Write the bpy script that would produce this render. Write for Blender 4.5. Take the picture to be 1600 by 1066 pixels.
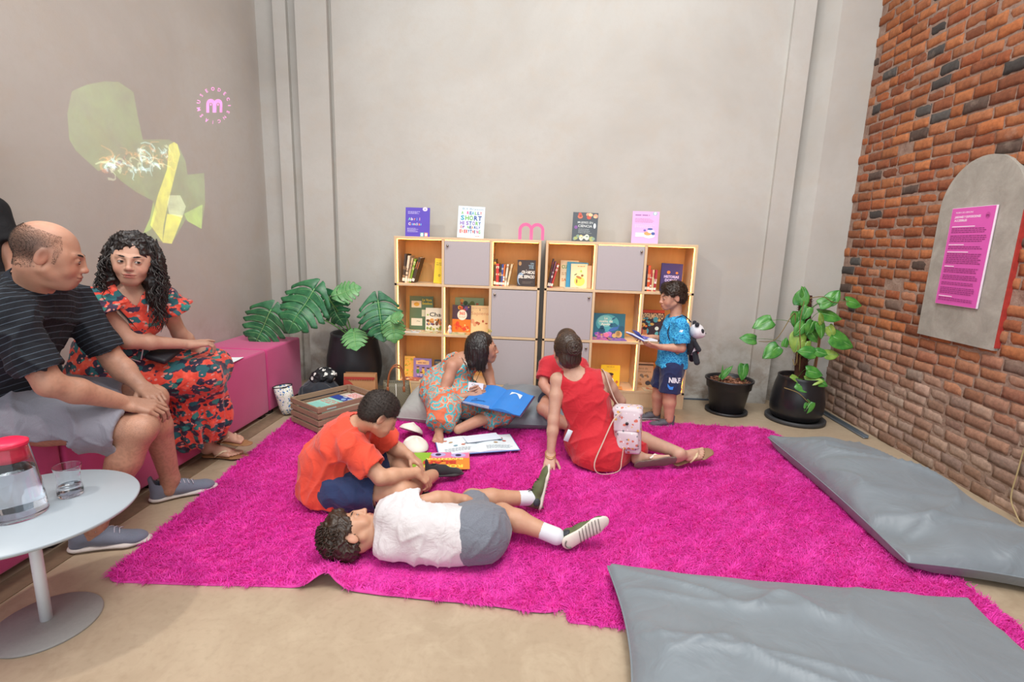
import bpy, bmesh, math, random
import numpy as np
from mathutils import Vector, Matrix, Euler
from mathutils.bvhtree import BVHTree
for _o in list(bpy.data.objects): bpy.data.objects.remove(_o)
scene = bpy.context.scene
COL = scene.collection
rnd = random.Random(7)
rng = np.random.default_rng(7)
PI = math.pi

# ------------------------------------------------------------------ camera
cd = bpy.data.cameras.new('camera'); cam = bpy.data.objects.new('camera', cd); COL.objects.link(cam)
cd.sensor_fit = 'HORIZONTAL'; cd.sensor_width = 36.0; cd.lens = 36.0*782/1600; cd.clip_start = 0.05; cd.clip_end = 60
_dn = Vector((-125., 4080., 782.)).normalized()
_fw = Vector((45., -150., 782.)); _fw = (_fw - _dn*_fw.dot(_dn)).normalized()
_rt = _dn.cross(_fw)
if _rt.x < 0: _rt = -_rt
# image axes (x right, y down, z forward) -> Blender camera axes (x right, y up, z backward)
def _c(v): return Vector((v.x, -v.y, -v.z))
M3 = Matrix((_c(_rt), _c(_fw), _c(-_dn)))
cam.matrix_world = Matrix.Translation((0, 0, 1.30)) @ M3.to_4x4()
scene.camera = cam

# ------------------------------------------------------------------ world, lights, exposure
w = bpy.data.worlds.new('room_air'); scene.world = w; w.use_nodes = True
w.node_tree.nodes['Background'].inputs[0].default_value = (0.88, 0.94, 1.0, 1)
w.node_tree.nodes['Background'].inputs[1].default_value = 0.80
scene.view_settings.view_transform = 'Standard'; scene.view_settings.look = 'None'
scene.view_settings.gamma = 1.0; scene.view_settings.use_curve_mapping = False
scene.view_settings.exposure = 0.40
def area_light(name, loc, target, size, power, color, sy=None):
    l = bpy.data.lights.new(name, 'AREA'); l.energy = power; l.color = color; l.size = size
    if sy: l.shape = 'RECTANGLE'; l.size_y = sy
    o = bpy.data.objects.new(name, l); COL.objects.link(o); o.location = loc
    o.rotation_euler = (Vector(target)-Vector(loc)).to_track_quat('-Z', 'Y').to_euler(); return o
def spot_light(name, loc, target, power, color, angle, blend, radius):
    l = bpy.data.lights.new(name, 'SPOT'); l.energy = power; l.color = color
    l.spot_size = math.radians(angle); l.spot_blend = blend; l.shadow_soft_size = radius
    o = bpy.data.objects.new(name, l); COL.objects.link(o); o.location = loc
    o.rotation_euler = (Vector(target)-Vector(loc)).to_track_quat('-Z', 'Y').to_euler(); return o
area_light('ceiling_panel_light', (0.4, 1.2, 4.6), (0.4, 2.2, 0), 2.6, 95, (1.0, 0.97, 0.93), 2.0)
area_light('daylight_opening', (0.2, -2.6, 2.6), (0.3, 3.0, 1.2), 3.2, 40, (0.88, 0.95, 1.0), 2.0)
spot_light('track_spot', (-2.3, 0.7, 3.7), (0.3, 3.0, 0.3), 130, (1.0, 0.95, 0.88), 110, 0.8, 0.10)
spot_light('track_spot', (0.6, 0.4, 4.2), (0.9, 2.6, 0.0), 100, (1.0, 0.96, 0.90), 90, 0.8, 0.15)
spot_light('wall_washer', (0.6, 2.0, 4.6), (0.3, 4.4, 2.4), 85, (0.88, 0.96, 1.0), 100, 1.0, 0.4)

# ------------------------------------------------------------------ colour and material helpers
def lin(h, a=1.0):
    if isinstance(h, (tuple, list)): return tuple(h[:3])+(a,)
    h = h.lstrip('#'); c = [int(h[i:i+2], 16)/255 for i in (0, 2, 4)]
    return tuple(x/12.92 if x <= 0.04045 else ((x+0.055)/1.055)**2.4 for x in c)+(a,)
class NT:
    def __init__(s, name):
        s.m = bpy.data.materials.new(name); s.m.use_nodes = True; s.t = s.m.node_tree
        s.b = s.t.nodes['Principled BSDF']; s.out = s.t.nodes['Material Output']
    def n(s, kind, **kw):
        nd = s.t.nodes.new('ShaderNode'+kind)
        for k, v in kw.items():
            if k.startswith('i_'):
                key = k[2:]; key = int(key) if key.isdigit() else key
                nd.inputs[key].default_value = v
            else: setattr(nd, k, v)
        return nd
    def l(s, a, b): s.t.links.new(a, b)
    def coord(s, kind='Object', scale=None, rot=None):
        tc = s.n('TexCoord'); o = tc.outputs[kind]
        if scale or rot:
            mp = s.n('Mapping'); s.l(o, mp.inputs[0])
            if scale: mp.inputs['Scale'].default_value = scale
            if rot: mp.inputs['Rotation'].default_value = rot
            o = mp.outputs[0]
        return o
    def noise(s, vec, scale, detail=3, rough=0.5, dist=0):
        nd = s.n('TexNoise'); s.l(vec, nd.inputs['Vector']); nd.inputs['Scale'].default_value = scale
        nd.inputs['Detail'].default_value = detail; nd.inputs['Roughness'].default_value = rough
        nd.inputs['Distortion'].default_value = dist; return nd
    def ramp(s, fac, stops, interp='LINEAR'):
        nd = s.n('ValToRGB'); s.l(fac, nd.inputs[0]); cr = nd.color_ramp; cr.interpolation = interp
        while len(cr.elements) < len(stops): cr.elements.new(0.5)
        for e, (p, c) in zip(cr.elements, stops): e.position = p; e.color = lin(c)
        return nd.outputs[0]
    def mix(s, fac, a, b, mode='MIX'):
        nd = s.n('Mix', data_type='RGBA', blend_type=mode)
        if isinstance(fac, (int, float)): nd.inputs[0].default_value = fac
        else: s.l(fac, nd.inputs[0])
        for v, i in ((a, 6), (b, 7)):
            if isinstance(v, bpy.types.NodeSocket): s.l(v, nd.inputs[i])
            else: nd.inputs[i].default_value = lin(v)
        return nd.outputs[2]
    def bump(s, h, strength=0.3, dist=0.01):
        nd = s.n('Bump'); nd.inputs['Strength'].default_value = strength; nd.inputs['Distance'].default_value = dist
        s.l(h, nd.inputs['Height']); s.l(nd.outputs[0], s.b.inputs['Normal']); return nd
    def base(s, v):
        if isinstance(v, bpy.types.NodeSocket): s.l(v, s.b.inputs['Base Color'])
        else: s.b.inputs['Base Color'].default_value = lin(v)
    def rough(s, r): s.b.inputs['Roughness'].default_value = r
_mats = {}
def plain(col, rough=0.6, metal=0.0, var=0.06, nscale=30.0, bump=0.15, bscale=200.0, sheen=0.0, spec=0.5, name=None):
    key = (str(col), rough, metal, var, nscale, bump, bscale, sheen, spec)
    if key in _mats: return _mats[key]
    m = NT(name or 'surface_'+str(len(_mats))); v = m.coord()
    c = lin(col); n = m.noise(v, nscale)
    dk = tuple(x*(1-var*2) for x in c[:3]); lt = tuple(min(1, x*(1+var*2)) for x in c[:3])
    m.base(m.mix(n.outputs[0], dk, lt)); m.rough(rough)
    m.b.inputs['Metallic'].default_value = metal; m.b.inputs['Specular IOR Level'].default_value = spec
    if sheen: m.b.inputs['Sheen Weight'].default_value = sheen
    if bump: m.bump(m.noise(v, bscale, 2).outputs[0], bump, 0.002)
    _mats[key] = m.m; return m.m
def emis(col, strength, name='glow'):
    m = NT(name); m.base(col); m.b.inputs['Emission Color'].default_value = lin(col)
    m.b.inputs['Emission Strength'].default_value = strength; return m.m

# ------------------------------------------------------------------ mesh helpers
class MB:
    def __init__(s): s.v = []; s.f = []; s.mi = []; s.sm = []
    def add(s, vs, fs, mi=0, smooth=False):
        o = len(s.v); s.v.extend([tuple(map(float, p)) for p in vs])
        for f in fs: s.f.append(tuple(o+i for i in f)); s.mi.append(mi); s.sm.append(smooth)
    def box(s, c, d, mi=0, R=None):
        x, y, z = d[0]/2, d[1]/2, d[2]/2
        P = [Vector((a*x, b*y, e*z)) for a in (-1, 1) for b in (-1, 1) for e in (-1, 1)]
        if R is not None: P = [R @ p for p in P]
        s.add([p+Vector(c) for p in P], [(0,1,3,2),(4,6,7,5),(0,4,5,1),(2,3,7,6),(0,2,6,4),(1,5,7,3)], mi)
    def box2(s, lo, hi, mi=0): s.box([(a+b)/2 for a, b in zip(lo, hi)], [b-a for a, b in zip(lo, hi)], mi)
    def rbox(s, c, d, r=0.01, seg=3, mi=0, R=None, smooth=True):
        bm = bmesh.new(); bmesh.ops.create_cube(bm, size=1)
        for v in bm.verts: v.co = Vector((v.co.x*d[0], v.co.y*d[1], v.co.z*d[2]))
        bmesh.ops.bevel(bm, geom=list(bm.edges), offset=r, segments=seg, profile=0.5, affect='EDGES')
        bm.verts.index_update()
        vs = [(R @ v.co if R is not None else v.co)+Vector(c) for v in bm.verts]
        s.add(vs, [tuple(v.index for v in f.verts) for f in bm.faces], mi, smooth); bm.free()
    def lathe(s, prof, c=(0,0,0), n=48, mi=0, smooth=True, cap=True, R=None):
        vs = []; fs = []
        for r, z in prof:
            for i in range(n):
                a = 2*PI*i/n; p = Vector((r*math.cos(a), r*math.sin(a), z))
                if R is not None: p = R @ p
                vs.append(p+Vector(c))
        for j in range(len(prof)-1):
            for i in range(n):
                k = (i+1) % n; fs.append((j*n+i, j*n+k, (j+1)*n+k, (j+1)*n+i))
        if cap:
            if prof[0][0] > 1e-5: fs.append(tuple(reversed(range(n))))
            if prof[-1][0] > 1e-5: fs.append(tuple((len(prof)-1)*n+i for i in range(n)))
        s.add(vs, fs, mi, smooth)
    def tube(s, pts, r, n=8, mi=0, smooth=True, flat=1.0, closed=False):
        pts = [Vector(p) for p in pts]; m = len(pts)
        rs = r if isinstance(r, (list, tuple)) else [r]*m
        up = None; vs = []; fs = []
        for i, p in enumerate(pts):
            t = (pts[min(i+1, m-1)]-pts[max(i-1, 0)])
            if closed: t = pts[(i+1) % m]-pts[i-1]
            t = t.normalized() if t.length > 1e-9 else Vector((0, 0, 1))
            if up is None:
                up = Vector((0, 0, 1)) if abs(t.z) < 0.9 else Vector((1, 0, 0))
            a = t.cross(up)
            a = a.normalized() if a.length > 1e-6 else t.orthogonal().normalized()
            b = a.cross(t).normalized(); up = b
            for k in range(n):
                q = 2*PI*k/n; vs.append(p+a*math.cos(q)*rs[i]+b*math.sin(q)*rs[i]*flat)
        for i in range(m if closed else m-1):
            for k in range(n):
                l = (k+1) % n; j = (i+1) % m; fs.append((i*n+k, i*n+l, j*n+l, j*n+k))
        if not closed: fs.append(tuple(reversed(range(n)))); fs.append(tuple((m-1)*n+k for k in range(n)))
        s.add(vs, fs, mi, smooth)
    def ball(s, c, r, n=12, mi=0, R=None):
        rr = (r, r, r) if isinstance(r, (int, float)) else r
        vs = []; fs = []
        for j in range(n+1):
            t = PI*j/n
            for i in range(2*n):
                a = PI*i/n; p = Vector((rr[0]*math.sin(t)*math.cos(a), rr[1]*math.sin(t)*math.sin(a), rr[2]*math.cos(t)))
                if R is not None: p = R @ p
                vs.append(p+Vector(c))
        for j in range(n):
            for i in range(2*n):
                k = (i+1) % (2*n); fs.append((j*2*n+i, (j+1)*2*n+i, (j+1)*2*n+k, j*2*n+k))
        s.add(vs, fs, mi, True)
    def prism(s, poly, z0, z1, mi=0, T=None, smooth=False):
        n = len(poly); P = [Vector((x, y, z0)) for x, y in poly]+[Vector((x, y, z1)) for x, y in poly]
        if T is not None: P = [T @ p for p in P]
        s.add(P, [tuple(reversed(range(n))), tuple(range(n, 2*n))]+[(i, (i+1) % n, n+(i+1) % n, n+i) for i in range(n)], mi, smooth)
    def mesh(s, name, mats):
        me = bpy.data.meshes.new(name); me.from_pydata(s.v, [], s.f)
        for m in (mats if isinstance(mats, (list, tuple)) else [mats]): me.materials.append(m)
        me.polygons.foreach_set('material_index', s.mi); me.polygons.foreach_set('use_smooth', s.sm)
        me.validate(); me.update(); return me
def link(name, me, parent=None):
    o = bpy.data.objects.new(name, me); COL.objects.link(o)
    if parent is not None: o.parent = parent
    return o
def tag(o, label=None, cat=None, group=None, kind=None):
    if label: o['label'] = label
    if cat: o['category'] = cat
    if group: o['group'] = group
    if kind: o['kind'] = kind
    return o
def thing(name, label, cat, loc=(0,0,0), rot=(0,0,0), group=None):
    o = link(name, None); o.location = loc; o.rotation_euler = rot; o.empty_display_size = 0.05
    return tag(o, label, cat, group)
def part(name, mb, mats, parent=None): return link(name, mb.mesh(name, mats), parent)
def struct(name, mb, mats): return tag(part(name, mb, mats), kind='structure')
def copy_tree(o, parent=None):
    c = o.copy(); COL.objects.link(c); c.parent = parent
    for ch in list(o.children): copy_tree(ch, c)
    return c
def shade_by_angle(o, deg=40):
    me = o.data; bm = bmesh.new(); bm.from_mesh(me)
    for e in bm.edges:
        if len(e.link_faces) == 2: e.smooth = e.calc_face_angle(0) < math.radians(deg)
    for f in bm.faces: f.smooth = True
    bm.to_mesh(me); bm.free(); return o
_txt = {}
def text_polys(s, size=1.0, bold=0.0, res=2, align='LEFT', spacing=1.0, line=1.0):
    key = (s, size, bold, res, align, spacing, line)
    if key in _txt: return _txt[key]
    cu = bpy.data.curves.new('t', 'FONT'); cu.body = s; cu.size = size; cu.offset = bold*size; cu.resolution_u = res
    cu.align_x = align; cu.space_character = spacing; cu.space_line = line; cu.fill_mode = 'FRONT'
    o = bpy.data.objects.new('t', cu); COL.objects.link(o)
    dg = bpy.context.evaluated_depsgraph_get(); me = bpy.data.meshes.new_from_object(o.evaluated_get(dg))
    vs = [(v.co.x, v.co.y) for v in me.vertices]; fs = [tuple(p.vertices) for p in me.polygons]
    bpy.data.objects.remove(o); bpy.data.curves.remove(cu); bpy.data.meshes.remove(me)
    _txt[key] = (vs, fs); return vs, fs
class Art:
    """flat printing laid on a surface: local x right, local y up, layers of ink stacked along +z"""
    def __init__(s): s.mb = MB(); s.mats = []; s.k = 0; s.step = 0.00025
    def _m(s, col, rough=0.5):
        m = col if isinstance(col, bpy.types.Material) else plain(col, rough, var=0.02, bump=0)
        if m not in s.mats: s.mats.append(m)
        return s.mats.index(m)
    def poly(s, pts, col, up=True):
        if up: s.k += 1
        s.mb.add([(x, y, s.k*s.step) for x, y in pts], [tuple(range(len(pts)))], s._m(col))
        return s
    def rect(s, x0, y0, x1, y1, col, up=True): return s.poly([(x0,y0),(x1,y0),(x1,y1),(x0,y1)], col, up)
    def ell(s, x, y, rx, ry, col, n=20, rot=0, up=True):
        c, q = math.cos(rot), math.sin(rot)
        return s.poly([(x+rx*math.cos(a)*c-ry*math.sin(a)*q, y+rx*math.cos(a)*q+ry*math.sin(a)*c) for a in [2*PI*i/n for i in range(n)]], col, up)
    def text(s, t, x, y, size, col, bold=0.0, align='LEFT', width=None, spacing=1.0, rot=0.0, line=1.0, up=True):
        vs, fs = text_polys(t, size, bold, 2, align, spacing, line)
        if up: s.k += 1
        sx = 1.0
        if width and vs:
            ww = max(v[0] for v in vs)-min(v[0] for v in vs); sx = width/max(ww, 1e-6)
        c, q = math.cos(rot), math.sin(rot)
        s.mb.add([(x+a*sx*c-b*q, y+a*sx*q+b*c, s.k*s.step) for a, b in vs], fs, s._m(col)); return s
    def lines(s, x0, x1, y, n, pitch, h, col, jitter=0.2, seed=1):
        r = random.Random(seed); s.k += 1
        for i in range(n):
            e = x1-(x1-x0)*jitter*r.random(); yy = y-i*pitch; x = x0
            while x < e-0.001:
                wd = (0.5+r.random())*h*4; s.rect(x, yy-h/2, min(x+wd, e), yy+h/2, col, up=False); x += wd+h*0.9
        return s
    def put(s, name, parent, T):
        m = T.to_4x4() if isinstance(T, Matrix) else T
        s.mb.v = [tuple(m @ Vector(v)) for v in s.mb.v]
        return part(name, s.mb, s.mats, parent)
def smooth_path(P, m=6, closed=False):
    P = [Vector(p) for p in P]; out = []
    for i in range(len(P)-1):
        a, b, c, d = P[max(i-1, 0)], P[i], P[i+1], P[min(i+2, len(P)-1)]
        for k in range(m): t = k/m; out.append(0.5*((2*b)+(c-a)*t+(2*a-5*b+4*c-d)*t*t+(-a+3*b-3*c+d)*t**3))
    return out+[P[-1]]
def frame(o, x, y):
    x = Vector(x).normalized(); y = Vector(y).normalized(); z = x.cross(y)
    return Matrix.Translation(o) @ Matrix((x, y, z)).transposed().to_4x4()
def snoise(P, sc, seed=0, oct=3):
    """cheap smooth noise from warped sines, vectorised; about -1..1"""
    r = np.random.default_rng(seed); out = np.zeros(len(P)); a = 1.0; tot = 0
    Q = P*sc
    for _ in range(oct):
        A = r.normal(size=(3, 3)); A /= np.linalg.norm(A, axis=1, keepdims=True); ph = r.uniform(0, 6.28, 3)
        W = np.stack([np.sin(Q @ A[i]*1.3+ph[i]) for i in range(3)], 1)
        B = r.normal(size=(3,)); B /= np.linalg.norm(B)
        out += a*np.sin((Q+W*0.9) @ B*1.7+ph[0]*2); tot += a; a *= 0.5; Q = Q*2.03+1.7
    return out/tot
# ------------------------------------------------------------------ the room
def stucco(name, base, dark, warm):
    m = NT(name); v = m.coord(); g = m.n('Separate' if False else 'SeparateXYZ'); m.l(v, g.inputs[0])
    a = m.noise(v, 0.9, 5, 0.6, 0.4); b = m.noise(v, 5.5, 6, 0.65, 0.3); d = m.noise(v, 26, 4, 0.6)
    c = m.mix(m.ramp(a.outputs[0], [(0.35, (0,0,0)), (0.68, (1,1,1))]), base, dark)
    c = m.mix(m.ramp(b.outputs[0], [(0.48, (0,0,0)), (0.8, (0.5,0.5,0.5))]), c, warm)
    c = m.mix(m.ramp(d.outputs[0], [(0.5, (0,0,0)), (0.85, (0.35,0.35,0.35))]), c, dark)
    # patchy browner band, stronger towards the foot of the wall
    lo = m.n('MapRange'); m.l(g.outputs[2], lo.inputs[0]); lo.inputs[1].default_value = 0.75; lo.inputs[2].default_value = 0.0
    lo.clamp = True
    mm = m.n('Math', operation='MULTIPLY'); m.l(lo.outputs[0], mm.inputs[0]); m.l(m.ramp(b.outputs[0], [(0.42, (0,0,0)), (0.6, (1,1,1))]), mm.inputs[1])
    c = m.mix(mm.outputs[0], c, '#8d7f70')
    m.base(c); m.rough(0.85); m.bump(m.noise(v, 60, 6, 0.7).outputs[0], 0.25, 0.004); return m.m
WALL = stucco('plaster_wall', '#c0bdb6', '#b2ada5', '#bbae9e')
WALLL = stucco('plaster_wall_left', '#c0bab2', '#b3aba2', '#bdae9c')
def floor_mat():
    m = NT('polished_concrete'); v = m.coord()
    a = m.noise(v, 1.1, 5, 0.6, 0.5); b = m.noise(v, 6, 6, 0.65, 1.0); d = m.noise(v, 45, 3)
    c = m.mix(m.ramp(a.outputs[0], [(0.35, (0,0,0)), (0.7, (1,1,1))]), '#b3a088', '#9d8a72')
    c = m.mix(m.ramp(b.outputs[0], [(0.45, (0,0,0)), (0.75, (0.6,0.6,0.6))]), c, '#bfae95')
    c = m.mix(m.ramp(d.outputs[0], [(0.5, (0,0,0)), (0.8, (0.25,0.25,0.25))]), c, '#8c7860')
    m.base(c); m.rough(0.42); m.bump(b.outputs[0], 0.06, 0.01); return m.m
mb = MB(); mb.box2((-3.2, -1.5, -0.1), (3.2, 4.7, 0.0)); struct('floor', mb, floor_mat())
mb = MB(); mb.box2((-1.965, -1.2, 0.0), (-1.855, 4.3, 0.003)); struct('brown_strip_1', mb, plain('#7d6a54', 0.6, var=0.15))  # flat brown strip on the floor along the bench front
YB = 4.36
mb = MB()
mb.box2((-1.76, YB, 0), (1.86, YB+0.2, 5.2))                 # main panel
mb.box2((-2.05, YB-0.02, 0), (-1.79, YB+0.2, 5.2))           # left pilaster
mb.box2((-1.80, YB+0.03, 0), (-1.75, YB+0.2, 5.2))           # step
mb.box2((1.86, YB-0.03, 0), (2.02, YB+0.2, 5.2))             # right pilaster
mb.box2((2.02, YB+0.10, 0), (2.20, YB+0.3, 5.2))             # recess right
mb.add([(2.02, YB+0.11, 0), (2.08, YB+0.10, 0), (2.20, YB-0.04, 0), (2.20, YB+0.2, 0), (2.02, YB+0.11, 5.2), (2.08, YB+0.10, 5.2), (2.20, YB-0.04, 5.2), (2.20, YB+0.2, 5.2)],
       [(0,1,5,4),(1,2,6,5),(2,3,7,6)])
mb.box2((2.20, YB-0.04, 0), (2.75, YB+0.2, 5.2))             # end return beside the bricks
mb.box2((-2.055, YB+0.04, 0), (-2.04, YB+0.2, 5.2))
mb.box2((-2.16, YB+0.09, 0), (-2.05, YB+0.3, 5.2))           # left stepped reveal
mb.box2((-2.27, YB+0.05, 0), (-2.16, YB+0.3, 5.2))
mb.box2((-2.70, YB+0.13, 0), (-2.27, YB+0.3, 5.2))
struct('wall_back', mb, WALL)
mb = MB(); mb.box2((-2.66, -1.5, 0), (-2.46, YB+0.13, 5.2)); struct('wall_left', mb, WALLL)
# darker brown vertical strips set in the corners of the reveals
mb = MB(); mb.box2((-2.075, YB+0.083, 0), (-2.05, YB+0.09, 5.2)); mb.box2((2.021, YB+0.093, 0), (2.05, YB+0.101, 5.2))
struct('brown_strip_2', mb, plain('#9c8c78', 0.9, var=0.2, nscale=8))

# brick wall: real bricks in running bond, raked joints
def brick_wall():
    V = []; F = []; C = []; X0 = 2.50; L = 0.160; Hh = 0.0715; n = 0
    nu, nv = 7, 4
    y0w, y1w = 1.0, 4.33
    row = 0; z = 0.0
    r = np.random.default_rng(5)
    hues = [lin(h)[:3] for h in ('#a86038', '#b0683c', '#9c5634', '#b87246', '#a46440', '#915436', '#ae6e48')]
    dark = [lin(h)[:3] for h in ('#4c4642', '#5d4a40', '#54504c')]
    pale = [lin(h)[:3] for h in ('#a98b7a', '#b39a88', '#a08a7e', '#bca392', '#9d7f6c')]
    while z < 4.6:
        y = y1w+0.02-(row % 2)*L*0.5-r.uniform(0, .03)
        while y > y0w:
            ll = L*r.uniform(0.86, 1.12); 
            if r.random() < 0.10: ll *= 0.55
            hh = Hh*r.uniform(0.92, 1.08); jt = 0.012
            zc = z+Hh/2+r.normal()*0.002; out = r.uniform(-0.003, 0.007)
            lowness = max(0, 1-z/0.78)
            if r.random() < 0.012 and z > .2: y -= ll; continue
            us = np.linspace(-1, 1, nu); vs_ = np.linspace(-1, 1, nv)
            U, W = np.meshgrid(us, vs_, indexing='ij')
            edge = np.maximum(np.abs(U)**10, np.abs(W)**8)
            yy = y-ll/2+U*(ll-jt)/2+r.normal(size=U.shape)*0.0016
            zz = zc+W*(hh-jt)/2+r.normal(size=U.shape)*0.0016+U*r.normal()*0.0012
            xx = X0-0.009-out+edge*0.006+r.normal(size=U.shape)*0.0007
            base = len(V)
            V.extend(np.stack([xx, yy, zz], -1).reshape(-1, 3))
            # side skirts back into the mortar
            ring = [(i, 0) for i in range(nu)]+[(nu-1, j) for j in range(1, nv)]+[(i, nv-1) for i in range(nu-2, -1, -1)]+[(0, j) for j in range(nv-2, 0, -1)]
            rb = len(V)
            for i, j in ring: V.append((X0+0.012, yy[i, j], zz[i, j]))
            for i in range(nu-1):
                for j in range(nv-1):
                    F.append((base+i*nv+j, base+i*nv+j+1, base+(i+1)*nv+j+1, base+(i+1)*nv+j))
            for k in range(len(ring)):
                a = ring[k]; b = ring[(k+1) % len(ring)]
                F.append((base+a[0]*nv+a[1], base+b[0]*nv+b[1], rb+(k+1) % len(ring), rb+k))
            q = r.random(); c = np.array(hues[r.integers(len(hues))])
            dp = 0.05+0.12*math.exp(-((z-2.1)/0.5)**2)
            if q < dp: c = np.array(dark[r.integers(3)])
            pal = min(1, lowness*1.2+(0.35 if (z < 1.15 and r.random() < 0.35) else 0))
            c = c*(1-pal*0.85)+np.array(pale[r.integers(5)])*pal*0.85
            c = c*r.uniform(0.8, 1.15)
            C.extend([tuple(c)+(1,)]*(nu*nv+len(ring)))
            y -= ll
        z += Hh; row += 1
    me = bpy.data.meshes.new('bricks'); me.from_pydata([tuple(map(float, p)) for p in V], [], F)
    ca = me.color_attributes.new('Col', 'FLOAT_COLOR', 'POINT'); ca.data.foreach_set('color', np.array(C, dtype=np.float32).ravel())
    for p in me.polygons: p.use_smooth = True
    m = NT('old_brick'); at = m.n('Attribute', attribute_name='Col'); v = m.coord()
    n1 = m.noise(v, 45, 5, 0.7); n2 = m.noise(v, 9, 4, 0.6)
    c = m.mix(m.ramp(n1.outputs[0], [(0.35, (0.62,0.62,0.62)), (0.7, (1.25,1.2,1.15))]), (0,0,0), (1,1,1))
    mul = m.mix(1.0, at.outputs['Color'], m.ramp(n1.outputs[0], [(0.3, (0.62,0.6,0.6)), (0.7, (1,1,1))]), 'MULTIPLY')
    c = m.mix(m.ramp(n2.outputs[0], [(0.60, (0,0,0)), (0.80, (0.45,0.45,0.45))]), mul, '#a89484')
    m.base(c); m.rough(0.9); m.bump(m.noise(v, 110, 5, 0.7).outputs[0], 0.5, 0.004)
    me.materials.append(m.m)
    brick_mesh = me
    m = NT('lime_mortar'); v = m.coord(); n = m.noise(v, 14, 5, 0.7)
    m.base(m.ramp(n.outputs[0], [(0.3, '#85685a'), (0.5, '#9c8070'), (0.72, '#b39c8c')])); m.rough(0.95)
    m.bump(m.noise(v, 70, 5, 0.7).outputs[0], 0.9, 0.01)
    mb = MB(); mb.box2((2.498, -1.5, 0), (2.75, 4.33, 5.2)); o = struct('wall_right', mb, m.m); link('brickwork', brick_mesh, o)
brick_wall()
# skirting bead and loose metal bar at the foot of the wall
mb = MB(); mb.box2((1.24, YB-0.012, 0.0), (1.86, YB, 0.012)); struct('baseboard_back', mb, plain('#4a5560', 0.5))
mb = MB(); mb.rbox((0, 0, 0.008), (0.035, 0.60, 0.006), 0.002, 1); mb.rbox((0.016, 0, 0.018), (0.004, 0.60, 0.022), 0.001, 1)
o = part('metal_bar', mb, plain('#8d97a0', 0.35, 0.8)); o.location = (2.40, 3.86, 0); o.rotation_euler = (0, 0, 0.0)
tag(o, 'flat grey metal profile lying on the floor at the foot of the brick wall', 'metal bar')

mb = MB(); mb.tube(smooth_path([(2.470, 2.48, 0.50), (2.472, 2.515, 0.39), (2.474, 2.526, 0.23), (2.470, 2.524, 0.10), (2.462, 2.475, 0.04), (2.455, 2.435, 0.010)]), 0.0035, 7)
o = part('cord', mb, plain('#b09a70', 0.7)); tag(o, 'thin straw coloured cord hanging at the foot of the brick wall', 'cord')

# concrete arched plaque on the bricks
def arched():
    R = 0.277; yc = 3.080; zs = 1.585; zb = 0.815
    pts = [(yc+R, zb), (yc+R, zs)]
    for i in range(1, 24): a = PI*i/24; pts.append((yc+R*math.cos(a), zs+R*math.sin(a)*1.05))
    pts += [(yc-R, zs), (yc-R, zb)]
    mb = MB(); T = Matrix(((0,0,1,0),(1,0,0,0),(0,1,0,0),(0,0,0,1)))
    mb.prism(pts, 2.470, 2.515, 0, T)
    m = NT('cast_concrete'); v = m.coord(); n = m.noise(v, 7, 6, 0.7, 0.4)
    m.base(m.ramp(n.outputs[0], [(0.3, '#8f8a80'), (0.55, '#a39e94'), (0.75, '#b5b0a6')])); m.rough(0.8)
    m.bump(m.noise(v, 90, 5, 0.7).outputs[0], 0.4, 0.004)
    o = part('wall_plaque', mb, m.m); tag(o, 'grey concrete slab with a rounded arch top set on the brick wall', 'wall plaque')
    mb = MB(); mb.box2((2.474, yc-R-0.010, 0.83), (2.51, yc-R, 1.56)); part('painted_edge', mb, plain('#a8322a', 0.7, var=0.2), o)
arched()
t = thing('wall_sign', 'bright pink printed text sign on the arched concrete slab', 'sign', (2.468, 3.090, 1.31), (0, 0, 0))
mb = MB(); mb.rbox((-0.007, 0, 0), (0.010, 0.300, 0.568), 0.001, 1, smooth=False); part('board', mb, plain('#efd9ea', 0.4, var=0.02, bump=0), t)
a = Art(); K = '#d858b0'; a.rect(-0.147, -0.282, 0.147, 0.282, K)
a.text('MUSEO DE CIENCIAS', -0.118, 0.252, 0.013, '#fbe6f6', 0.01)
a.text('JARDINES Y EXPOSICIONES', -0.118, 0.225, 0.017, '#fbe6f6', 0.03, width=0.18)
a.text('ACCESIBLES', -0.118, 0.205, 0.017, '#fbe6f6', 0.03, width=0.09)
a.ell(0.105, 0.232, 0.016, 0.018, '#c24a9c'); a.text('m', 0.105, 0.224, 0.026, '#7a1f5c', 0.03, 'CENTER')
DK = '#8f2d74'; yy = 0.175
for k, (hl, n) in enumerate(((0.16, 3), (0, 4), (0.11, 2), (0.15, 6), (0.07, 3), (0, 3), (0, 2), (0, 4), (0.1, 2))):
    if hl: a.rect(-0.125, yy-0.002, -0.125+hl, yy+0.003, '#f8dcf2'); yy -= 0.011
    a.lines(-0.125, 0.125, yy, n, 0.0105, 0.0042, DK, 0.12, k); yy -= n*0.0105+0.010
a.put('printed_text', t, frame((-0.0125, 0, 0), (0, -1, 0), (0, 0, 1)))

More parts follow.
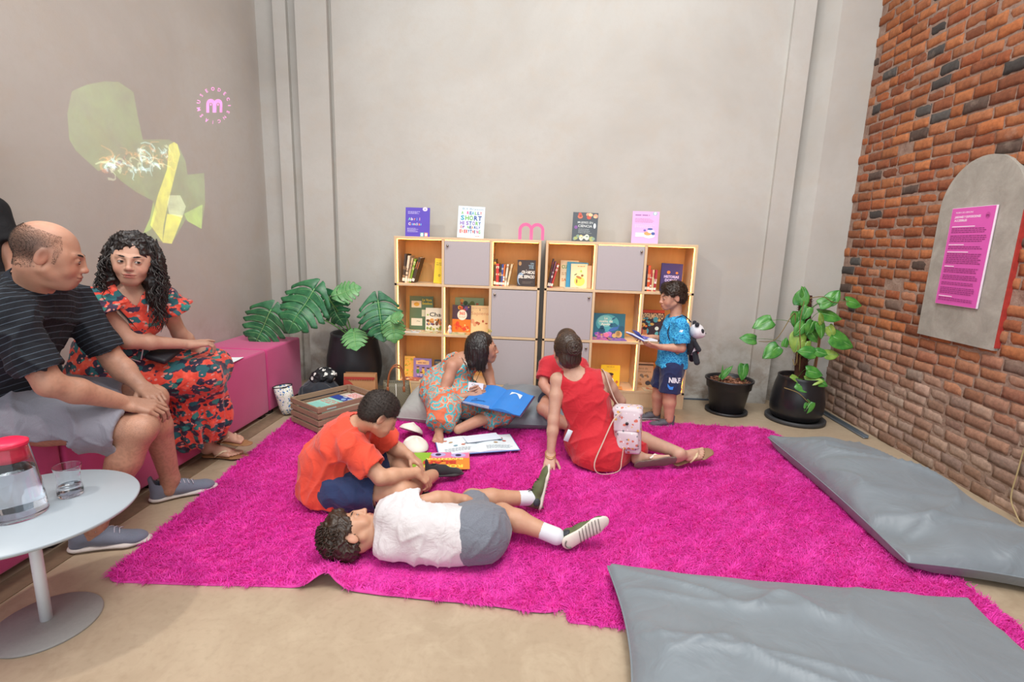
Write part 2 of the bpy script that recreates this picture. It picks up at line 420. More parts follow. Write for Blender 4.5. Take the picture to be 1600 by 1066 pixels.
# projected picture on the left wall (light thrown by a projector): additive light patches
def projected():
    def lm(col, st):
        m = NT('projected_light'); t = m.t; t.nodes.remove(m.b)
        e = m.n('Emission'); e.inputs[0].default_value = lin(col)
        n = m.noise(m.coord(), 7, 4, 0.6, 0.6); mr = m.n('MapRange'); m.l(n.outputs[0], mr.inputs[0])
        mr.inputs[1].default_value = 0.3; mr.inputs[2].default_value = 0.7; mr.inputs[3].default_value = st*0.6; mr.inputs[4].default_value = st*1.3
        m.l(mr.outputs[0], e.inputs[1]); tr = m.n('BsdfTransparent'); ad = m.n('AddShader')
        m.l(e.outputs[0], ad.inputs[0]); m.l(tr.outputs[0], ad.inputs[1]); m.l(ad.outputs[0], m.out.inputs[0]); return m.m
    G1, G2, YE, PL, OR, PK, BL = lm('#6a9c38', 0.20), lm('#98c030', 0.24), lm('#e0d418', 0.34), lm('#dfe8c0', 0.22), lm('#ff9a50', 0.14), lm('#ff6adf', 0.62), lm('#b8e0e8', 0.26)
    a = Art(); a.step = 0.0004
    a.poly([(2.659,2.016),(2.755,2.075),(2.866,2.124),(2.97,2.153),(3.074,2.128),(3.086,2.011),(3.103,1.909),(3.109,1.867),(2.981,1.759),(2.837,1.664),(2.759,1.633),(2.637,1.719),(2.607,1.768),(2.615,1.897)], G1)
    a.poly([(3.109,1.867),(3.334,1.912),(3.417,1.893),(3.475,1.795),(3.483,1.71),(3.663,1.747),(3.646,1.536),(3.581,1.348),(3.424,1.406),(3.268,1.241),(3.146,1.258),(3.029,1.296),(3.104,1.401),(3.141,1.506),(3.007,1.549),(2.905,1.601),(2.858,1.637),(2.981,1.759)], G1)
    a.poly([(3.329,1.876),(3.38,1.905),(3.409,1.897),(3.427,1.835),(3.353,1.681),(3.282,1.53),(3.212,1.36),(3.186,1.253),(3.097,1.355),(3.186,1.545),(3.291,1.719)], YE)
    a.poly([(3.252,1.433),(3.399,1.43),(3.321,1.315),(3.268,1.241),(3.185,1.247),(3.225,1.36)], YE)
    a.poly([(3.41,1.443),(3.613,1.521),(3.581,1.348),(3.441,1.394)], G2)
    a.poly([(3.285,1.554),(3.39,1.564),(3.436,1.494),(3.389,1.417),(3.269,1.434),(3.26,1.493)], PL)
    a.poly([(3.10,1.40),(3.14,1.50),(3.16,1.44),(3.10,1.33),(3.03,1.30)], G2)
    r = random.Random(3)
    for k in range(60):        # curled petals: thin wavy streaks of light
        u = r.random(); x0 = 2.80+u*0.52; z0 = 1.64+u*0.16+r.uniform(-0.06, 0.07); an = r.uniform(0, PI); L = r.uniform(0.03, 0.11)
        pts = [(x0+L*t*math.cos(an+1.6*math.sin(2.5*t+k)), z0+0.7*L*t*math.sin(an+1.6*math.sin(2.5*t+k))) for t in [i/5 for i in range(6)]]
        wd = r.uniform(0.005, 0.014); col = r.choice([BL, BL, PL, OR, OR])
        a.k += 1 if k % 8 == 0 else 0
        for i in range(5):
            (x1, y1), (x2, y2) = pts[i], pts[i+1]; nx, ny = -(y2-y1), x2-x1; q = wd*(1-i/6)/max(1e-5, math.hypot(nx, ny))
            a.poly([(x1+nx*q, y1+ny*q), (x1-nx*q, y1-ny*q), (x2-nx*q*0.8, y2-ny*q*0.8), (x2+nx*q*0.8, y2+ny*q*0.8)], col, up=False)
    T = Matrix.Translation((-2.4585, 0, 0)) @ Matrix(((0,0,1,0),(1,0,0,0),(0,1,0,0),(0,0,0,1)))
    o = a.put('projected_picture', None, T); tag(o, 'faint green and yellow flower picture projected on the left wall', 'projection')
    b = Art(); b.step = 0.0004
    # round logo: the projector hits the wall at a slant, so it is stretched along the wall
    def W(u, v): return (3.845+u*0.207+v*0.017, 2.251+u*0.053+v*0.133)
    word = 'MUSEODECIENCIAS'
    for i, ch in enumerate(word):
        th = math.radians(192-i*360/15.0); vs, fs = text_polys(ch, 0.26, 0.012, 2, 'CENTER')
        pts = []
        for x, y in vs:
            y2 = y-0.09; rr = 0.90+y2; q = th-x/0.9; pts.append(W(rr*math.cos(q), rr*math.sin(q)))
        b.mb.add([(p[0], p[1], 0.0006) for p in pts], fs, b._m(PK))
    mp = []        # the m mark: two arches
    for cx in (-0.21, 0.21):
        R1, R0 = 0.25, 0.10; n = 12
        outer = [(cx-R1, -0.38)]+[(cx+R1*math.cos(PI-PI*i/n), 0.10+R1*math.sin(PI-PI*i/n)) for i in range(n+1)]+[(cx+R1, -0.38)]
        inner = [(cx-R0, -0.38)]+[(cx+R0*math.cos(PI-PI*i/n), 0.05+R0*math.sin(PI-PI*i/n)) for i in range(n+1)]+[(cx+R0, -0.38)]
        off = [W(*p)+(0.0006,) for p in outer]+[W(*p)+(0.0006,) for p in inner]; N = len(outer)
        b.mb.add(off, [(i, i+1, N+i+1, N+i) for i in range(N-1)], b._m(PK))
        b.poly([W(cx+0.05*math.cos(q), 0.05+0.06*math.sin(q)) for q in [2*PI*i/10 for i in range(10)]], PK, up=False)
    o = b.put('projected_logo', None, T); tag(o, 'pink round museum logo projected high on the left wall', 'logo')
projected()
# ------------------------------------------------------------------ bench of upholstered cubes
def fabric(name, c1, c2, scale=420, bump=0.35, rough=0.9, sheen=0.3):
    m = NT(name); v = m.coord(); n = m.noise(v, scale, 2, 0.6); n2 = m.noise(v, 7, 4)
    c = m.mix(n.outputs[0], c1, c2); c = m.mix(m.ramp(n2.outputs[0], [(0.4, (0,0,0)), (0.75, (0.3,0.3,0.3))]), c, c1)
    m.base(c); m.rough(rough); m.b.inputs['Sheen Weight'].default_value = sheen; m.bump(n.outputs[0], bump, 0.002); return m.m
PINK = fabric('pink_wool', '#b8306f', '#d14f88')
ends = [3.98, 3.45, 2.92, 2.39, 1.86, 1.33, 0.80, 0.27]
blab = ['rose pink cube seat at the far end of the bench under a split leaf', 'rose pink cube seat with a white leaflet on top', 'magenta cube seat under the woman in the flowered dress',
        'magenta cube seat between the flowered dress and the man in shorts', 'magenta cube seat under the seated man', 'magenta cube seat behind the white side table', 'magenta cube seat nearest the camera']
for i in range(7):
    a, b = ends[i], ends[i+1]; t = thing('cube_seat', blab[i], 'seat', (-2.205, (a+b)/2, 0.0), (0, 0, rnd.uniform(-0.008, 0.008)), 'pink cube seats along the left wall')
    mb = MB(); mb.rbox((0, 0, 0.265), (0.49, 0.516, 0.47), 0.016, 4); part('cushion', mb, PINK, t)
    for sx in (-1, 1):
        for sy in (-1, 1): mb = MB(); mb.box((sx*0.20, sy*0.21, 0.017), (0.05, 0.05, 0.034)); part('foot', mb, plain('#2a2222', 0.6), t)
def sheet(w, h, z=0.0, curl=0.0, n=8, seed=0, th=0.0006):
    mb = MB(); r = random.Random(seed); vs = []; fs = []
    for i in range(n+1):
        for j in range(n+1):
            u, v = i/n-0.5, j/n-0.5
            vs.append((u*w, v*h, z+curl*(abs(2*u)**3*0.6+abs(2*v)**3*0.4)*(1+u)))
    N = len(vs); vs += [(x, y, q-th) for x, y, q in vs]
    for i in range(n):
        for j in range(n):
            a = i*(n+1)+j; fs.append((a, a+n+1, a+n+2, a+1)); fs.append((N+a, N+a+1, N+a+n+2, N+a+n+1))
    mb.add(vs, fs, 0, True); return mb
t = thing('leaflet', 'white printed leaflet lying on the pink bench', 'leaflet', (-2.04, 3.07, 0.5012), (0, 0, 0.12))
part('paper', sheet(0.18, 0.20, 0.0008, 0.003), plain('#eef2f6', 0.5, var=0.01, bump=0), t)
a = Art(); a.lines(-0.07, 0.05, 0.05, 4, 0.012, 0.004, '#9aa4b0', 0.2, 4); a.rect(0.0, -0.08, 0.07, -0.03, '#c8ccd6'); a.put('print', t, Matrix.Translation((0, 0, 0.001)))

# ------------------------------------------------------------------ side table, jug and tumblers
TW = plain('#a6b0b8', 0.38, var=0.02, nscale=12, bump=0.05)
t = thing('side_table', 'round white pedestal side table beside the seated man', 'table', (-1.61, 1.39, 0))
mb = MB(); mb.lathe([(0.0, 0.402), (0.27, 0.402), (0.285, 0.408), (0.29, 0.416), (0.287, 0.421), (0.0, 0.4215)], n=96, cap=False); part('table_top', mb, TW, t)
mb = MB(); mb.lathe([(0.017, 0.008), (0.0165, 0.40)], n=32); part('pole', mb, plain('#d9dfe4', 0.35, var=0.02, bump=0), t)
mb = MB(); mb.lathe([(0, 0), (0.148, 0), (0.150, 0.004), (0.146, 0.009), (0.06, 0.013), (0.022, 0.018), (0, 0.018)], n=72, cap=False); part('base_plate', mb, plain('#8d8b88', 0.55, var=0.05, nscale=80), t)
def glass(name='clear_glass', col=(0.96, 0.98, 1.0), ior=1.45, rough=0.0):
    m = NT(name); m.base(col); m.b.inputs['Transmission Weight'].default_value = 1.0; m.b.inputs['IOR'].default_value = ior; m.rough(rough); return m.m
GL = glass(); WATER = glass('water', (0.93, 0.97, 1.0), 1.33)
def dense(prof):
    out = []
    for (a, b), (c, d) in zip(prof[:-1], prof[1:]):
        L = math.hypot(c-a, d-b); e = min(0.0006/max(L, 1e-6), 0.3); out += [(a, b)]
        for q in (e, 0.25, 0.5, 0.75, 1-e): out.append((a+(c-a)*q, b+(d-b)*q))
    return out+[prof[-1]]
t = thing('water_jug', 'clear glass water jug with a red pink lid on the white table', 'jug', (-1.607, 1.358, 0.4217)); t.scale = (1.14, 1.14, 1.22)
o_p = [(0.0, 0.0), (0.060, 0.0), (0.0625, 0.004), (0.060, 0.05), (0.053, 0.11), (0.0445, 0.165), (0.0415, 0.185), (0.0435, 0.195)]
i_p = [(0.0415, 0.195), (0.0395, 0.185), (0.0425, 0.165), (0.051, 0.11), (0.058, 0.05), (0.060, 0.010), (0.0, 0.008)]
mb = MB(); mb.lathe(dense(o_p+i_p), n=96, cap=False); part('glass_body', mb, GL, t)
mb = MB(); mb.lathe(dense([(0.0, 0.0085), (0.0597, 0.0105), (0.0577, 0.05), (0.0507, 0.11), (0.0482, 0.125), (0.0, 0.125)]), n=96, cap=False); part('water', mb, WATER, t)
mb = MB(); mb.lathe([(0.0, 0.150), (0.041, 0.150), (0.0405, 0.165), (0.0395, 0.186), (0.043, 0.190), (0.043, 0.197), (0.030, 0.203), (0.0, 0.204)], n=64, cap=False); part('lid', mb, plain('#ef2b52', 0.4, var=0.02, bump=0), t)
def tumbler(lab, loc, lvl):
    t = thing('tumbler', lab, 'glass', loc, group='tumblers on the side table'); t.scale = (1.12, 1.12, 1.20)
    mb = MB(); mb.lathe(dense([(0, 0), (0.0285, 0), (0.031, 0.004), (0.0315, 0.018), (0.028, 0.040), (0.029, 0.065), (0.0345, 0.088), (0.0335, 0.0885), (0.0278, 0.065), (0.0268, 0.040), (0.0298, 0.019), (0.028, 0.009), (0, 0.008)]), n=80, cap=False); part('glass_body', mb, GL, t)
    mb = MB(); mb.lathe(dense([(0, 0.0085), (0.0276, 0.0095), (0.0294, 0.019), (0.0276, lvl), (0, lvl)]), n=80, cap=False); part('water', mb, WATER, t)
tumbler('small waisted water glass standing alone on the white side table', (-1.560, 1.487, 0.4217), 0.031)
tumbler('water glass at the picture edge in front of the jug on the white side table', (-1.715, 1.262, 0.4217), 0.030)

# ------------------------------------------------------------------ bookcases
def wood_mat(name, c1, c2, axis=(1, 1, 12), rough=0.5):
    m = NT(name); v = m.coord(scale=axis); n = m.noise(v, 4, 5, 0.6, 0.8)
    m.base(m.mix(n.outputs[0], c1, c2)); m.rough(rough); m.bump(n.outputs[0], 0.06, 0.003); return m.m
PLY = wood_mat('birch_ply', '#d6b48b', '#e3c7a2', (8, 8, 1)); DOORM = plain('#b6adae', 0.7, var=0.015, nscale=60, bump=0.08, name='grey_laminate')
LED = emis('#ffb04a', 13.0, 'led_strip'); STEEL = plain('#9a9690', 0.3, 0.9, var=0.02, bump=0)
YF, DEP = 4.06, 0.285; ZS = [0.130, 0.543, 0.957, 1.345]; TH = 0.020
def bookcase(x0, x1, layout, side, label):
    t = thing('bookcase', label, 'bookcase', (x0, YF, 0), group='matching birch bookcases')
    W = x1-x0; cw = (W-TH)/3
    mb = MB()
    for i, z in enumerate(ZS):
        zz = z if i == 3 else z+TH/2
        mb.rbox((W/2, DEP/2, zz-TH/2), (W, DEP, TH), 0.0015, 1, smooth=False)
    for i in range(4):
        x = TH/2+i*cw
        if i in (0, 3): mb.rbox((x, DEP/2, (ZS[3]-TH)/2), (TH, DEP, ZS[3]-TH), 0.0015, 1, smooth=False)
        else:
            for r in range(3):
                z0, z1 = ZS[r]+TH/2, (ZS[r+1]-TH if r == 2 else ZS[r+1]-TH/2)
                mb.box((x, DEP/2, (z0+z1)/2), (TH, DEP-0.002, z1-z0))
    part('carcass', mb, PLY, t)
    mb = MB(); mb.box((W/2, 0.012, (ZS[0]-TH/2)/2), (W-2*TH, 0.02, ZS[0]-TH/2)); part('plinth', mb, PLY, t)
    mb = MB(); mb.box((W/2, DEP-0.004, (ZS[0]+ZS[3])/2), (W-2*TH, 0.008, ZS[3]-ZS[0]-TH)); part('back_panel', mb, wood_mat('glow_tinted_ply', '#dfa85c', '#ebbd78', (8, 8, 1)), t)  # orange glow of the light strips is put into the panel colour
    for r in range(3):
        for c in range(3):
            z0 = ZS[2-r]+TH/2; z1 = ZS[3-r]-(TH if r == 0 else TH/2); xa = TH+c*cw; xb = xa+cw-TH
            if layout[r][c] == 'D':
                mb = MB(); mb.rbox(((xa+xb)/2, 0.010, (z0+z1)/2-0.002), (xb-xa-0.004, 0.018, z1-z0-0.008), 0.001, 1, smooth=False); d = part('door', mb, DOORM, t)
                kx = xa+0.028 if side < 0 else xb-0.028
                mb = MB(); mb.lathe([(0.0, 0), (0.006, 0), (0.006, 0.008), (0.010, 0.012), (0.010, 0.016), (0.0, 0.018)], (kx, 0.001, z1-0.045), 20, cap=False, R=Matrix.Rotation(PI/2, 3, 'X')); part('knob', mb, STEEL, d)
                if r == 0:
                    mb = MB(); mb.box(((xa+xb)/2, 0.003, z1-0.0015), (xb-xa-0.01, 0.004, 0.0025)); part('light_strip', mb, LED, t)
            else:
                mb = MB(); sx = xa+0.0035 if side < 0 else xb-0.0035
                mb.box((sx, 0.016, (z0+z1)/2), (0.003, 0.008, z1-z0-0.01))
                if r == 0: mb.box(((xa+xb)/2, 0.007, z1-0.0025), (xb-xa-0.01, 0.006, 0.003))
                part('light_strip', mb, LED, t)
    return t
bookcase(-1.185, 0.005, ['ODO', 'OOD', 'OOD'], -1, 'left birch bookcase with grey doors, open cells lit from their left side')
bookcase(0.042, 1.232, ['ODO', 'DOO', 'DOO'], 1, 'right birch bookcase with grey doors, open cells lit from their right side')
CW = (1.19-TH)/3
def cell(col, row):     # inner left x, inner right x, floor z of a cell; col 0..5, row 0 top
    x0 = -1.185 if col < 3 else 0.042; c = col % 3
    xa = x0+TH+c*CW; return xa, xa+CW-TH, ZS[2-row]+TH/2

# ------------------------------------------------------------------ books
PAGES = plain('#efe6d2', 0.8, var=0.03, nscale=300, bump=0.3, bscale=900)
def book(label, w, h, t, cover, art=None, loc=(0,0,0), yaw=0.0, lean=0.0, tilt=0.0, group=None, spine_art=None, cat='book', flat=False):
    """stands upright, front cover towards -Y, origin at bottom centre of the spine-to-fore-edge line"""
    R = Matrix.Rotation(yaw, 3, 'Z') @ Matrix.Rotation(tilt, 3, 'Y') @ Matrix.Rotation(-lean, 3, 'X')
    if flat: R = Matrix.Rotation(yaw, 3, 'Z') @ Matrix.Rotation(-PI/2, 3, 'X')
    o = thing('book', label, cat, loc, R.to_euler(), group)
    m = cover if isinstance(cover, bpy.types.Material) else plain(cover, 0.45, var=0.04, nscale=18, bump=0)
    c = 0.0022; mb = MB()
    mb.box((0, -t/2+c/2, h/2), (w, c, h)); mb.box((0, t/2-c/2, h/2), (w, c, h)); mb.box((-w/2+c/2, 0, h/2), (c, t-2*c, h)); part('cover', mb, m, o)
    mb = MB(); mb.box((0.001, 0, h/2), (w-0.005, t-2*c-0.0004, h-0.006)); part('pages', mb, PAGES, o)
    if art:
        a = Art(); art(a, w, h); a.put('cover_print', o, frame((0, -t/2, h/2), (1, 0, 0), (0, 0, 1)))
    if spine_art:
        a = Art(); spine_art(a, t, h); a.put('spine_print', o, frame((-w/2, 0, h/2), (0, -1, 0), (0, 0, 1)))
    return o
def spine_std(c1, c2, seed, label_white=True):
    def f(a, t, h):
        r = random.Random(seed)
        for k in range(2): y = r.uniform(-0.3, 0.35)*h; a.rect(-t/2, y, t/2, y+h*r.uniform(0.04, 0.16), c1)
        a.rect(-t*0.2, -h*0.05, t*0.2, h*0.36, c2)
        if label_white: a.rect(-t/2, -h*0.44, t/2, -h*0.33, '#ece6d8')
    return f
def row_spines(col, row, xs, specs, seed=0, lean=None, group='', yoff=0.05):
    """specs: (thickness, height, cover, ink, tilt, label)"""
    xa, xb, z = cell(col, row); x = xa+xs
    for k, (t, h, c, ink, tl, lab) in enumerate(specs):
        # tilt about the lower right/left edge keeps the foot on the board
        drop = abs(math.sin(tl))*t/2
        book(lab, 0.15, h, t, c, None, (x+t/2/math.cos(tl), YF+yoff+0.075, z+drop+0.0004), PI/2, tl, 0, group, spine_std(ink, c, seed*31+k))
        x += t/math.cos(tl)+0.0012
# --- covers
def shapes(a, w, h, cols, n, seed, y0=-0.5, y1=0.5):
    r = random.Random(seed)
    for i in range(n):
        x = r.uniform(-0.40, 0.40)*w; y = r.uniform(y0+0.06, y1-0.06)*h; s = r.uniform(0.04, 0.11)*w
        a.ell(x, y, min(s, w/2-abs(x)-0.002), min(s*r.uniform(0.5, 1.3), h/2-abs(y)-0.002), r.choice(cols), 10, up=(i % 6 == 0))
def art_purple(a, w, h):
    a.ell(0.30*w, 0.45*h, 0.10*w, 0.045*h+0.006, '#e6d8f4'); a.ell(0.30*w, 0.445*h, 0.02*w, 0.02*w, '#4a3aa0')
    a.lines(-0.40*w, 0.12*w, 0.36*h, 3, 0.035*h, 0.014*h, '#cfc6f4', 0.3, 1)
    for (s, y, sd) in (('Abril', 0.06, 1), ('Ciencias', -0.11, 2)):
        for i, ch in enumerate(s): a.text(ch, (-0.38+i*0.088*(8/len(s))*0.8)*w, y*h, 0.13*h, ['#f0b8c8', '#8ad0c8', '#f2e2f4', '#f0a070', '#7ab8f0'][(i+sd) % 5], 0.03, up=(i == 0))
    a.lines(-0.42*w, 0.08*w, -0.22*h, 5, 0.03*h, 0.012*h, '#cfc6f4', 0.3, 2)
    a.rect(0.12*w, -0.497*h, 0.26*w, -0.36*h, '#7ecab4'); a.rect(0.29*w, -0.497*h, 0.43*w, -0.36*h, '#f09a78')
    a.ell(0.19*w, -0.43*h, 0.05*w, 0.055*h, '#f2f2f2'); a.ell(0.36*w, -0.43*h, 0.05*w, 0.055*h, '#f2f2f2')
def art_short(a, w, h):
    a.text('B.ll Bryson', -0.36*w, 0.39*h, 0.085*h, '#7d95a8', 0, width=0.78*w)
    C = ['#2b3f8f', '#e04a3c', '#2f9fb8', '#6fb43c', '#e98f2a', '#d63c86', '#274f9c', '#8f5fb8']; r = random.Random(8)
    for s, y, sz, x0, x1 in (('A REALLY', 0.245, 0.13, -0.38, 0.42), ('SHORT', 0.065, 0.19, -0.40, 0.42), ('HISTORY', -0.085, 0.15, -0.42, 0.40), ('OF NEARLY', -0.20, 0.11, -0.40, 0.38), ('EVERYTHING', -0.345, 0.14, -0.42, 0.38)):
        n = len(s); step = (x1-x0)/n
        for i, ch in enumerate(s):
            if ch != ' ': a.text(ch, (x0+i*step)*w, y*h, sz*h*1.05, r.choice(C), 0.03, width=step*w*0.86 if ch != 'I' else step*w*0.3, up=(i == 0))
    a.lines(0.18*w, 0.36*w, -0.43*h, 1, 0.02*h, 0.012*h, '#c05a50', 0, 1)
def art_dark(a, w, h):
    shapes(a, w, h, ['#d8765a', '#e0a080', '#c85848', '#e8c898'], 9, 3, 0.28, 0.5); shapes(a, w, h, ['#e8e6d0', '#a8b070', '#d8c888', '#88a090'], 16, 5, -0.5, -0.26)
    a.ell(-0.36*w, -0.02*h, 0.07*w, 0.06*h, '#8a5a9c'); a.ell(0.38*w, 0.05*h, 0.05*w, 0.09*h, '#e6f0f2')
    a.text('MUJERES EN', 0, 0.12*h, 0.10*h, '#d8dcd8', 0.01, 'CENTER', 0.6*w); a.text('CIENCIA', 0, -0.01*h, 0.12*h, '#e4e8e4', 0.01, 'CENTER', 0.56*w)
    a.lines(-0.26*w, 0.30*w, -0.07*h, 5, 0.035*h, 0.014*h, '#a8b0b0', 0.3, 6)
def art_pink(a, w, h):
    a.ell(0.34*w, 0.435*h, 0.085*w, 0.06*h, '#9cc0c8'); a.ell(0.34*w, 0.44*h, 0.05*w, 0.045*h, '#f4fafa')
    a.lines(-0.4*w, 0.14*w, 0.38*h, 1, 0.05*h, 0.035*h, '#a878b0', 0, 1); a.lines(-0.4*w, 0.38*w, 0.27*h, 4, 0.035*h, 0.012*h, '#c088b8', 0.3, 2); a.lines(-0.4*w, 0.38*w, 0.07*h, 3, 0.035*h, 0.012*h, '#fbe4f4', 0.2, 3)
    a.rect(-0.36*w, -0.30*h, 0.10*w, -0.17*h, '#eef4fa'); a.ell(0.15*w, -0.26*h, 0.22*w, 0.08*h, '#eef4fa'); a.ell(0.10*w, -0.19*h, 0.14*w, 0.06*h, '#f0a868')
    a.ell(0.22*w, -0.12*h, 0.14*w, 0.06*h, '#e4d8ee'); a.ell(0.18*w, -0.05*h, 0.10*w, 0.03*h, '#4f62a8'); a.ell(0.30*w, -0.19*h, 0.07*w, 0.045*h, '#4f62a8'); a.ell(-0.02*w, -0.09*h, 0.05*w, 0.03*h, '#7a6ac0')
ZT = ZS[3]+0.0005
book('purple cover booklet standing on top of the left bookcase', 0.200, 0.232, 0.005, '#5a44b8', art_purple, (-1.010, 4.13, ZT), 0.0, 0.10, cat='booklet', group='covers on top of the bookcases')
book('white cover book of rainbow letters on top of the left bookcase', 0.216, 0.252, 0.012, '#dcecf2', art_short, (-0.575, 4.13, ZT), 0, 0.10, 0.03, 'covers on top of the bookcases')
book('dark grey illustrated book on top of the right bookcase', 0.200, 0.228, 0.014, '#4f565c', art_dark, (0.345, 4.13, ZT), 0, 0.10, 0.02, 'covers on top of the bookcases')
book('light pink booklet on top of the right bookcase', 0.210, 0.250, 0.005, '#eab4e2', art_pink, (0.825, 4.13, ZT), 0, 0.08, cat='booklet', group='covers on top of the bookcases')
# pink m standing between
def m_sign():
    mb = MB(); n = 14; S = 0.0455; T = Matrix(((1,0,0,-0.080),(0,0,1,4.11),(0,1,0,ZT),(0,0,0,1)))
    for cx in (-0.0455, 0.0455):
        R1, R0 = 0.0585, 0.0335; zc = 0.075
        o = [(cx-R1, 0)]+[(cx+R1*math.cos(PI-PI*i/n), zc+R1*math.sin(PI-PI*i/n)) for i in range(n+1)]+[(cx+R1, 0)]
        q = [(cx-R0, 0)]+[(cx+R0*math.cos(PI-PI*i/n), zc+R0*math.sin(PI-PI*i/n)) for i in range(n+1)]+[(cx+R0, 0)]
        N = len(o); vs = [T @ Vector((x, y, z)) for z in ((0, 0.02) if cx < 0 else (-0.0006, 0.0206)) for x, y in o+q]
        fs = []
        for i in range(N-1): fs += [(i, i+1, N+i+1, N+i), (2*N+i, 3*N+i, 3*N+i+1, 2*N+i+1), (i, 2*N+i, 2*N+i+1, i+1), (N+i, N+i+1, 3*N+i+1, 3*N+i)]
        fs += [(0, N, 3*N, 2*N), (N-1, 3*N-1, 4*N-1, 2*N-1)]
        mb.add(vs, fs)
    o = part('letter_sign', mb, plain('#f06a9c', 0.4, var=0.05)); tag(o, 'small pink double arch letter m standing on top of the left bookcase', 'letter sign')
m_sign()
g = 'spines in the top left cell'
row_spines(0, 0, 0.030, [(0.020, 0.235, '#3a332f', '#8a7a60', -0.09, 'black spine book at the left of the top left cell'), (0.018, 0.222, '#d9cdb8', '#7a6a58', -0.13, 'cream spine book leaning right after the black spine book'),
    (0.014, 0.205, '#c8ae84', '#8a5f50', -0.20, 'tan spine book leaning in the top left cell'), (0.016, 0.200, '#7fa22e', '#e0e0a0', -0.24, 'lime green spine book in the top left cell'), (0.022, 0.215, '#4c3a2c', '#c06a3c', -0.30, 'brown spine book leaning most in the top left cell')], 1, group=g)
def art_yel(a, w, h): a.lines(-0.35*w, 0.3*w, 0.32*h, 2, 0.07*h, 0.03*h, '#a89020', 0.3, 4); a.ell(0.03*w, -0.18*h, 0.10*w, 0.05*h, '#3a3a20'); a.ell(0.03*w, -0.18*h, 0.06*w, 0.03*h, '#e8cf2a')
xa, xb, z = cell(0, 0); book('yellow cover book in the top left cell', 0.085, 0.205, 0.012, '#e8cf2a', art_yel, (xb-0.046, YF+0.10, z+0.0005), 0, 0.10, 0.06)
row_spines(2, 0, 0.010, [(0.018, 0.215, '#2f2a22', '#c8a040', 0, 'black and gold spine book at the left of the space book cell'), (0.024, 0.180, '#a83436', '#e4d8c8', 0, 'thick red spine book beside the black and gold one'), (0.014, 0.176, '#39352f', '#d8a860', -0.03, 'charcoal spine book right of the thick red one'),
    (0.013, 0.176, '#4858a0', '#e8e0d0', -0.04, 'blue spine book in the space book cell'), (0.013, 0.176, '#d07030', '#f0e8d8', -0.05, 'orange spine book in the space book cell'), (0.016, 0.178, '#e2d6c0', '#b09878', -0.10, 'ivory spine book in the space book cell'), (0.016, 0.182, '#d8c49a', '#a88858', -0.19, 'beige spine book leaning at the right of its row')], 2, group='spines in the space book cell')
def art_space(a, w, h):
    a.ell(-0.30*w, -0.22*h, 0.19*w, 0.24*h, '#8fa8c0'); a.ell(-0.22*w, -0.28*h, 0.20*w, 0.20*h, '#3b2f2c'); a.ell(-0.36*w, 0.36*h, 0.08*w, 0.08*h, '#b09060')
    a.text('UN\nVIAJE\nPOR', 0.40*w, 0.34*h, 0.095*h, '#9ab8c8', 0.02, 'RIGHT', 0.30*w, line=0.9); a.text('CRÓNICAS', 0.46*w, -0.02*h, 0.16*h, '#f2ece2', 0.04, 'RIGHT', 0.72*w); a.text('DEL ESPACIO', 0.46*w, -0.19*h, 0.16*h, '#f2ece2', 0.04, 'RIGHT', 0.88*w)
    a.lines(-0.2*w, 0.40*w, -0.33*h, 2, 0.05*h, 0.014*h, '#8a7a70', 0.3, 4)
xa, xb, z = cell(2, 0); book('dark brown space chronicles book in the top cell of the left bookcase', 0.150, 0.215, 0.02, '#3b2f2c', art_space, (xb-0.095, YF+0.11, z+0.0005), 0, 0.08)
row_spines(3, 0, 0.004, [(0.010, 0.235, '#43302e', '#803040', -0.16, 'dark maroon spine book at the left wall of the animal stories cell'), (0.012, 0.215, '#6b3a58', '#e0d0c8', -0.20, 'purple spine book leaning in the animal stories cell'), (0.014, 0.200, '#c23a30', '#f0e0d0', -0.26, 'red spine book leaning in the animal stories cell')], 3, group='spines in the animal stories cell')
def art_cue(a, w, h): a.text('CUE', -0.44*w, 0.20*h, 0.17*h, '#5fa048', 0.03, width=0.42*w); a.text('SAB', -0.42*w, -0.28*h, 0.15*h, '#e08a4a', 0.03, width=0.40*w); a.lines(-0.42*w, 0, 0.03*h, 2, 0.06*h, 0.03*h, '#c8a878', 0.3, 4)
def art_fox(a, w, h):
    a.ell(0.02*w, -0.10*h, 0.36*w, 0.34*h, '#cfe0a8'); a.ell(0.05*w, -0.22*h, 0.32*w, 0.20*h, '#e0cf60'); a.ell(0.0, -0.06*h, 0.18*w, 0.05*h, '#b07840', rot=-0.4); a.ell(0.20*w, 0.02*h, 0.08*w, 0.05*h, '#8a5a30'); a.ell(-0.2*w, 0.06*h, 0.10*w, 0.02*h, '#6a4a30', rot=0.5)
    a.ell(-0.12*w, -0.22*h, 0.04*w, 0.09*h, '#8a5a30'); a.ell(0.12*w, 0.2*h, 0.06*w, 0.05*h, '#a0c850'); a.lines(-0.1*w, 0.35*w, 0.40*h, 1, 0.1, 0.03*h, '#c89058', 0.1, 4)
xa, xb, z = cell(3, 0)
book('cream cover book with green letters behind the deer picture book', 0.150, 0.222, 0.010, '#ecdcb4', art_cue, (xa+0.185, YF+0.175, z+0.0005), 0, 0.10)
book('blue spine picture book leaning behind the deer picture book', 0.175, 0.210, 0.008, '#3a96bc', None, (xa+0.245, YF+0.145, z+0.0005), 0, 0.12, 0.03)
book('picture book with a leaping deer on a pale cover', 0.135, 0.198, 0.008, '#f0d8b0', art_fox, (xa+0.262, YF+0.115, z+0.0005), 0, 0.12)
book('salmon edged picture book at the right of the deer book', 0.060, 0.185, 0.010, '#e8c0a0', None, (xb-0.034, YF+0.14, z+0.0005), 0, 0.10)
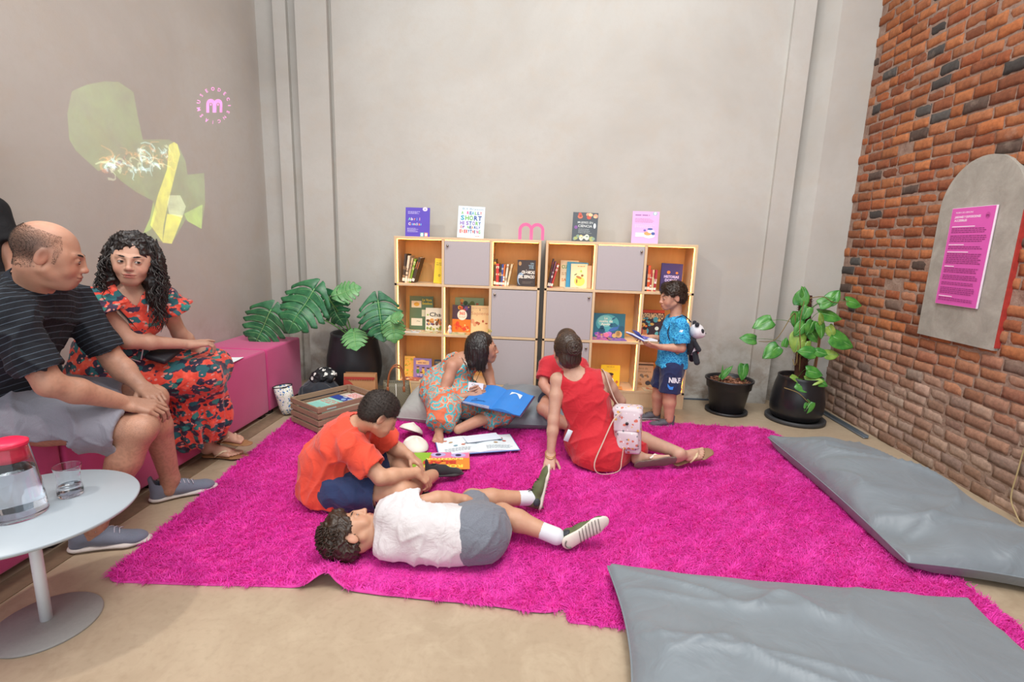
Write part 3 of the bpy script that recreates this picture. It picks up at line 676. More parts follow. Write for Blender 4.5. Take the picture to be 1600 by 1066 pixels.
row_spines(5, 0, 0.006, [(0.020, 0.205, '#3a2f30', '#6a3a38', 0, 'black spine book first in the top right cell'), (0.020, 0.205, '#e45a2c', '#f4c8a0', 0, 'orange spine book in the top right cell'), (0.014, 0.172, '#b83c38', '#f0d8c8', 0, 'dull red spine book in the top right cell'), (0.015, 0.172, '#d8c090', '#b86a50', 0, 'straw coloured spine book in the top right cell'), (0.018, 0.172, '#b42f3a', '#f0e0d8', -0.03, 'crimson spine book last in the top right cell')], 5, group='spines in the top right cell')
def art_star(a, w, h): a.ell(-0.15*w, 0.18*h, 0.08*w, 0.055*h, '#e8822c'); a.ell(0.24*w, 0.17*h, 0.06*w, 0.04*h, '#e8822c'); a.text('HISTORIAS', 0, -0.02*h, 0.13*h, '#d8c8f0', 0.03, 'CENTER', 0.7*w); a.text('DORMIR', 0, -0.15*h, 0.13*h, '#d8c8f0', 0.03, 'CENTER', 0.6*w); shapes(a, w, h, ['#5a4ab0', '#7a5ac0', '#4a6ac8'], 12, 3, -0.5, -0.2)
xa, xb, z = cell(5, 0); book('dark violet book with orange planets in the top right cell', 0.170, 0.225, 0.018, '#3c3068', art_star, (xb-0.145, YF+0.10, z+0.0005), 0, 0.10, 0.03)
# row 2
def art_vaca(a, w, h):
    a.rect(-0.42*w, 0.16*h, 0.0, 0.36*h, '#e8dfc0'); a.ell(-0.2*w, 0.26*h, 0.12*w, 0.06*h, '#e0b040'); a.rect(0.02*w, -0.10*h, 0.42*w, 0.10*h, '#d8d8b8'); a.rect(-0.42*w, -0.38*h, 0.05*w, -0.16*h, '#e4e2cc')
    a.text('La Vaca', 0.04*w, 0.36*h, 0.10*h, '#e8d23c', 0.02, width=0.40*w); a.text('Estudiosa', 0.04*w, 0.26*h, 0.10*h, '#e8d23c', 0.02, width=0.42*w); a.text('~', -0.2*w, -0.3*h, 0.2*h, '#8a9a7a')
def art_chaco(a, w, h):
    a.text('Chac', -0.30*w, 0.14*h, 0.24*h, '#3a3428', 0.02, width=0.78*w); a.ell(-0.38*w, 0.2*h, 0.05*w, 0.04*h, '#8ab048'); shapes(a, w, h, ['#c87a3c', '#5a4a78', '#2f2a28', '#e0a050', '#7a4a30'], 22, 3, -0.26, 0.06); shapes(a, w, h, ['#8a9a38', '#a8a040', '#c0b050'], 14, 4, -0.49, -0.26)
def art_green(a, w, h): shapes(a, w, h, ['#6a7a38', '#c8603c', '#3a5a3a', '#e0a850'], 14, 5, -0.1, 0.48)
def art_365(a, w, h):
    shapes(a, w, h, ['#e0a020', '#f0c040', '#6a4a88', '#c84a28'], 12, 2, 0.18, 0.5); a.rect(-0.5*w+0.001, -0.499*h, 0.5*w-0.001, -0.02*h, '#e8781c'); a.ell(0.03*w, 0.14*h, 0.26*w, 0.19*h, '#f6ead8'); a.text('365', 0.03*w, 0.15*h, 0.15*h, '#e0542c', 0.03, 'CENTER'); a.lines(-0.15*w, 0.22*w, 0.09*h, 2, 0.045*h, 0.02*h, '#c8a890', 0.1, 3); shapes(a, w, h, ['#d8401c', '#f0a838', '#e85c24', '#f4d080'], 16, 9, -0.48, -0.04)
def art_sap(a, w, h): a.text('Sapiens', 0, 0.16*h, 0.17*h, '#d08860', 0.0, 'CENTER', 0.86*w); a.lines(-0.4*w, 0.4*w, 0.40*h, 1, 0.1, 0.025*h, '#d8b088', 0.1, 3); a.ell(0.0, 0.34*h, 0.02*w, 0.03*h, '#806040'); shapes(a, w, h, ['#c86a40', '#e0a070', '#b85a38'], 7, 9, -0.3, 0.05)
xa, xb, z = cell(0, 1)
book('tall sage green book with yellow title in the middle left cell', 0.205, 0.290, 0.012, '#5d7a5c', art_vaca, (xa+0.155, YF+0.19, z+0.0005), 0, 0.07)
book('cream cover book of small animals overlapping the sage green book', 0.160, 0.200, 0.012, '#e6dfc8', art_chaco, (xb-0.084, YF+0.13, z+0.0005), 0, 0.10)
xa, xb, z = cell(1, 1)
book('pale green landscape book at the back of the second cell', 0.250, 0.290, 0.010, '#93b488', art_green, (xa+0.180, YF+0.215, z+0.0005), 0, 0.05)
book('orange cover book with a white disc reading 365', 0.160, 0.232, 0.014, '#3c2c40', art_365, (xa+0.125, YF+0.14, z+0.0005), 0, 0.08)
book('pale orange cover book behind the dark haired woman', 0.175, 0.232, 0.014, '#f0cf96', art_sap, (xb-0.090, YF+0.15, z+0.0005), 0, 0.08)
def art_ocean(a, w, h):
    a.ell(-0.05*w, 0.10*h, 0.36*w, 0.36*h, '#4fa8b0'); a.ell(-0.12*w, 0.18*h, 0.24*w, 0.24*h, '#7cc8c4'); shapes(a, w, h, ['#1c5470', '#246a80'], 7, 3, -0.3, 0.1)
    a.text('La\nvuelta de\nApolo', -0.10*w, 0.26*h, 0.13*h, '#f0f2e0', 0.02, 'CENTER', 0.42*w, line=0.95)
    a.ell(0.15*w, -0.14*h, 0.16*w, 0.07*h, '#3a6ab0', rot=0.35); a.ell(0.30*w, 0.0, 0.05*w, 0.02*h, '#3a6ab0', rot=1.0); a.ell(0.14*w, 0.30*h, 0.07*w, 0.03*h, '#2a5a80', rot=0.6)
    shapes(a, w, h, ['#c870c0', '#8a5ac0', '#e0a8d0', '#d8b070', '#5a3a90', '#e87898'], 26, 7, -0.5, -0.26)
def art_exp(a, w, h):
    a.rect(-0.499*w, 0.40*h, 0.499*w, 0.495*h, '#c84a30'); a.text('EXPERIMENTO', 0, 0.20*h, 0.26*h, '#e8d0a0', 0.02, 'CENTER', 0.92*w); shapes(a, w, h, ['#e07a38', '#d8b060', '#4aa0b0', '#a83a48'], 18, 4, -0.45, 0.3)
    a.ell(-0.26*w, -0.24*h, 0.09*w, 0.11*h, '#b87850'); a.ell(-0.26*w, -0.13*h, 0.09*w, 0.05*h, '#2a2020'); a.ell(-0.26*w, -0.42*h, 0.14*w, 0.075*h, '#e8ecec'); a.ell(0.22*w, -0.12*h, 0.08*w, 0.08*w, '#d8e8e4'); a.ell(0.22*w, -0.30*h, 0.07*w, 0.07*w, '#60b8c0')
xa, xb, z = cell(4, 1)
book('wide teal underwater picture book with a blue whale', 0.270, 0.205, 0.012, '#1f6a80', art_ocean, (xa+0.150, YF+0.16, z+0.0005), 0, 0.10)
for k, (x, y, c, l) in enumerate(((0.08, 0.08, '#c86aa8', 'pinkish booklet lying before the underwater picture book'), (0.21, 0.07, '#8a6ac0', 'violet booklet lying before the underwater picture book'))):
    book(l, 0.15, 0.11, 0.005, c, lambda a, w, h: shapes(a, w, h, ['#e8a0c8', '#e8c080', '#6a4aa8', '#f0e0e8'], 16, 4), (xa+x, YF+y-0.05, z+0.0035), 0.2*(k-0.5), flat=True, cat='booklet', group='booklets lying in the underwater cell')
xa, xb, z = cell(5, 1)
book('dark experiments book with a red band behind the small boy', 0.205, 0.250, 0.014, '#3a2c38', art_exp, (xa+0.112, YF+0.15, z+0.0005), 0, 0.08)
# row 3
def art_leafy(a, w, h): shapes(a, w, h, ['#7ab038', '#e0a030', '#b8c840', '#e8d060'], 22, 4)
def art_fam(a, w, h):
    a.rect(-0.36*w, 0.18*h, 0.36*w, 0.38*h, '#f2c890'); a.ell(0, 0.36*h, 0.2*w, 0.07*h, '#f2c890'); a.lines(-0.26*w, 0.26*w, 0.27*h, 1, 0.1, 0.05*h, '#b07a70', 0, 3)
    for x, y, c in ((-0.25, 0, '#5a9a50'), (0.05, -0.03, '#e8c850'), (0.32, -0.06, '#d87048'), (-0.05, -0.28, '#5a6ac0')):
        a.ell(x*w, (y-0.17)*h, 0.09*w, 0.13*h, c); a.ell(x*w, y*h, 0.08*w, 0.06*h, '#e8b890'); a.ell(x*w, (y+0.05)*h, 0.085*w, 0.035*h, '#5a3428')
    shapes(a, w, h, ['#7a68b8', '#c8b8e8'], 10, 3, -0.48, -0.3)
def art_queen(a, w, h): a.ell(0, -0.06*h, 0.40*w, 0.30*h, '#7ab0c0'); a.ell(0, -0.08*h, 0.30*w, 0.24*h, '#e8e0c8'); a.ell(0, -0.16*h, 0.20*w, 0.14*h, '#2f3a70'); a.ell(0, 0.02*h, 0.13*w, 0.08*h, '#e0a080'); a.ell(0, 0.08*h, 0.14*w, 0.05*h, '#4a2a20'); a.lines(-0.38*w, 0.38*w, 0.38*h, 2, 0.06*h, 0.03*h, '#c8b070', 0.1, 3)
xa, xb, z = cell(0, 2)
book('lime and orange leafy cover book at the left of the bottom left cell', 0.092, 0.178, 0.010, '#e8c060', art_leafy, (xa+0.060, YF+0.15, z+0.0005), 0, 0.10)
book('lilac cover book with drawn children in the bottom left cell', 0.158, 0.168, 0.012, '#9a86c4', art_fam, (xa+0.178, YF+0.13, z+0.0005), 0, 0.10)
book('navy cover book with a figure in a ring in the bottom left cell', 0.085, 0.160, 0.012, '#3a4a60', art_queen, (xb-0.048, YF+0.14, z+0.0005), 0, 0.10)
xa, xb, z = cell(1, 2)
book('orange cover book half hidden behind the woman in turquoise', 0.150, 0.190, 0.012, '#e06a38', art_leafy, (xa+0.100, YF+0.14, z+0.0005), 0, 0.10)
def art_doc(a, w, h):
    a.lines(-0.2*w, 0.2*w, 0.42*h, 1, 0.1, 0.03*h, '#b87828', 0, 3); a.text('DOCTORA', 0, 0.22*h, 0.17*h, '#e0b848', 0.01, 'CENTER', 0.78*w); a.ell(0, -0.28*h, 0.20*w, 0.20*h, '#eef4f0'); a.rect(-0.03*w, -0.45*h, 0.03*w, -0.12*h, '#58a8b8')
    a.ell(0, -0.02*h, 0.16*w, 0.13*h, '#b87848'); a.ell(0, 0.07*h, 0.18*w, 0.07*h, '#3a2420'); a.ell(-0.06*w, -0.03*h, 0.02*w, 0.02*w, '#2a1a18'); a.ell(0.06*w, -0.03*h, 0.02*w, 0.02*w, '#2a1a18'); a.ell(-0.36*w, -0.2*h, 0.08*w, 0.06*h, '#3aa0a8'); a.ell(0.36*w, -0.3*h, 0.07*w, 0.07*h, '#c07038')
xa, xb, z = cell(4, 2)
book('bright yellow book with a doctor in a white coat', 0.162, 0.178, 0.012, '#f0c818', art_doc, (xa+0.185, YF+0.13, z+0.0005), 0, 0.10)
def art_dino(a, w, h): a.rect(-0.499*w, 0.38*h, 0.499*w, 0.44*h, '#5a4838'); a.text('Libro de', -0.42*w, 0.22*h, 0.12*h, '#8a6a48', 0.0, width=0.6*w); a.text('dinosaurios', -0.42*w, 0.10*h, 0.12*h, '#8a6a48', 0.0, width=0.8*w); shapes(a, w, h, ['#c8935c', '#b07a48', '#e0bc8c', '#8a7a68'], 22, 3, -0.48, 0.06); a.ell(0.24*w, -0.32*h, 0.15*w, 0.09*h, '#4a4a50')
xa, xb, z = cell(5, 2)
book('tan cover book of drawn animals behind the legs of the small boy', 0.150, 0.215, 0.012, '#d8b48c', art_dino, (xa+0.080, YF+0.13, z+0.0005), 0, 0.08)
book('orange cover book beside the tan animal book', 0.110, 0.210, 0.012, '#e89040', art_leafy, (xa+0.210, YF+0.17, z+0.0005), 0, 0.06)
# booklets lying flat at the front edge of several cells
flats = [(0, 1, 0.10, '#dfe6ea', 'white and blue booklet lying in the sage book cell'), (0, 1, 0.25, '#d8c8a0', 'tan booklet lying in the sage book cell'), (1, 1, 0.10, '#c8d0a0', 'greenish booklet lying in the 365 book cell'), (1, 1, 0.24, '#e0b070', 'orange booklet lying in the 365 book cell'),
         (0, 2, 0.10, '#b86a4a', 'rust coloured booklet lying in the bottom left cell'), (0, 2, 0.25, '#e4d0a8', 'cream booklet lying in the bottom left cell'), (3, 0, 0.22, '#d8d4c0', 'pale booklet lying under the deer picture book'), (4, 2, 0.20, '#e49a5c', 'orange booklet lying before the yellow doctor book'), (5, 1, 0.16, '#d0c0b0', 'buff booklet lying in the cell behind the small boy'), (5, 2, 0.14, '#d8c8a8', 'beige booklet lying before the tan animal book')]
for k, (c, r, x, col, lab) in enumerate(flats):
    xa, xb, z = cell(c, r)
    book(lab, 0.15, 0.10, 0.005, col, lambda a, w, h, k=k: shapes(a, w, h, ['#c86a40', '#5a8ab0', '#e8d8b0', '#8aa050'], 9, k), (xa+x, YF+0.012, z+0.0034), rnd.uniform(-0.12, 0.12), flat=True, cat='booklet', group='booklets lying at the front of the cells')
xa, xb, z = cell(1, 1)
mb = MB(); mb.lathe([(0, 0), (0.014, 0), (0.018, 0.012), (0.016, 0.028), (0.010, 0.036), (0.013, 0.044), (0.014, 0.055), (0.009, 0.066), (0, 0.070)], (0, 0, 0), 20, cap=False)
o = part('figurine', mb, plain('#d8d0dc', 0.4, var=0.1)); o.location = (xa+0.045, YF+0.03, z+0.0063); tag(o, 'tiny white figurine on the shelf below the orange 365 book', 'figurine')
# ------------------------------------------------------------------ shaggy rugs
def rug_mat():
    m = NT('shag_pile'); v = m.coord(); at = m.n('Attribute', attribute_name='Col'); n = m.noise(v, 2.2, 4, 0.6)
    c = m.mix(m.ramp(n.outputs[0], [(0.35, (0,0,0)), (0.7, (1,1,1))]), '#ef3ab9', '#f956ca')
    c = m.mix(1.0, c, at.outputs['Color'], 'MULTIPLY'); m.base(c); m.rough(0.62); m.b.inputs['Sheen Weight'].default_value = 0.35
    m.b.inputs['Sheen Tint'].default_value = lin('#ff7ad6'); m.b.inputs['Specular IOR Level'].default_value = 0.35
    tl = m.n('BsdfTranslucent'); m.l(c, tl.inputs[0]); mx = m.n('MixShader'); mx.inputs[0].default_value = 0.35; m.l(m.b.outputs[0], mx.inputs[1]); m.l(tl.outputs[0], mx.inputs[2]); m.l(mx.outputs[0], m.out.inputs[0]); return m.m
RUGM = rug_mat()
BACKM = plain('#d6409c', 0.9, var=0.1)
PRESS = []   # (x, y, radius) places where something presses the pile down
def rug(label, corners, radii, n_blades, seed, zf=None, lift=0.0):
    """corners: 4 (x,y) anticlockwise from near left; radii: corner rounding; zf(x,y): height of the backing"""
    r = np.random.default_rng(seed); C = [Vector(c) for c in corners]
    poly = []
    for i in range(4):
        p, c, n = C[i-1], C[i], C[(i+1) % 4]; rad = radii[i]
        a = (p-c).normalized()*rad; b = (n-c).normalized()*rad
        for k in range(9): t = k/8; poly.append(c+a*(1-t)**2+b*t**2)
    P = np.array([(q.x, q.y) for q in poly])
    # slightly wavy outline
    P2 = []
    for i in range(len(P)):
        a, b = P[i], P[(i+1) % len(P)]; m = max(1, int(np.hypot(*(b-a))/0.03))
        for k in range(m): P2.append(a+(b-a)*k/m)
    P2 = np.array(P2); cen = P2.mean(0)
    wob = snoise(np.c_[P2, np.zeros(len(P2))], 5.0, seed, 3)*0.008
    d = P2-cen; P2 = P2+d/np.linalg.norm(d, axis=1, keepdims=True)*wob[:, None]
    z0 = lambda x, y: lift+(zf(x, y) if zf is not None else 0*x)
    # backing grid by scaling rings towards the centre
    rings = [1, 0.97, 0.93, 0.88, 0.8, 0.7, 0.6, 0.5, 0.4, 0.3, 0.2, 0.1]; mb = MB(); vs = []; fs = []; N = len(P2)
    for s_ in rings:
        Q = cen+(P2-cen)*s_
        for x, y in Q: vs.append((x, y, float(z0(np.array(x), np.array(y)))+0.008))
    for j in range(len(rings)-1):
        for i in range(N): k = (i+1) % N; fs.append((j*N+i, j*N+k, (j+1)*N+k, (j+1)*N+i))
    fs.append(tuple((len(rings)-1)*N+i for i in range(N)))
    b = len(vs)
    for x, y in P2: vs.append((x, y, float(z0(np.array(x), np.array(y)))+0.001))
    for i in range(N): k = (i+1) % N; fs.append((b+i, b+k, k, i))
    mb.add(vs, fs, 0, True)
    o = part('shag_rug', mb, BACKM); tag(o, label, 'rug', 'magenta shag rugs')
    # pile
    lo, hi = P2.min(0), P2.max(0); X = np.empty((0, 2))
    area = (hi-lo).prod(); X = r.uniform(lo, hi, (int(n_blades*1.15), 2))
    ang_p = np.arctan2(P2[:, 1]-cen[1], P2[:, 0]-cen[0]); order = np.argsort(ang_p); rp = np.hypot(*(P2-cen).T)
    xa = np.arctan2(X[:, 1]-cen[1], X[:, 0]-cen[0]); rr = np.hypot(*(X-cen).T)
    lim = np.interp(xa, ang_p[order], rp[order], period=2*PI); X = X[rr < lim*0.998]
    # clump roots together a little so tufts read
    n1 = snoise(np.c_[X, np.zeros(len(X))], 60, seed+1, 2); n2 = snoise(np.c_[X, np.zeros(len(X))], 60, seed+2, 2)
    ln = r.uniform(0.022, 0.036, len(X)); 
    fx = snoise(np.c_[X, np.zeros(len(X))], 14, seed+3, 3); fy = snoise(np.c_[X, np.zeros(len(X))], 14, seed+4, 3)
    fx2 = snoise(np.c_[X, np.zeros(len(X))], 55, seed+5, 2); fy2 = snoise(np.c_[X, np.zeros(len(X))], 55, seed+6, 2)
    lean = np.stack([fx*0.7+fx2*0.9+r.normal(0, .25, len(X)), fy*0.7+fy2*0.9-0.15+r.normal(0, .25, len(X))], 1)
    lz = r.uniform(0.45, 1.0, len(X)); D = np.c_[lean, lz]; D /= np.linalg.norm(D, axis=1, keepdims=True)
    press = np.ones(len(X))
    for (px, py, pr_) in PRESS: press = np.minimum(press, np.clip((np.hypot(X[:, 0]-px, X[:, 1]-py)-pr_*0.55)/(pr_*0.45), 0.5, 1))
    D[:, 2] *= press
    base = np.c_[X, z0(X[:, 0], X[:, 1])+0.006]
    mid = base+D*ln[:, None]*0.55; D2 = D.copy(); D2[:, 2] -= r.uniform(0.5, 1.1, len(X)); D2 /= np.linalg.norm(D2, axis=1, keepdims=True)
    tip = mid+D2*ln[:, None]*0.55; tip[:, 2] = np.maximum(tip[:, 2], base[:, 2]+0.001)
    th = r.uniform(0, PI, len(X)); wd = r.uniform(0.0011, 0.0022, len(X)); S = np.c_[np.cos(th), np.sin(th), np.zeros(len(X))]*wd[:, None]
    n = len(X); V = np.stack([base-S, base+S, mid-S*0.9, mid+S*0.9, tip-S*0.25, tip+S*0.25], 1).reshape(-1, 3)
    i0 = np.arange(n)*6; Q = np.stack([i0, i0+1, i0+3, i0+2, i0+2, i0+3, i0+5, i0+4], 1).reshape(-1)
    me = bpy.data.meshes.new('pile'); me.vertices.add(n*6); me.vertices.foreach_set('co', V.ravel())
    me.loops.add(n*8); me.loops.foreach_set('vertex_index', Q.astype(np.int32)); me.polygons.add(n*2)
    me.polygons.foreach_set('loop_start', np.arange(n*2, dtype=np.int32)*4); me.polygons.foreach_set('loop_total', np.full(n*2, 4, np.int32))
    me.update(calc_edges=True)
    cv = r.uniform(0.82, 1.12, n); cc = np.ones((n, 6, 4), np.float32); cc[:, :, :3] = cv[:, None, None]; cc = np.clip(cc, 0, 1.2)
    ca = me.color_attributes.new('Col', 'FLOAT_COLOR', 'POINT'); ca.data.foreach_set('color', cc.ravel())
    me.materials.append(RUGM); me.polygons.foreach_set('use_smooth', np.ones(n*2, bool))
    p = link('pile', me, o); tag(p, kind='stuff'); return o
def fold(x, y):   # raised, rucked near-left corner of the middle rug
    return 0.062*np.exp(-(((x+0.765)/0.060)**2+((y-1.655)/0.10)**2))
PRESS += [(-0.92, 2.42, 0.24), (-0.62, 2.36, 0.12), (-0.5, 2.5, 0.12), (-0.55, 1.80, 0.16), (-0.35, 1.82, 0.18), (-0.18, 1.86, 0.18), (0.36, 2.92, 0.22), (0.7, 2.84, 0.10), (0.85, 2.9, 0.08), (0.10, 2.80, 0.06), (-0.35, 2.98, 0.22), (-0.5, 2.75, 0.14), (-0.78, 3.06, 0.10)]
rug('left magenta shag rug, its near left corner beside the feet of the seated man', [(-1.61, 1.60), (-0.745, 1.64), (-0.72, 3.55), (-1.77, 3.42)], [0.07, 0.05, 0.04, 0.05], 100000, 11, fold)
rug('middle magenta shag rug under the boys, its near left corner rucked up', [(-0.765, 1.645), (0.175, 1.575), (0.20, 3.60), (-0.74, 3.62)], [0.05, 0.16, 0.04, 0.05], 104000, 12, fold, 0.004)
rug('right magenta shag rug reaching from the small boy to the near grey cushion', [(0.145, 1.555), (1.77, 1.49), (1.76, 3.66), (0.20, 3.68)], [0.03, 0.06, 0.05, 0.03], 180000, 13)

# ------------------------------------------------------------------ floor cushions
def vinyl(name, c1, c2, rough=0.42):
    m = NT(name); v = m.coord(); n = m.noise(v, 3.5, 5, 0.6, 0.8); m.base(m.mix(n.outputs[0], c1, c2)); m.rough(rough)
    m.b.inputs['Specular IOR Level'].default_value = 0.55; m.b.inputs['Sheen Weight'].default_value = 0.15
    a = m.noise(v, 6, 3, 0.5, 1.0); b = m.noise(v, 350, 2); bp = m.n('Bump'); bp.inputs['Strength'].default_value = 0.6; bp.inputs['Distance'].default_value = 0.02; m.l(a.outputs[0], bp.inputs['Height'])
    b2 = m.n('Bump'); b2.inputs['Strength'].default_value = 0.2; b2.inputs['Distance'].default_value = 0.001; m.l(b.outputs[0], b2.inputs['Height']); m.l(bp.outputs[0], b2.inputs['Normal']); m.l(b2.outputs[0], m.b.inputs['Normal']); return m.m
VIN = vinyl('grey_vinyl', '#6c757c', '#7f888e', 0.48); VIN2 = vinyl('grey_vinyl_light', '#9a9c98', '#a9aaa4', 0.55)
def cushion(label, C, T, seam=0.035, seed=1, dents=(), mat=VIN, crease=1.0, base=0.012, n=(110, 80), power=2.3):
    """C: 4 corners (x,y) u right, v away: (0,0),(1,0),(1,1),(0,1)"""
    C = [np.array(c, float) for c in C]; nu, nv = n
    u, v = np.meshgrid(np.linspace(0, 1, nu), np.linspace(0, 1, nv), indexing='ij')
    sag = 0.035
    uu = u+sag*np.sin(PI*v)*(0.5-u)*2*np.abs(2*u-1)**2; vv = v+sag*np.sin(PI*u)*(0.5-v)*2*np.abs(2*v-1)**2
    xy = [((1-uu)*(1-vv))*C[0][k]+uu*(1-vv)*C[1][k]+uu*vv*C[2][k]+(1-uu)*vv*C[3][k] for k in (0, 1)]
    e = np.clip((1-np.abs(2*u-1)**power), 0, 1)**0.52*np.clip((1-np.abs(2*v-1)**power), 0, 1)**0.52
    P = np.stack([xy[0], xy[1], 0*u], -1).reshape(-1, 3)
    big = snoise(P, 3.0, seed, 2).reshape(u.shape)
    h = T*e*(1+0.22*big)
    # creases radiating in from the seams
    k1 = 1-np.abs(snoise(P*np.array([1, 1, 1]), 4.5, seed+3, 2)).reshape(u.shape)
    k2 = 1-np.abs(snoise(np.stack([P[:, 0]*0.5+P[:, 1]*1.6, P[:, 1]*0.2, 0*P[:, 0]], 1), 5, seed+5, 2)).reshape(u.shape)
    h += crease*(0.022*(k1**5-0.3)+0.020*(k2**5-0.3))*e**0.6
    for dx, dy, dr, dd in dents: h -= dd*np.exp(-(((xy[0]-dx)**2+(xy[1]-dy)**2)/dr**2))
    h = np.maximum(h, 0.006*e)
    corner = (np.abs(2*u-1)**6)*(np.abs(2*v-1)**6)
    zt = base+seam*0.9+h+corner*0.02; zb = base+np.full(u.shape, 0.0)+seam*0.9*(1-np.clip(e*6, 0, 1))
    zt[0, :] = zb[0, :]; zt[-1, :] = zb[-1, :]; zt[:, 0] = zb[:, 0]; zt[:, -1] = zb[:, -1]
    V = np.concatenate([np.stack([xy[0], xy[1], zt], -1).reshape(-1, 3), np.stack([xy[0], xy[1], np.minimum(zb, zt)], -1).reshape(-1, 3)])
    I = np.arange(nu*nv).reshape(nu, nv); N = nu*nv
    top = np.stack([I[:-1, :-1], I[1:, :-1], I[1:, 1:], I[:-1, 1:]], -1).reshape(-1, 4); bot = top[:, ::-1]+N
    mb = MB(); mb.add(V, np.concatenate([top, bot]).tolist(), 0, True)
    o = part('floor_cushion', mb, mat); tag(o, label, 'cushion', 'large grey floor cushions')
    # piping along the seam
    b_ = [(i, 0) for i in range(nu)]+[(nu-1, j) for j in range(1, nv)]+[(i, nv-1) for i in range(nu-2, -1, -1)]+[(0, j) for j in range(nv-2, 0, -1)]
    pts = [(xy[0][i, j], xy[1][i, j], zb[i, j]) for i, j in b_]
    mb = MB(); mb.tube(pts, 0.0035, 6, closed=True); part('seam', mb, mat, o)
    return o
cushion('large grey floor cushion nearest the camera over the magenta rug', [(0.255, 1.00), (1.66, 1.05), (1.63, 1.73), (0.315, 1.80)], 0.115, seed=4, dents=[(0.62, 1.55, 0.14, 0.035)], base=0.030, crease=0.8)
cushion('large grey floor cushion lying along the brick wall', [(1.55, 1.93), (2.32, 1.72), (2.13, 3.20), (1.585, 3.30)], 0.150, seed=9, dents=[(1.66, 2.10, 0.10, 0.06), (1.90, 2.25, 0.20, 0.03)], base=0.030, crease=1.2, seam=0.05)
cushion('grey floor cushion behind the woman in turquoise', [(-0.49, 3.30), (0.34, 3.36), (0.36, 3.98), (-0.48, 3.98)], 0.165, seed=14, mat=VIN, base=0.03, crease=1.2)
cushion('pale buff grey cushion at the back of the woman in turquoise', [(-1.005, 3.42), (-0.50, 3.32), (-0.50, 3.96), (-0.94, 4.00)], 0.25, seed=17, mat=VIN2, base=0.012, crease=0.7)

# ------------------------------------------------------------------ plants
def leaf_mat(name, c1, c2, vein, rough=0.35):
    m = NT(name); v = m.coord(); n = m.noise(v, 18, 4, 0.6); m.base(m.mix(m.ramp(n.outputs[0], [(0.35, (0,0,0)), (0.7, (1,1,1))]), c1, c2)); m.rough(rough)
    m.b.inputs['Transmission Weight'].default_value = 0.0; m.b.inputs['Specular IOR Level'].default_value = 0.6
    m.bump(n.outputs[0], 0.15, 0.004); return m.m
MON = leaf_mat('monstera_leaf', '#1d5a3a', '#3a8250', 0); MON2 = leaf_mat('monstera_leaf_young', '#4a8a4e', '#74a868', 0); VEIN = plain('#8ab878', 0.5, var=0.05, bump=0)
POTH = leaf_mat('pothos_leaf', '#2c7430', '#5c9c40', 0); POTH2 = leaf_mat('pothos_leaf_yellow', '#6f9c3c', '#a4bc60', 0); STEMM = plain('#5a8a44', 0.5, var=0.1); WOODY = plain('#7d6a40', 0.7, var=0.15)
SOIL = plain('#5a3c2c', 0.95, var=0.4, nscale=60, bump=0.8, bscale=90)
def leaf_frame(o, direction, normal):
    y = Vector(direction).normalized(); z = Vector(normal); z = (z-y*z.dot(y)).normalized(); x = y.cross(z)
    return Matrix.Translation(o) @ Matrix((x, y, z)).transposed().to_4x4()
def monstera_leaf(parent, base, direction, normal, L, seed=0, mat=MON, droop=0.25, fen=True):
    """heart-shaped blade with deep side cuts and holes; base = petiole joint, direction = to the tip"""
    r = random.Random(seed); W = 0.50; mb = MB(); T = leaf_frame(base, direction, normal)
    def outline(t): # half width against position along the midrib, t 0..1 (0 = back lobes at -0.18)
        return W*(math.sin(PI*min(1, (t+0.03)/1.03)**0.62))**0.75 if t < 1 else 0
    def bend(x, y):
        return Vector((x*L, y*L*(1-0.06*y*y), L*(-droop*y*y*0.55-0.42*x*x+0.05*abs(x)+0.02*math.sin(9*y+seed))))
    for s in (-1, 1):
        # lobes: strips between cuts running from the midrib out and forward
        n = 6; ys = [-0.17, 0.06, 0.22, 0.38, 0.55, 0.74, 1.0]
        for k in range(n):
            a0, a1 = ys[k], ys[k+1]; rows = 9; cols = 6
            vs = []; fs = []
            gap = (0.085 if fen else 0.02) if k not in (0, n-1) else 0.04
            for i in range(rows+1):
                q = i/rows                    # from midrib to margin
                for j in range(cols+1):
                    p = j/cols
                    # the slit narrows the lobe from ~45% of the way out
                    nar = max(0.0, (q-0.48)/0.52)**1.0*gap*1.9
                    hol = gap*0.55*max(0, 1-abs(q-0.20)/0.09) if fen and 0 < k < n-1 else 0
                    pp = (nar+hol*0.7)+(1-2*(nar+hol*0.7))*p if nar+hol < 0.49 else 0.5
                    y0 = a0+(a1-a0)*pp; tt = (y0+0.18)/1.18; wid = outline(tt)
                    # lobe tip rounding
                    rnd_ = 1-0.16*(2*p-1)**2*q
                    x = q*wid*rnd_; y = max(-0.0, y0) if q < 0.001 else y0-0.02
                    y = y+q*q*(0.26 if k < n-1 else 0.02)*(0.35+0.5*(1-tt))-(0.10*q*(1-q) if k == 0 else 0)
                    vs.append(bend(s*x, y))
            for i in range(rows):
                for j in range(cols):
                    a = i*(cols+1)+j; f = (a, a+1, a+cols+2, a+cols+1); fs.append(f if s > 0 else f[::-1])
            mb.add([T @ v for v in vs], fs, 0, True)
    o = part('leaf', mb, mat, parent); so = o.modifiers.new('t', 'SOLIDIFY'); so.thickness = 0.0012
    mb = MB(); mb.tube([T @ (bend(0, y)+Vector((0, 0, 0.001))) for y in [i/12 for i in range(13)]], [0.0035*(1-0.8*i/12) for i in range(13)], 6)
    for s in (-1, 1):
        for k in range(6):
            y0 = 0.06+k*0.135; mb.tube([T @ (bend(s*q*0.38*(1-abs(y0-0.35)), y0+q*q*0.12)+Vector((0, 0, 0.0012))) for q in (0, .25, .5, .75, 1)], [0.0015, .0013, .0011, .0008, .0004], 4)
    part('midrib', mb, VEIN, o); return o
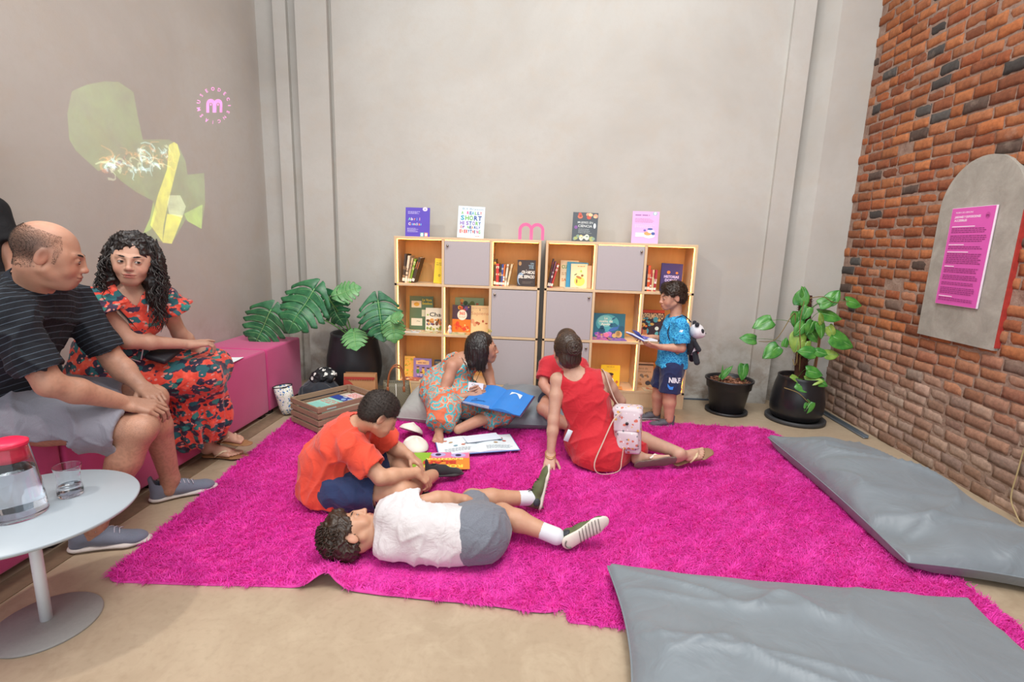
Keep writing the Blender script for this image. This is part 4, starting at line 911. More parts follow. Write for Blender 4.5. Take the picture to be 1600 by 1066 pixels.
def petiole(parent, pts, r0=0.006, r1=0.004, mat=STEMM):
    P = [Vector(p) for p in pts]; out = []
    if len(P) == 3:
        for i in range(13): t = i/12; out.append(P[0]*(1-t)**2+P[1]*2*t*(1-t)+P[2]*t*t)
    else:
        for i in range(len(P)-1):
            a = P[max(i-1, 0)]; b, c = P[i], P[i+1]; d = P[min(i+2, len(P)-1)]
            for k in range(6): t = k/6; out.append(0.5*((2*b)+(c-a)*t+(2*a-5*b+4*c-d)*t*t+(-a+3*b-3*c+d)*t**3))
        out.append(P[-1])
    mb = MB(); m = len(out); mb.tube(out, [r0+(r1-r0)*i/(m-1) for i in range(m)], 8); return part('stem', mb, mat, parent)
t = thing('monstera_plant', 'monstera with big split leaves in a tall black pot in the left corner', 'plant', (0, 0, 0))
POTM = plain('#26262a', 0.42, var=0.10, nscale=14, bump=0.25, bscale=60)
mb = MB(); mb.lathe([(0.0, 0.0), (0.155, 0.0), (0.175, 0.02), (0.215, 0.16), (0.228, 0.25), (0.222, 0.34), (0.200, 0.45), (0.188, 0.515), (0.190, 0.535), (0.182, 0.540), (0.170, 0.53), (0.178, 0.47), (0, 0.47)], (-1.545, 4.08, 0), 72, cap=False); part('pot', mb, POTM, t)
mb = MB(); mb.lathe([(0.0, 0.485), (0.10, 0.482), (0.177, 0.474)], (-1.545, 4.08, 0), 40, cap=False); part('soil', mb, SOIL, t)
monstera_leaf(t, (-2.06, 3.74, 0.755), (-0.30, -0.12, -0.62), (0.25, -0.85, 0.42), 0.37, 1)
monstera_leaf(t, (-1.735, 3.80, 0.92), (-0.36, -0.30, -0.62), (0.18, -0.80, 0.62), 0.43, 2)
monstera_leaf(t, (-1.63, 3.95, 0.86), (0.22, 0.05, 0.10), (-0.05, -0.90, 0.55), 0.22, 3, MON2)
monstera_leaf(t, (-1.26, 3.86, 0.845), (0.16, -0.2, -0.75), (0.25, -0.85, 0.25), 0.36, 4)
monstera_leaf(t, (-1.47, 3.88, 0.585), (0.22, -0.5, -0.28), (0.1, -0.62, 0.75), 0.22, 5, MON2, 0.4)
monstera_leaf(t, (-1.97, 3.92, 0.83), (-0.05, 0.1, -0.3), (0.2, -0.8, 0.3), 0.20, 6)
monstera_leaf(t, (-1.13, 3.80, 0.70), (0.10, -0.1, -0.55), (0.35, -0.9, 0.2), 0.20, 7, MON2, 0.3, False)
monstera_leaf(t, (-1.13, 3.79, 0.71), (0.45, -0.1, 0.20), (0.0, -0.8, 0.5), 0.11, 8, MON2, 0.2, False)
monstera_leaf(t, (-1.72, 4.0, 0.85), (0.35, -0.1, -0.75), (-0.3, -0.75, 0.3), 0.30, 9)
S0 = (-1.54, 4.07, 0.46)
petiole(t, [S0, (-1.75, 4.02, 0.72), (-2.06, 3.74, 0.757)]); petiole(t, [S0, (-1.66, 4.0, 0.82), (-1.735, 3.80, 0.922)]); petiole(t, [S0, (-1.60, 4.05, 0.75), (-1.63, 3.95, 0.862)])
petiole(t, [S0, (-1.40, 4.0, 0.80), (-1.26, 3.86, 0.847)]); petiole(t, [S0, (-1.52, 3.98, 0.60), (-1.47, 3.88, 0.587)]); petiole(t, [S0, (-1.80, 4.08, 0.80), (-1.97, 3.92, 0.832)])
petiole(t, [S0, (-1.28, 3.95, 0.74), (-1.13, 3.80, 0.702)]); petiole(t, [S0, (-1.64, 4.05, 0.7), (-1.72, 4.0, 0.852)])

def heart_leaf(parent, base, direction, normal, L, mat=POTH, seed=0, W=0.42):
    T = leaf_frame(base, direction, normal); vs = []; fs = []; nu, nv = 12, 8
    for i in range(nu+1):
        t = i/nu
        w = W*(math.sin(PI*t**0.60)**0.85 if 0 < t < 1 else 0.0)
        for j in range(-nv, nv+1):
            q = j/nv; y = t-(0.13*abs(q)*(1-t)**3*4*t**0.3 if t < .5 else 0)
            vs.append(T @ Vector((q*w*L, (y-0.10*math.exp(-t*9)*abs(q)*1.0)*L, L*(-0.30*t*t*0.6-0.5*(q*w)**2+0.10*abs(q*w)+0.015*math.sin(7*t+5*q+seed)))))
    m = 2*nv+1
    for i in range(nu):
        for j in range(m-1): a = i*m+j; fs.append((a, a+m, a+m+1, a+1))
    mb = MB(); mb.add(vs, fs, 0, True); mb.tube([T @ Vector((0, t*L, L*(-0.18*t*t)+0.0008)) for t in (0, .25, .5, .75, .95)], [.0016, .0014, .0011, .0008, .0004], 5, 1)
    o = part('leaf', mb, [mat, VEIN], parent); so = o.modifiers.new('t', 'SOLIDIFY'); so.thickness = 0.001; return o
# small nursery pot
t = thing('potted_plant', 'low few leaved seedling in a small black nursery pot on a saucer', 'plant', (1.585, 4.06, 0))
mb = MB(); mb.lathe([(0, 0.0), (0.155, 0.0), (0.165, 0.008), (0.165, 0.022), (0.155, 0.024), (0.148, 0.012), (0, 0.012)], n=56, cap=False); part('saucer', mb, plain('#2a2a2c', 0.45, var=0.1), t)
mb = MB(); mb.lathe([(0, 0.013), (0.122, 0.013), (0.130, 0.02), (0.160, 0.205), (0.172, 0.212), (0.178, 0.268), (0.188, 0.272), (0.188, 0.284), (0.178, 0.285), (0.172, 0.275), (0.165, 0.225), (0, 0.225)], n=64, cap=False); part('pot', mb, plain('#242326', 0.38, var=0.1, bump=0.1), t)
def chips(c, rad, z, n, seed, cols=('#8a5a40', '#a0705a', '#6d4634')):
    mb = MB(); r = random.Random(seed); mb.lathe([(0, z+0.004), (rad*0.6, z+0.003), (rad, z-0.004)], (c[0], c[1], 0), 40, cap=False)
    for i in range(n):
        q = rad*0.92*math.sqrt(r.random()); a = r.uniform(0, 2*PI); R = Euler((r.uniform(-.6, .6), r.uniform(-.6, .6), r.uniform(0, 6))).to_matrix()
        mb.rbox((c[0]+q*math.cos(a), c[1]+q*math.sin(a), z+0.008+r.uniform(0, .008)), (r.uniform(.012, .028), r.uniform(.010, .018), r.uniform(.005, .009)), 0.002, 1, r.randrange(3), R)
    return mb, [plain(x, 0.95, var=0.15) for x in cols]
mb, mm = chips((0, 0), 0.168, 0.250, 150, 2); part('bark_chips', mb, mm, t)
heart_leaf(t, (-0.075, -0.03, 0.30), (0.5, -0.15, 0.75), (-0.4, -0.85, 0.25), 0.125, POTH, 1, 0.20); heart_leaf(t, (-0.08, -0.03, 0.31), (0.1, -0.1, 0.9), (0.5, -0.8, 0.1), 0.09, POTH, 5, 0.12)
heart_leaf(t, (0.085, -0.04, 0.405), (-0.05, -0.25, -0.9), (0.05, -0.95, 0.25), 0.125, POTH, 2, 0.36)
petiole(t, [(-0.09, -0.02, 0.25), (-0.10, -0.03, 0.30), (-0.075, -0.03, 0.305)], .002, .0015); petiole(t, [(0.13, -0.03, 0.25), (0.05, -0.02, 0.34), (0.085, -0.04, 0.407)], .0022, .0016)
# pothos on a moss pole
t = thing('pothos_plant', 'climbing pothos on a brown moss pole in a rounded black pot by the bricks', 'plant', (2.075, 3.93, 0))
mb = MB(); mb.lathe([(0, 0.0), (0.205, 0.0), (0.215, 0.006), (0.217, 0.028), (0.208, 0.034), (0.196, 0.020), (0, 0.018)], n=64, cap=False); part('saucer', mb, plain('#3a3a3c', 0.55, var=0.15), t)
mb = MB(); mb.lathe([(0, 0.021), (0.150, 0.021), (0.172, 0.035), (0.190, 0.09), (0.194, 0.15), (0.186, 0.22), (0.170, 0.30), (0.158, 0.345), (0.160, 0.362), (0.153, 0.366), (0.144, 0.355), (0.15, 0.30), (0, 0.30)], n=72, cap=False); part('pot', mb, plain('#1f1f22', 0.30, var=0.08, bump=0.12), t)
mb, mm = chips((0, 0), 0.148, 0.318, 70, 4, ('#5a4030', '#70503c', '#453024')); part('soil', mb, mm, t)
pole = MB(); r = random.Random(3)
px0 = Vector((0.02, 0.03, 0.30)); px1 = Vector((-0.015, 0.06, 0.985))
pole.tube([px0.lerp(px1, i/16) for i in range(17)], [0.043+0.004*r.random() for i in range(17)], 20)
for i in range(700):
    tt = r.random(); a = r.uniform(0, 2*PI); p = px0.lerp(px1, tt)+Vector((0.043*math.cos(a), 0.043*math.sin(a), 0)); d = Vector((math.cos(a+r.uniform(-1, 1)), math.sin(a+r.uniform(-1, 1)), r.uniform(-.6, .6)))*r.uniform(.006, .018)
    pole.tube([p, p+d*0.6, p+d+Vector((0, 0, -.002))], [.0012, .001, .0004], 3)
part('moss_pole', pole, plain('#4a2a1c', 0.95, var=0.3, nscale=60), t)
mb = MB(); mb.box((0.105, 0.0, 0.50), (0.012, 0.012, 0.44)); part('stake', mb, plain('#8a5a3a', 0.7), t)
# leaves: position relative to the pot, measured on the plane of the pole; (x, y, z, tip dir, normal, length, kind)
LV = [(-0.135, -0.03, 0.93, (0.1, -.1, 1), (-.3, -.9, .2), .15, 0), (-0.155, -0.05, 0.86, (.2, -.1, -1), (.1, -.95, .2), .17, 0), (-0.10, -0.03, 0.99, (-.3, -.1, .8), (.2, -.9, .2), .09, 0),
      (-0.47, -0.10, 0.80, (-.9, -.1, -.35), (-.1, -.8, .5), .16, 0), (-0.56, -0.02, 0.64, (-.9, 0, .1), (0, -.8, .5), .13, 0), (-0.36, -0.10, 0.60, (-.6, -.2, -.45), (0, -.85, .4), .16, 0), (-0.245, -0.04, 0.60, (.1, 0, .6), (.1, -.9, .1), .08, 0),
      (-0.13, -0.07, 0.70, (-.1, -.1, -.9), (-.1, -.95, .1), .17, 1), (-0.10, -0.08, 0.78, (-.4, -.1, -.6), (.1, -.9, .3), .13, 0), (-0.05, -0.08, 0.64, (-.1, 0, -1), (.1, -.95, 0), .13, 1), (-0.02, -0.09, 0.80, (-.2, -.1, -.7), (.3, -.85, .3), .13, 0),
      (0.07, -0.10, 0.80, (-.25, -.2, .6), (.15, -.75, .5), .10, 1), (0.055, -0.10, 0.79, (.1, -.2, -.6), (.3, -.85, .3), .13, 1), (0.17, -0.02, 0.95, (.5, 0, .65), (-.3, -.85, .3), .14, 0), (0.08, -0.03, 0.93, (.6, -.1, .3), (.1, -.8, .5), .13, 0), (0.11, -0.02, 0.86, (.95, -.1, -.1), (0, -.6, .8), .19, 0),
      (0.37, -0.02, 0.96, (.9, 0, -.15), (0, -.75, .6), .14, 0), (0.19, -0.05, 0.76, (.4, -.1, -.6), (.2, -.9, .2), .12, 1), (0.24, -0.06, 0.69, (.9, -.1, -.35), (-.1, -.75, .5), .21, 1), (0.20, -0.05, 0.55, (.8, -.05, .05), (0, -.8, .5), .12, 1),
      (0.02, -0.11, 0.57, (-.9, -.1, .1), (0, -.85, .4), .14, 0), (0.05, -0.11, 0.58, (.5, -.1, -.1), (0, -.9, .3), .10, 0), (-0.02, -0.12, 0.43, (.9, -.1, -.15), (0, -.8, .5), .14, 0), (-0.10, -0.10, 0.36, (-.5, -.3, .2), (0, -.7, .7), .10, 1), (-0.12, -0.14, 0.33, (.8, -.25, -.25), (0, -.8, .5), .14, 1),
      (-0.02, -0.12, 0.36, (.7, -.3, .1), (0, -.7, .7), .13, 1), (0.06, -0.12, 0.37, (.8, -.2, -.3), (.1, -.7, .6), .13, 1), (0.0, -0.19, 0.20, (-.4, -.1, -.9), (-.1, -.95, .2), .12, 0), (-0.06, -0.05, 0.90, (-.3, -.1, -.8), (-.2, -.9, .2), .12, 0), (0.0, -0.06, 0.72, (.5, -.1, -.6), (.1, -.95, .1), .12, 0)]
for k, (x, y, z, d, n_, L, kd) in enumerate(LV):
    x *= 0.70; L *= 0.86
    heart_leaf(t, (x, y, z), d, n_, L, POTH2 if (kd and k % 2) else POTH, k, 0.43)
    tt = min(0.97, max(0.05, (z-0.34)/0.66)); s0 = px0.lerp(px1, tt)+Vector((-0.03 if x < 0 else 0.03, -0.03, -0.05))
    petiole(t, [s0, ((s0.x+x)/2, (s0.y+y)/2-0.02, max(s0.z, z)+0.03), (x, y, z)], .0022, .0015)
for pts in ([(-0.06, -0.02, 0.45), (-0.16, -0.05, 0.72), (-0.20, -0.06, 0.86), (-0.36, -0.08, 0.66), (-0.52, -0.05, 0.63)], [(0.0, 0.0, 0.93), (-0.05, -.04, 0.97), (0.07, -0.06, 0.99), (0.20, -0.04, 0.95), (0.37, -0.02, 0.96)], [(-0.04, -0.03, 0.40), (-0.10, -0.08, 0.60), (-0.14, -0.08, 0.78), (-0.10, -0.04, 0.95)], [(0.08, -0.05, 0.40), (0.09, -0.08, 0.62), (0.05, -0.08, 0.85)], [(-0.24, -0.12, 0.29), (-0.13, -0.17, 0.27), (-0.05, -0.2, 0.22), (0.0, -0.19, 0.2)], [(-0.14, -0.05, 0.5), (-0.12, -0.1, 0.38), (-0.14, -0.1, 0.62)]):
    petiole(t, [(p[0]*0.72, p[1], p[2]) for p in pts], .004, .0025, WOODY)

# ------------------------------------------------------------------ wooden crate with booklets
OAK = wood_mat('weathered_oak', '#7d6552', '#a58a70', (1, 14, 14), 0.8); 
def crate():
    # top corners: left (-1.70,3.34) near (-1.41,3.07) right (-1.14,3.46) back (-1.45,3.69)
    o = Vector((-1.425, 3.085, 0)); ax = Vector((0.58, 0.82, 0)).normalized(); ay = Vector((-0.80, 0.60, 0)).normalized()
    ang = math.atan2(ax.y, ax.x); L, Wd = 0.48, 0.36; t = thing('wooden_crate', 'slatted brown wooden crate of booklets beside the pink bench', 'crate', (o.x, o.y, 0.026), (0, 0, ang))
    th = 0.012; hs = [(0.0, 0.036), (0.048, 0.036), (0.096, 0.034), (0.140, 0.036)]
    for z, h in hs:
        for y in (th/2, Wd-th/2):
            mb = MB(); mb.rbox((L/2, y, z+h/2), (L, th, h), 0.002, 1, smooth=False); part('slat', mb, OAK, t)
        for x in (th/2, L-th/2):
            mb = MB(); mb.rbox((x, Wd/2, z+h/2), (th, Wd-2*th, h), 0.002, 1, smooth=False); part('slat', mb, OAK, t)
    for x in (th*1.5+0.004, L-th*1.5-0.004):
        for y in (th*1.5+0.004, Wd-th*1.5-0.004):
            mb = MB(); mb.box((x, y, 0.088), (0.022, 0.022, 0.172)); part('corner_post', mb, OAK, t)
    mb = MB(); mb.box((L/2, Wd/2, 0.006), (L-2*th, Wd-2*th, 0.010)); part('base_board', mb, OAK, t)
    mb = MB(); mb.rbox((0.10, -0.0006, 0.155), (0.07, 0.0012, 0.010), 0.0003, 1, smooth=False); part('label_strip', mb, plain('#9ac0b8', 0.5), t)
    return t, ang, o
ct, cang, co = crate()
def in_crate(x, y, z): R = Matrix.Rotation(cang, 3, 'Z'); return tuple(R @ Vector((x, y, 0))+co+Vector((0, 0, 0.026+z)))
def art_map(a, w, h):
    a.lines(-0.45*w, 0.3*w, 0.36*h, 3, 0.10*h, 0.04*h, '#e0604c', 0.3, 5); a.lines(-0.45*w, 0.42*w, -0.02*h, 6, 0.07*h, 0.012*h, '#5aa0a8', 0.4, 7)
book('pile of booklets filling the crate under the pale teal booklet', 0.31, 0.42, 0.105, '#cfc6b4', None, in_crate(0.03, 0.175, 0.066), cang-PI/2, flat=True)
book('pale teal booklet with red lettering lying in the crate', 0.245, 0.25, 0.008, '#9ad8cc', art_map, in_crate(0.03, 0.165, 0.1235), cang-PI/2+0.06, flat=True, cat='booklet')
book('navy blue booklet with stars lying in the crate', 0.245, 0.075, 0.008, '#24449c', lambda a, w, h: shapes(a, w, h, ['#d8e8f8', '#8ab0e0'], 8, 2), in_crate(0.285, 0.19, 0.1235), cang-PI/2+0.06, flat=True, cat='booklet')
book('red and white booklet lying at the far end of the crate', 0.20, 0.10, 0.008, '#ead2d0', lambda a, w, h: a.lines(-0.4*w, 0.4*w, 0.3*h, 4, 0.18*h, 0.08*h, '#e05a50', 0.3, 2), in_crate(0.365, 0.17, 0.1235), cang-PI/2, flat=True, cat='booklet')

# ------------------------------------------------------------------ bags by the wall
def paper_bag():
    t = thing('paper_bag', 'small brown kraft paper carrier bag before the black monstera pot', 'bag', (-1.365, 3.72, 0.0), (0, 0, 0.08))
    m = wood_mat('kraft_paper', '#a8764c', '#bb8a5e', (5, 5, 5), 0.8); mb = MB()
    W, D, Hh = 0.245, 0.10, 0.285; n = 6; vs = []; fs = []
    prof = [(-W/2, -D/2), (0, -D/2), (W/2, -D/2), (W/2-0.02, 0), (W/2, D/2), (0, D/2), (-W/2, D/2), (-W/2+0.02, 0)]
    for i in range(n+1):
        z = Hh*i/n; sq = 1-0.55*(i/n)**2
        for x, y in prof: vs.append((x, y*sq, z))
    for i in range(n):
        for k in range(8): l = (k+1) % 8; fs.append((i*8+k, i*8+l, (i+1)*8+l, (i+1)*8+k))
    fs.append(tuple(range(8))[::-1]); mb.add(vs, fs)
    mb.add([(x*0.98, y*0.45*0.9, Hh-0.02) for x, y in prof], [tuple(range(8))]); o = part('bag_body', mb, m, t)
    a = Art(); RD = '#a8382c'; a.rect(-W/2+.004, 0.245, W/2-.004, 0.262, RD)
    for k in range(12): a.poly([(-W/2+0.01+k*0.019, 0.245), (-W/2+0.024+k*0.019, 0.245), (-W/2+0.017+k*0.019, 0.232)], RD, up=False)
    a.poly([(-W/2+.002, 0.09)]+[(-W/2+.002+0.085*math.sin(q), 0.135-0.085*math.cos(q)+0.02) for q in [PI*i/12 for i in range(13)]]+[(-W/2+.002, 0.22)], RD)
    a.text('A-COCCIÓN', 0.0, 0.118, 0.030, '#8a2f28', 0.03, width=0.115); a.text('PAPELERA', 0.0, 0.10, 0.015, '#8a2f28', 0.02, width=0.10)
    a.mb.v = [(x, y, z) for x, y, z in a.mb.v]
    a.put('print', t, Matrix.Translation((0, -D/2-0.001, 0)) @ Matrix.Rotation(math.radians(90-3.0), 4, 'X'))
paper_bag()
def handbag():
    t = thing('handbag', 'olive grey woven handbag with brown leather handles beside the left bookcase', 'handbag', (-1.105, 3.80, 0), (0, 0, 0.2))
    m = NT('woven_leather'); v = m.coord(); ck = m.n('TexChecker'); m.l(v, ck.inputs[0]); ck.inputs['Scale'].default_value = 130; ck.inputs[1].default_value = lin('#5c5644'); ck.inputs[2].default_value = lin('#7d7560')
    m.base(ck.outputs[0]); m.rough(0.55); m.bump(ck.outputs[1], 0.4, 0.002)
    mb = MB(); n = 40; vs = []; fs = []; rows = [(0.108, 0.065, 0.0), (0.112, 0.07, 0.01), (0.114, 0.072, 0.06), (0.110, 0.062, 0.12), (0.105, 0.050, 0.17), (0.100, 0.040, 0.205), (0.096, 0.036, 0.203), (0.104, 0.05, 0.15), (0.10, 0.05, 0.13)]
    for a_, b_, z in rows:
        for i in range(n):
            q = 2*PI*i/n; c, s = math.cos(q), math.sin(q); vs.append((a_*abs(c)**0.6*(1 if c > 0 else -1), b_*abs(s)**0.75*(1 if s > 0 else -1), z+0.012*abs(c)**4*(z > 0.15)))
    for j in range(len(rows)-1):
        for i in range(n): k = (i+1) % n; fs.append((j*n+i, j*n+k, (j+1)*n+k, (j+1)*n+i))
    fs.append(tuple(range(n))[::-1]); fs.append(tuple((len(rows)-1)*n+i for i in range(n))); mb.add(vs, fs, 0, True); part('bag_body', mb, m.m, t)
    LE = plain('#9c5a34', 0.5, var=0.08)
    for sy in (-1, 1):
        mb = MB(); pts = [(0.062*math.cos(q)*(1+0.12*math.sin(q)), sy*0.042+sy*(-0.01)*math.sin(q), 0.17+0.165*math.sin(q)) for q in [PI*i/20 for i in range(21)]]
        mb.tube(pts, 0.0065, 8); mb.rbox((-0.062, sy*0.054, 0.155), (0.02, 0.006, 0.045), 0.002, 1); mb.rbox((0.062, sy*0.054, 0.155), (0.02, 0.006, 0.045), 0.002, 1); part('handle', mb, LE, t)
    mb = MB(); mb.tube([(0.104, 0, 0.20), (0.118, -0.03, 0.14), (0.122, -0.04, 0.06), (0.120, -0.05, 0.012)], 0.004, 6); part('strap', mb, plain('#c8a060', 0.5), t)
    mb = MB(); mb.tube([(0.0, -0.052, 0.20), (0.004, -0.072, 0.12), (0.002, -0.078, 0.05)], 0.0035, 6); part('zip', mb, plain('#d8d4c8', 0.5), t)
handbag()
def soft_blob(name, mat, parent, c, rad, seed, amp=0.12, sc=18, n=40, flatten=0.0):
    mb = MB(); vs = []; 
    P = []
    for j in range(n+1):
        for i in range(2*n): th = PI*j/n; a = PI*i/n; P.append((math.sin(th)*math.cos(a), math.sin(th)*math.sin(a), math.cos(th)))
    P = np.array(P); d = 1+amp*snoise(P*0.1, sc, seed, 3)+amp*0.6*(1-np.abs(snoise(P*0.1, sc*2, seed+1, 2)))
    Q = P*d[:, None]*np.array(rad)+np.array(c); Q[:, 2] = np.maximum(Q[:, 2], flatten)
    fs = [(j*2*n+i, (j+1)*2*n+i, (j+1)*2*n+(i+1) % (2*n), j*2*n+(i+1) % (2*n)) for j in range(n) for i in range(2*n)]
    mb.add(Q, fs, 0, True); return part(name, mb, mat, parent)
def tote():
    def prt(name, bgc, cols, sc):
        m = NT(name); v = m.coord(); vo = m.n('TexVoronoi'); m.l(v, vo.inputs['Vector']); vo.inputs['Scale'].default_value = sc
        cr = m.ramp(m.n('SeparateColor').outputs[0] if False else vo.outputs['Distance'], [(0.0, cols[0]), (0.30, cols[0]), (0.34, bgc), (1, bgc)], 'CONSTANT')
        vo2 = m.n('TexVoronoi'); m.l(v, vo2.inputs['Vector']); vo2.inputs['Scale'].default_value = sc*1.7
        c = m.mix(m.ramp(vo2.outputs['Distance'], [(0.0, (1,1,1)), (0.22, (1,1,1)), (0.24, (0,0,0)), (1, (0,0,0))], 'CONSTANT'), cr, cols[1]); m.base(c); m.rough(0.7); return m.m
    t = thing('tote_bag', 'open fabric tote with a small flower print against the last pink cube', 'bag', (-1.845, 3.50, 0.012), (0.10, -0.16, -0.7))
    mb = MB(); n = 36; vs = []; fs = []; rows = [(0.060, 0.045, 0.0), (0.072, 0.055, 0.05), (0.080, 0.06, 0.13), (0.088, 0.064, 0.205), (0.084, 0.060, 0.203), (0.07, 0.05, 0.15), (0.065, 0.045, 0.13)]
    for a_, b_, z in rows:
        for i in range(n): q = 2*PI*i/n; vs.append((a_*math.cos(q)*(1+0.05*math.sin(5*q+z*30)), b_*math.sin(q)*(1+0.06*math.sin(4*q)), z))
    for j in range(len(rows)-1):
        for i in range(n): k = (i+1) % n; fs.append((j*n+i, j*n+k, (j+1)*n+k, (j+1)*n+i))
    fs.append(tuple(range(n))[::-1]); fs.append(tuple((len(rows)-1)*n+i for i in range(n))); mb.add(vs, fs, 0, True)
    part('bag_body', mb, prt('flower_print', '#e4e4dc', ('#4a78b0', '#8aa83c'), 55), t)
    mb = MB(); mb.tube([(0.087*math.cos(q), 0.063*math.sin(q), 0.207) for q in [2*PI*i/30 for i in range(30)]], 0.004, 6, closed=True); part('rim', mb, plain('#1c1c22', 0.6), t)
    u = thing('jacket', 'bundled navy and black jacket lying in front of the left wall pilaster', 'clothes', (-1.68, 3.72, 0))
    soft_blob('jacket_body', plain('#1c222c', 0.8, sheen=0.3), u, (0.0, -0.03, 0.105), (0.15, 0.12, 0.125), 5, flatten=0.0)
    s = thing('patterned_scarf', 'black and white patterned scarf bundled on top of the navy jacket', 'scarf', (-1.665, 3.725, 0.205))
    soft_blob('scarf_body', prt('scarf_print', '#15161a', ('#e8e6e0', '#2a2c34'), 24), s, (0, 0, 0.035), (0.088, 0.08, 0.062), 8, 0.18, 22, flatten=-0.02)
tote()
# ------------------------------------------------------------------ things lying on the rugs
def open_flat_book():
    t = thing('open_book', 'big open picture book with pale pages lying on the rug', 'book', (-0.360, 3.010, 0.036), (0, 0, 0.30))
    mb = MB(); mb.rbox((0, 0, 0.003), (0.51, 0.275, 0.004), 0.001, 1, smooth=False); part('cover', mb, plain('#5a78b8', 0.5), t)
    for s in (-1, 1):
        mb = MB(); vs = []; fs = []; n = 12
        for i in range(n+1):
            q = i/n; z = 0.006+0.012*math.sin(PI*min(1, q*1.3))*(1-q*0.6); 
            for y in (-0.13, 0.13): vs += [(s*q*0.25, y, 0.005), (s*q*0.25, y, z)]
        for i in range(n):
            a = i*4; f = [(a+1, a+5, a+7, a+3), (a, a+1, a+5, a+4), (a+2, a+6, a+7, a+3)]; fs += f
        fs.append((n*4, n*4+1, n*4+3, n*4+2)); mb.add(vs, fs, 0, False); p = part('page_block', mb, plain('#e2eaee', 0.6, var=0.02, bump=0), t)
    a = Art(); r = random.Random(2); n = 12
    def pz(x): q = abs(x)/0.25; return 0.006+0.012*math.sin(PI*min(1, q*1.3))*(1-q*0.6)+0.0006
    for s in (-1, 1):
        for k in range(5):
            x, y = s*r.uniform(0.05, 0.2), r.uniform(-0.04, 0.08); a.ell(x, y, 0.014, 0.011, r.choice(['#c87a60', '#8a98a0', '#b89870', '#7aa0b0', '#c86a5a']), 9)
        for k in range(5):
            y = -0.06-k*0.011; x = s*0.13-0.08
            while x < s*0.13+0.07: wd = r.uniform(.008, .02); a.rect(x, y, x+wd, y+0.003, '#8898a4', up=False); x += wd+0.005
    a.mb.v = [(x, y, z+pz(x)) for x, y, z in a.mb.v]; a.put('print', t, Matrix.Identity(4))
    mb = MB(); mb.add([(-0.06, -0.01, 0.0215), (0.17, 0.02, 0.0225), (0.155, 0.135, 0.0215), (-0.075, 0.105, 0.0210)], [(0, 1, 2, 3)]); o = part('loose_page', mb, plain('#dfe6f2', 0.6, var=0.01, bump=0), t)
open_flat_book()
def comic():
    t = thing('comic_book', 'green and orange activity magazine lying in front of the boy in orange', 'magazine', (-0.535, 2.735, 0.040), (0, 0, PI+0.15))
    mb = MB(); mb.rbox((0, 0, 0.0015), (0.335, 0.235, 0.003), 0.0008, 1, smooth=False); part('pages', mb, plain('#e0902c', 0.45, bump=0), t)
    a = Art(); a.rect(-0.165, -0.115, 0.165, 0.115, '#e08a30'); a.poly([(0.06, -0.115), (0.165, -0.115), (0.165, 0.115), (0.10, 0.115)], '#8ab830'); a.rect(-0.165, -0.115, 0.06, -0.03, '#e07aa0')
    a.ell(-0.10, -0.07, 0.045, 0.03, '#b8a8d8'); a.ell(-0.10, -0.07, 0.018, 0.018, '#3a3050'); a.ell(0.02, -0.08, 0.045, 0.03, '#b8a8d8'); a.ell(0.02, -0.08, 0.018, 0.018, '#3a3050')
    a.text('ROBOTIX', -0.13, 0.065, 0.052, '#f6d84c', 0.04, width=0.25); a.text('BLAN', -0.09, 0.01, 0.058, '#c8382c', 0.05, width=0.19); a.text('INVENTOR', -0.13, -0.028, 0.036, '#f6e070', 0.04, width=0.22); a.text('29', 0.10, 0.07, 0.04, '#f4f0c0', 0.04)
    a.put('cover_print', t, Matrix.Translation((0, 0, 0.0031)))
comic()
def mask(lab, loc, rot, s=1.0):
    """blank moulded face mask, hollow underneath"""
    t = thing('paper_mask', lab, 'mask', loc, rot, 'blank white masks on the rug'); n = 40; vs = []; fs = []
    for i in range(n+1):
        for j in range(n+1):
            a = -1+2*i/n; b = -1+2*j/n; x = a*math.sqrt(1-b*b/2); y = b*math.sqrt(1-a*a/2)
            z = 0.058*math.sqrt(max(0, 1-(x*x+y*y)*0.98)); X = x*0.078; Y = y*0.105
            z += 0.010*math.exp(-(X/0.014)**2)*math.exp(-((Y+0.012)/0.026)**2)+0.006*math.exp(-((X/0.02)**2+((Y+0.055)/0.008)**2))
            for sx in (-1, 1): z -= 0.032*math.exp(-(((X-sx*0.032)/0.019)**2+((Y-0.026)/0.012)**2))
            vs.append((X*s, Y*s, max(z, 0)*s))
    for i in range(n):
        for j in range(n): k = i*(n+1)+j; fs.append((k, k+n+1, k+n+2, k+1))
    mb = MB(); mb.add(vs, fs, 0, True); o = part('face_shell', mb, plain('#e9e4d8', 0.55, var=0.03, bump=0.05), t); so = o.modifiers.new('t', 'SOLIDIFY'); so.thickness = 0.002; so.offset = -1
    mb = MB(); mb.tube([(-0.078*s, 0.0, 0.012), (-0.07*s, 0.02, 0.004), (0, 0.10*s+0.02, 0.002), (0.07*s, 0.02, 0.004), (0.078*s, 0, 0.012)], 0.0012, 5); part('elastic', mb, plain('#f2f2ee', 0.6), t)
mask('blank white face mask lying face up on the rug beside the magazine', (-0.735, 2.93, 0.036), (0.1, 0.05, 0.5))
mask('blank white mask tipped on its side behind the other white mask', (-0.815, 3.12, 0.055), (-0.5, 0.15, -0.2))
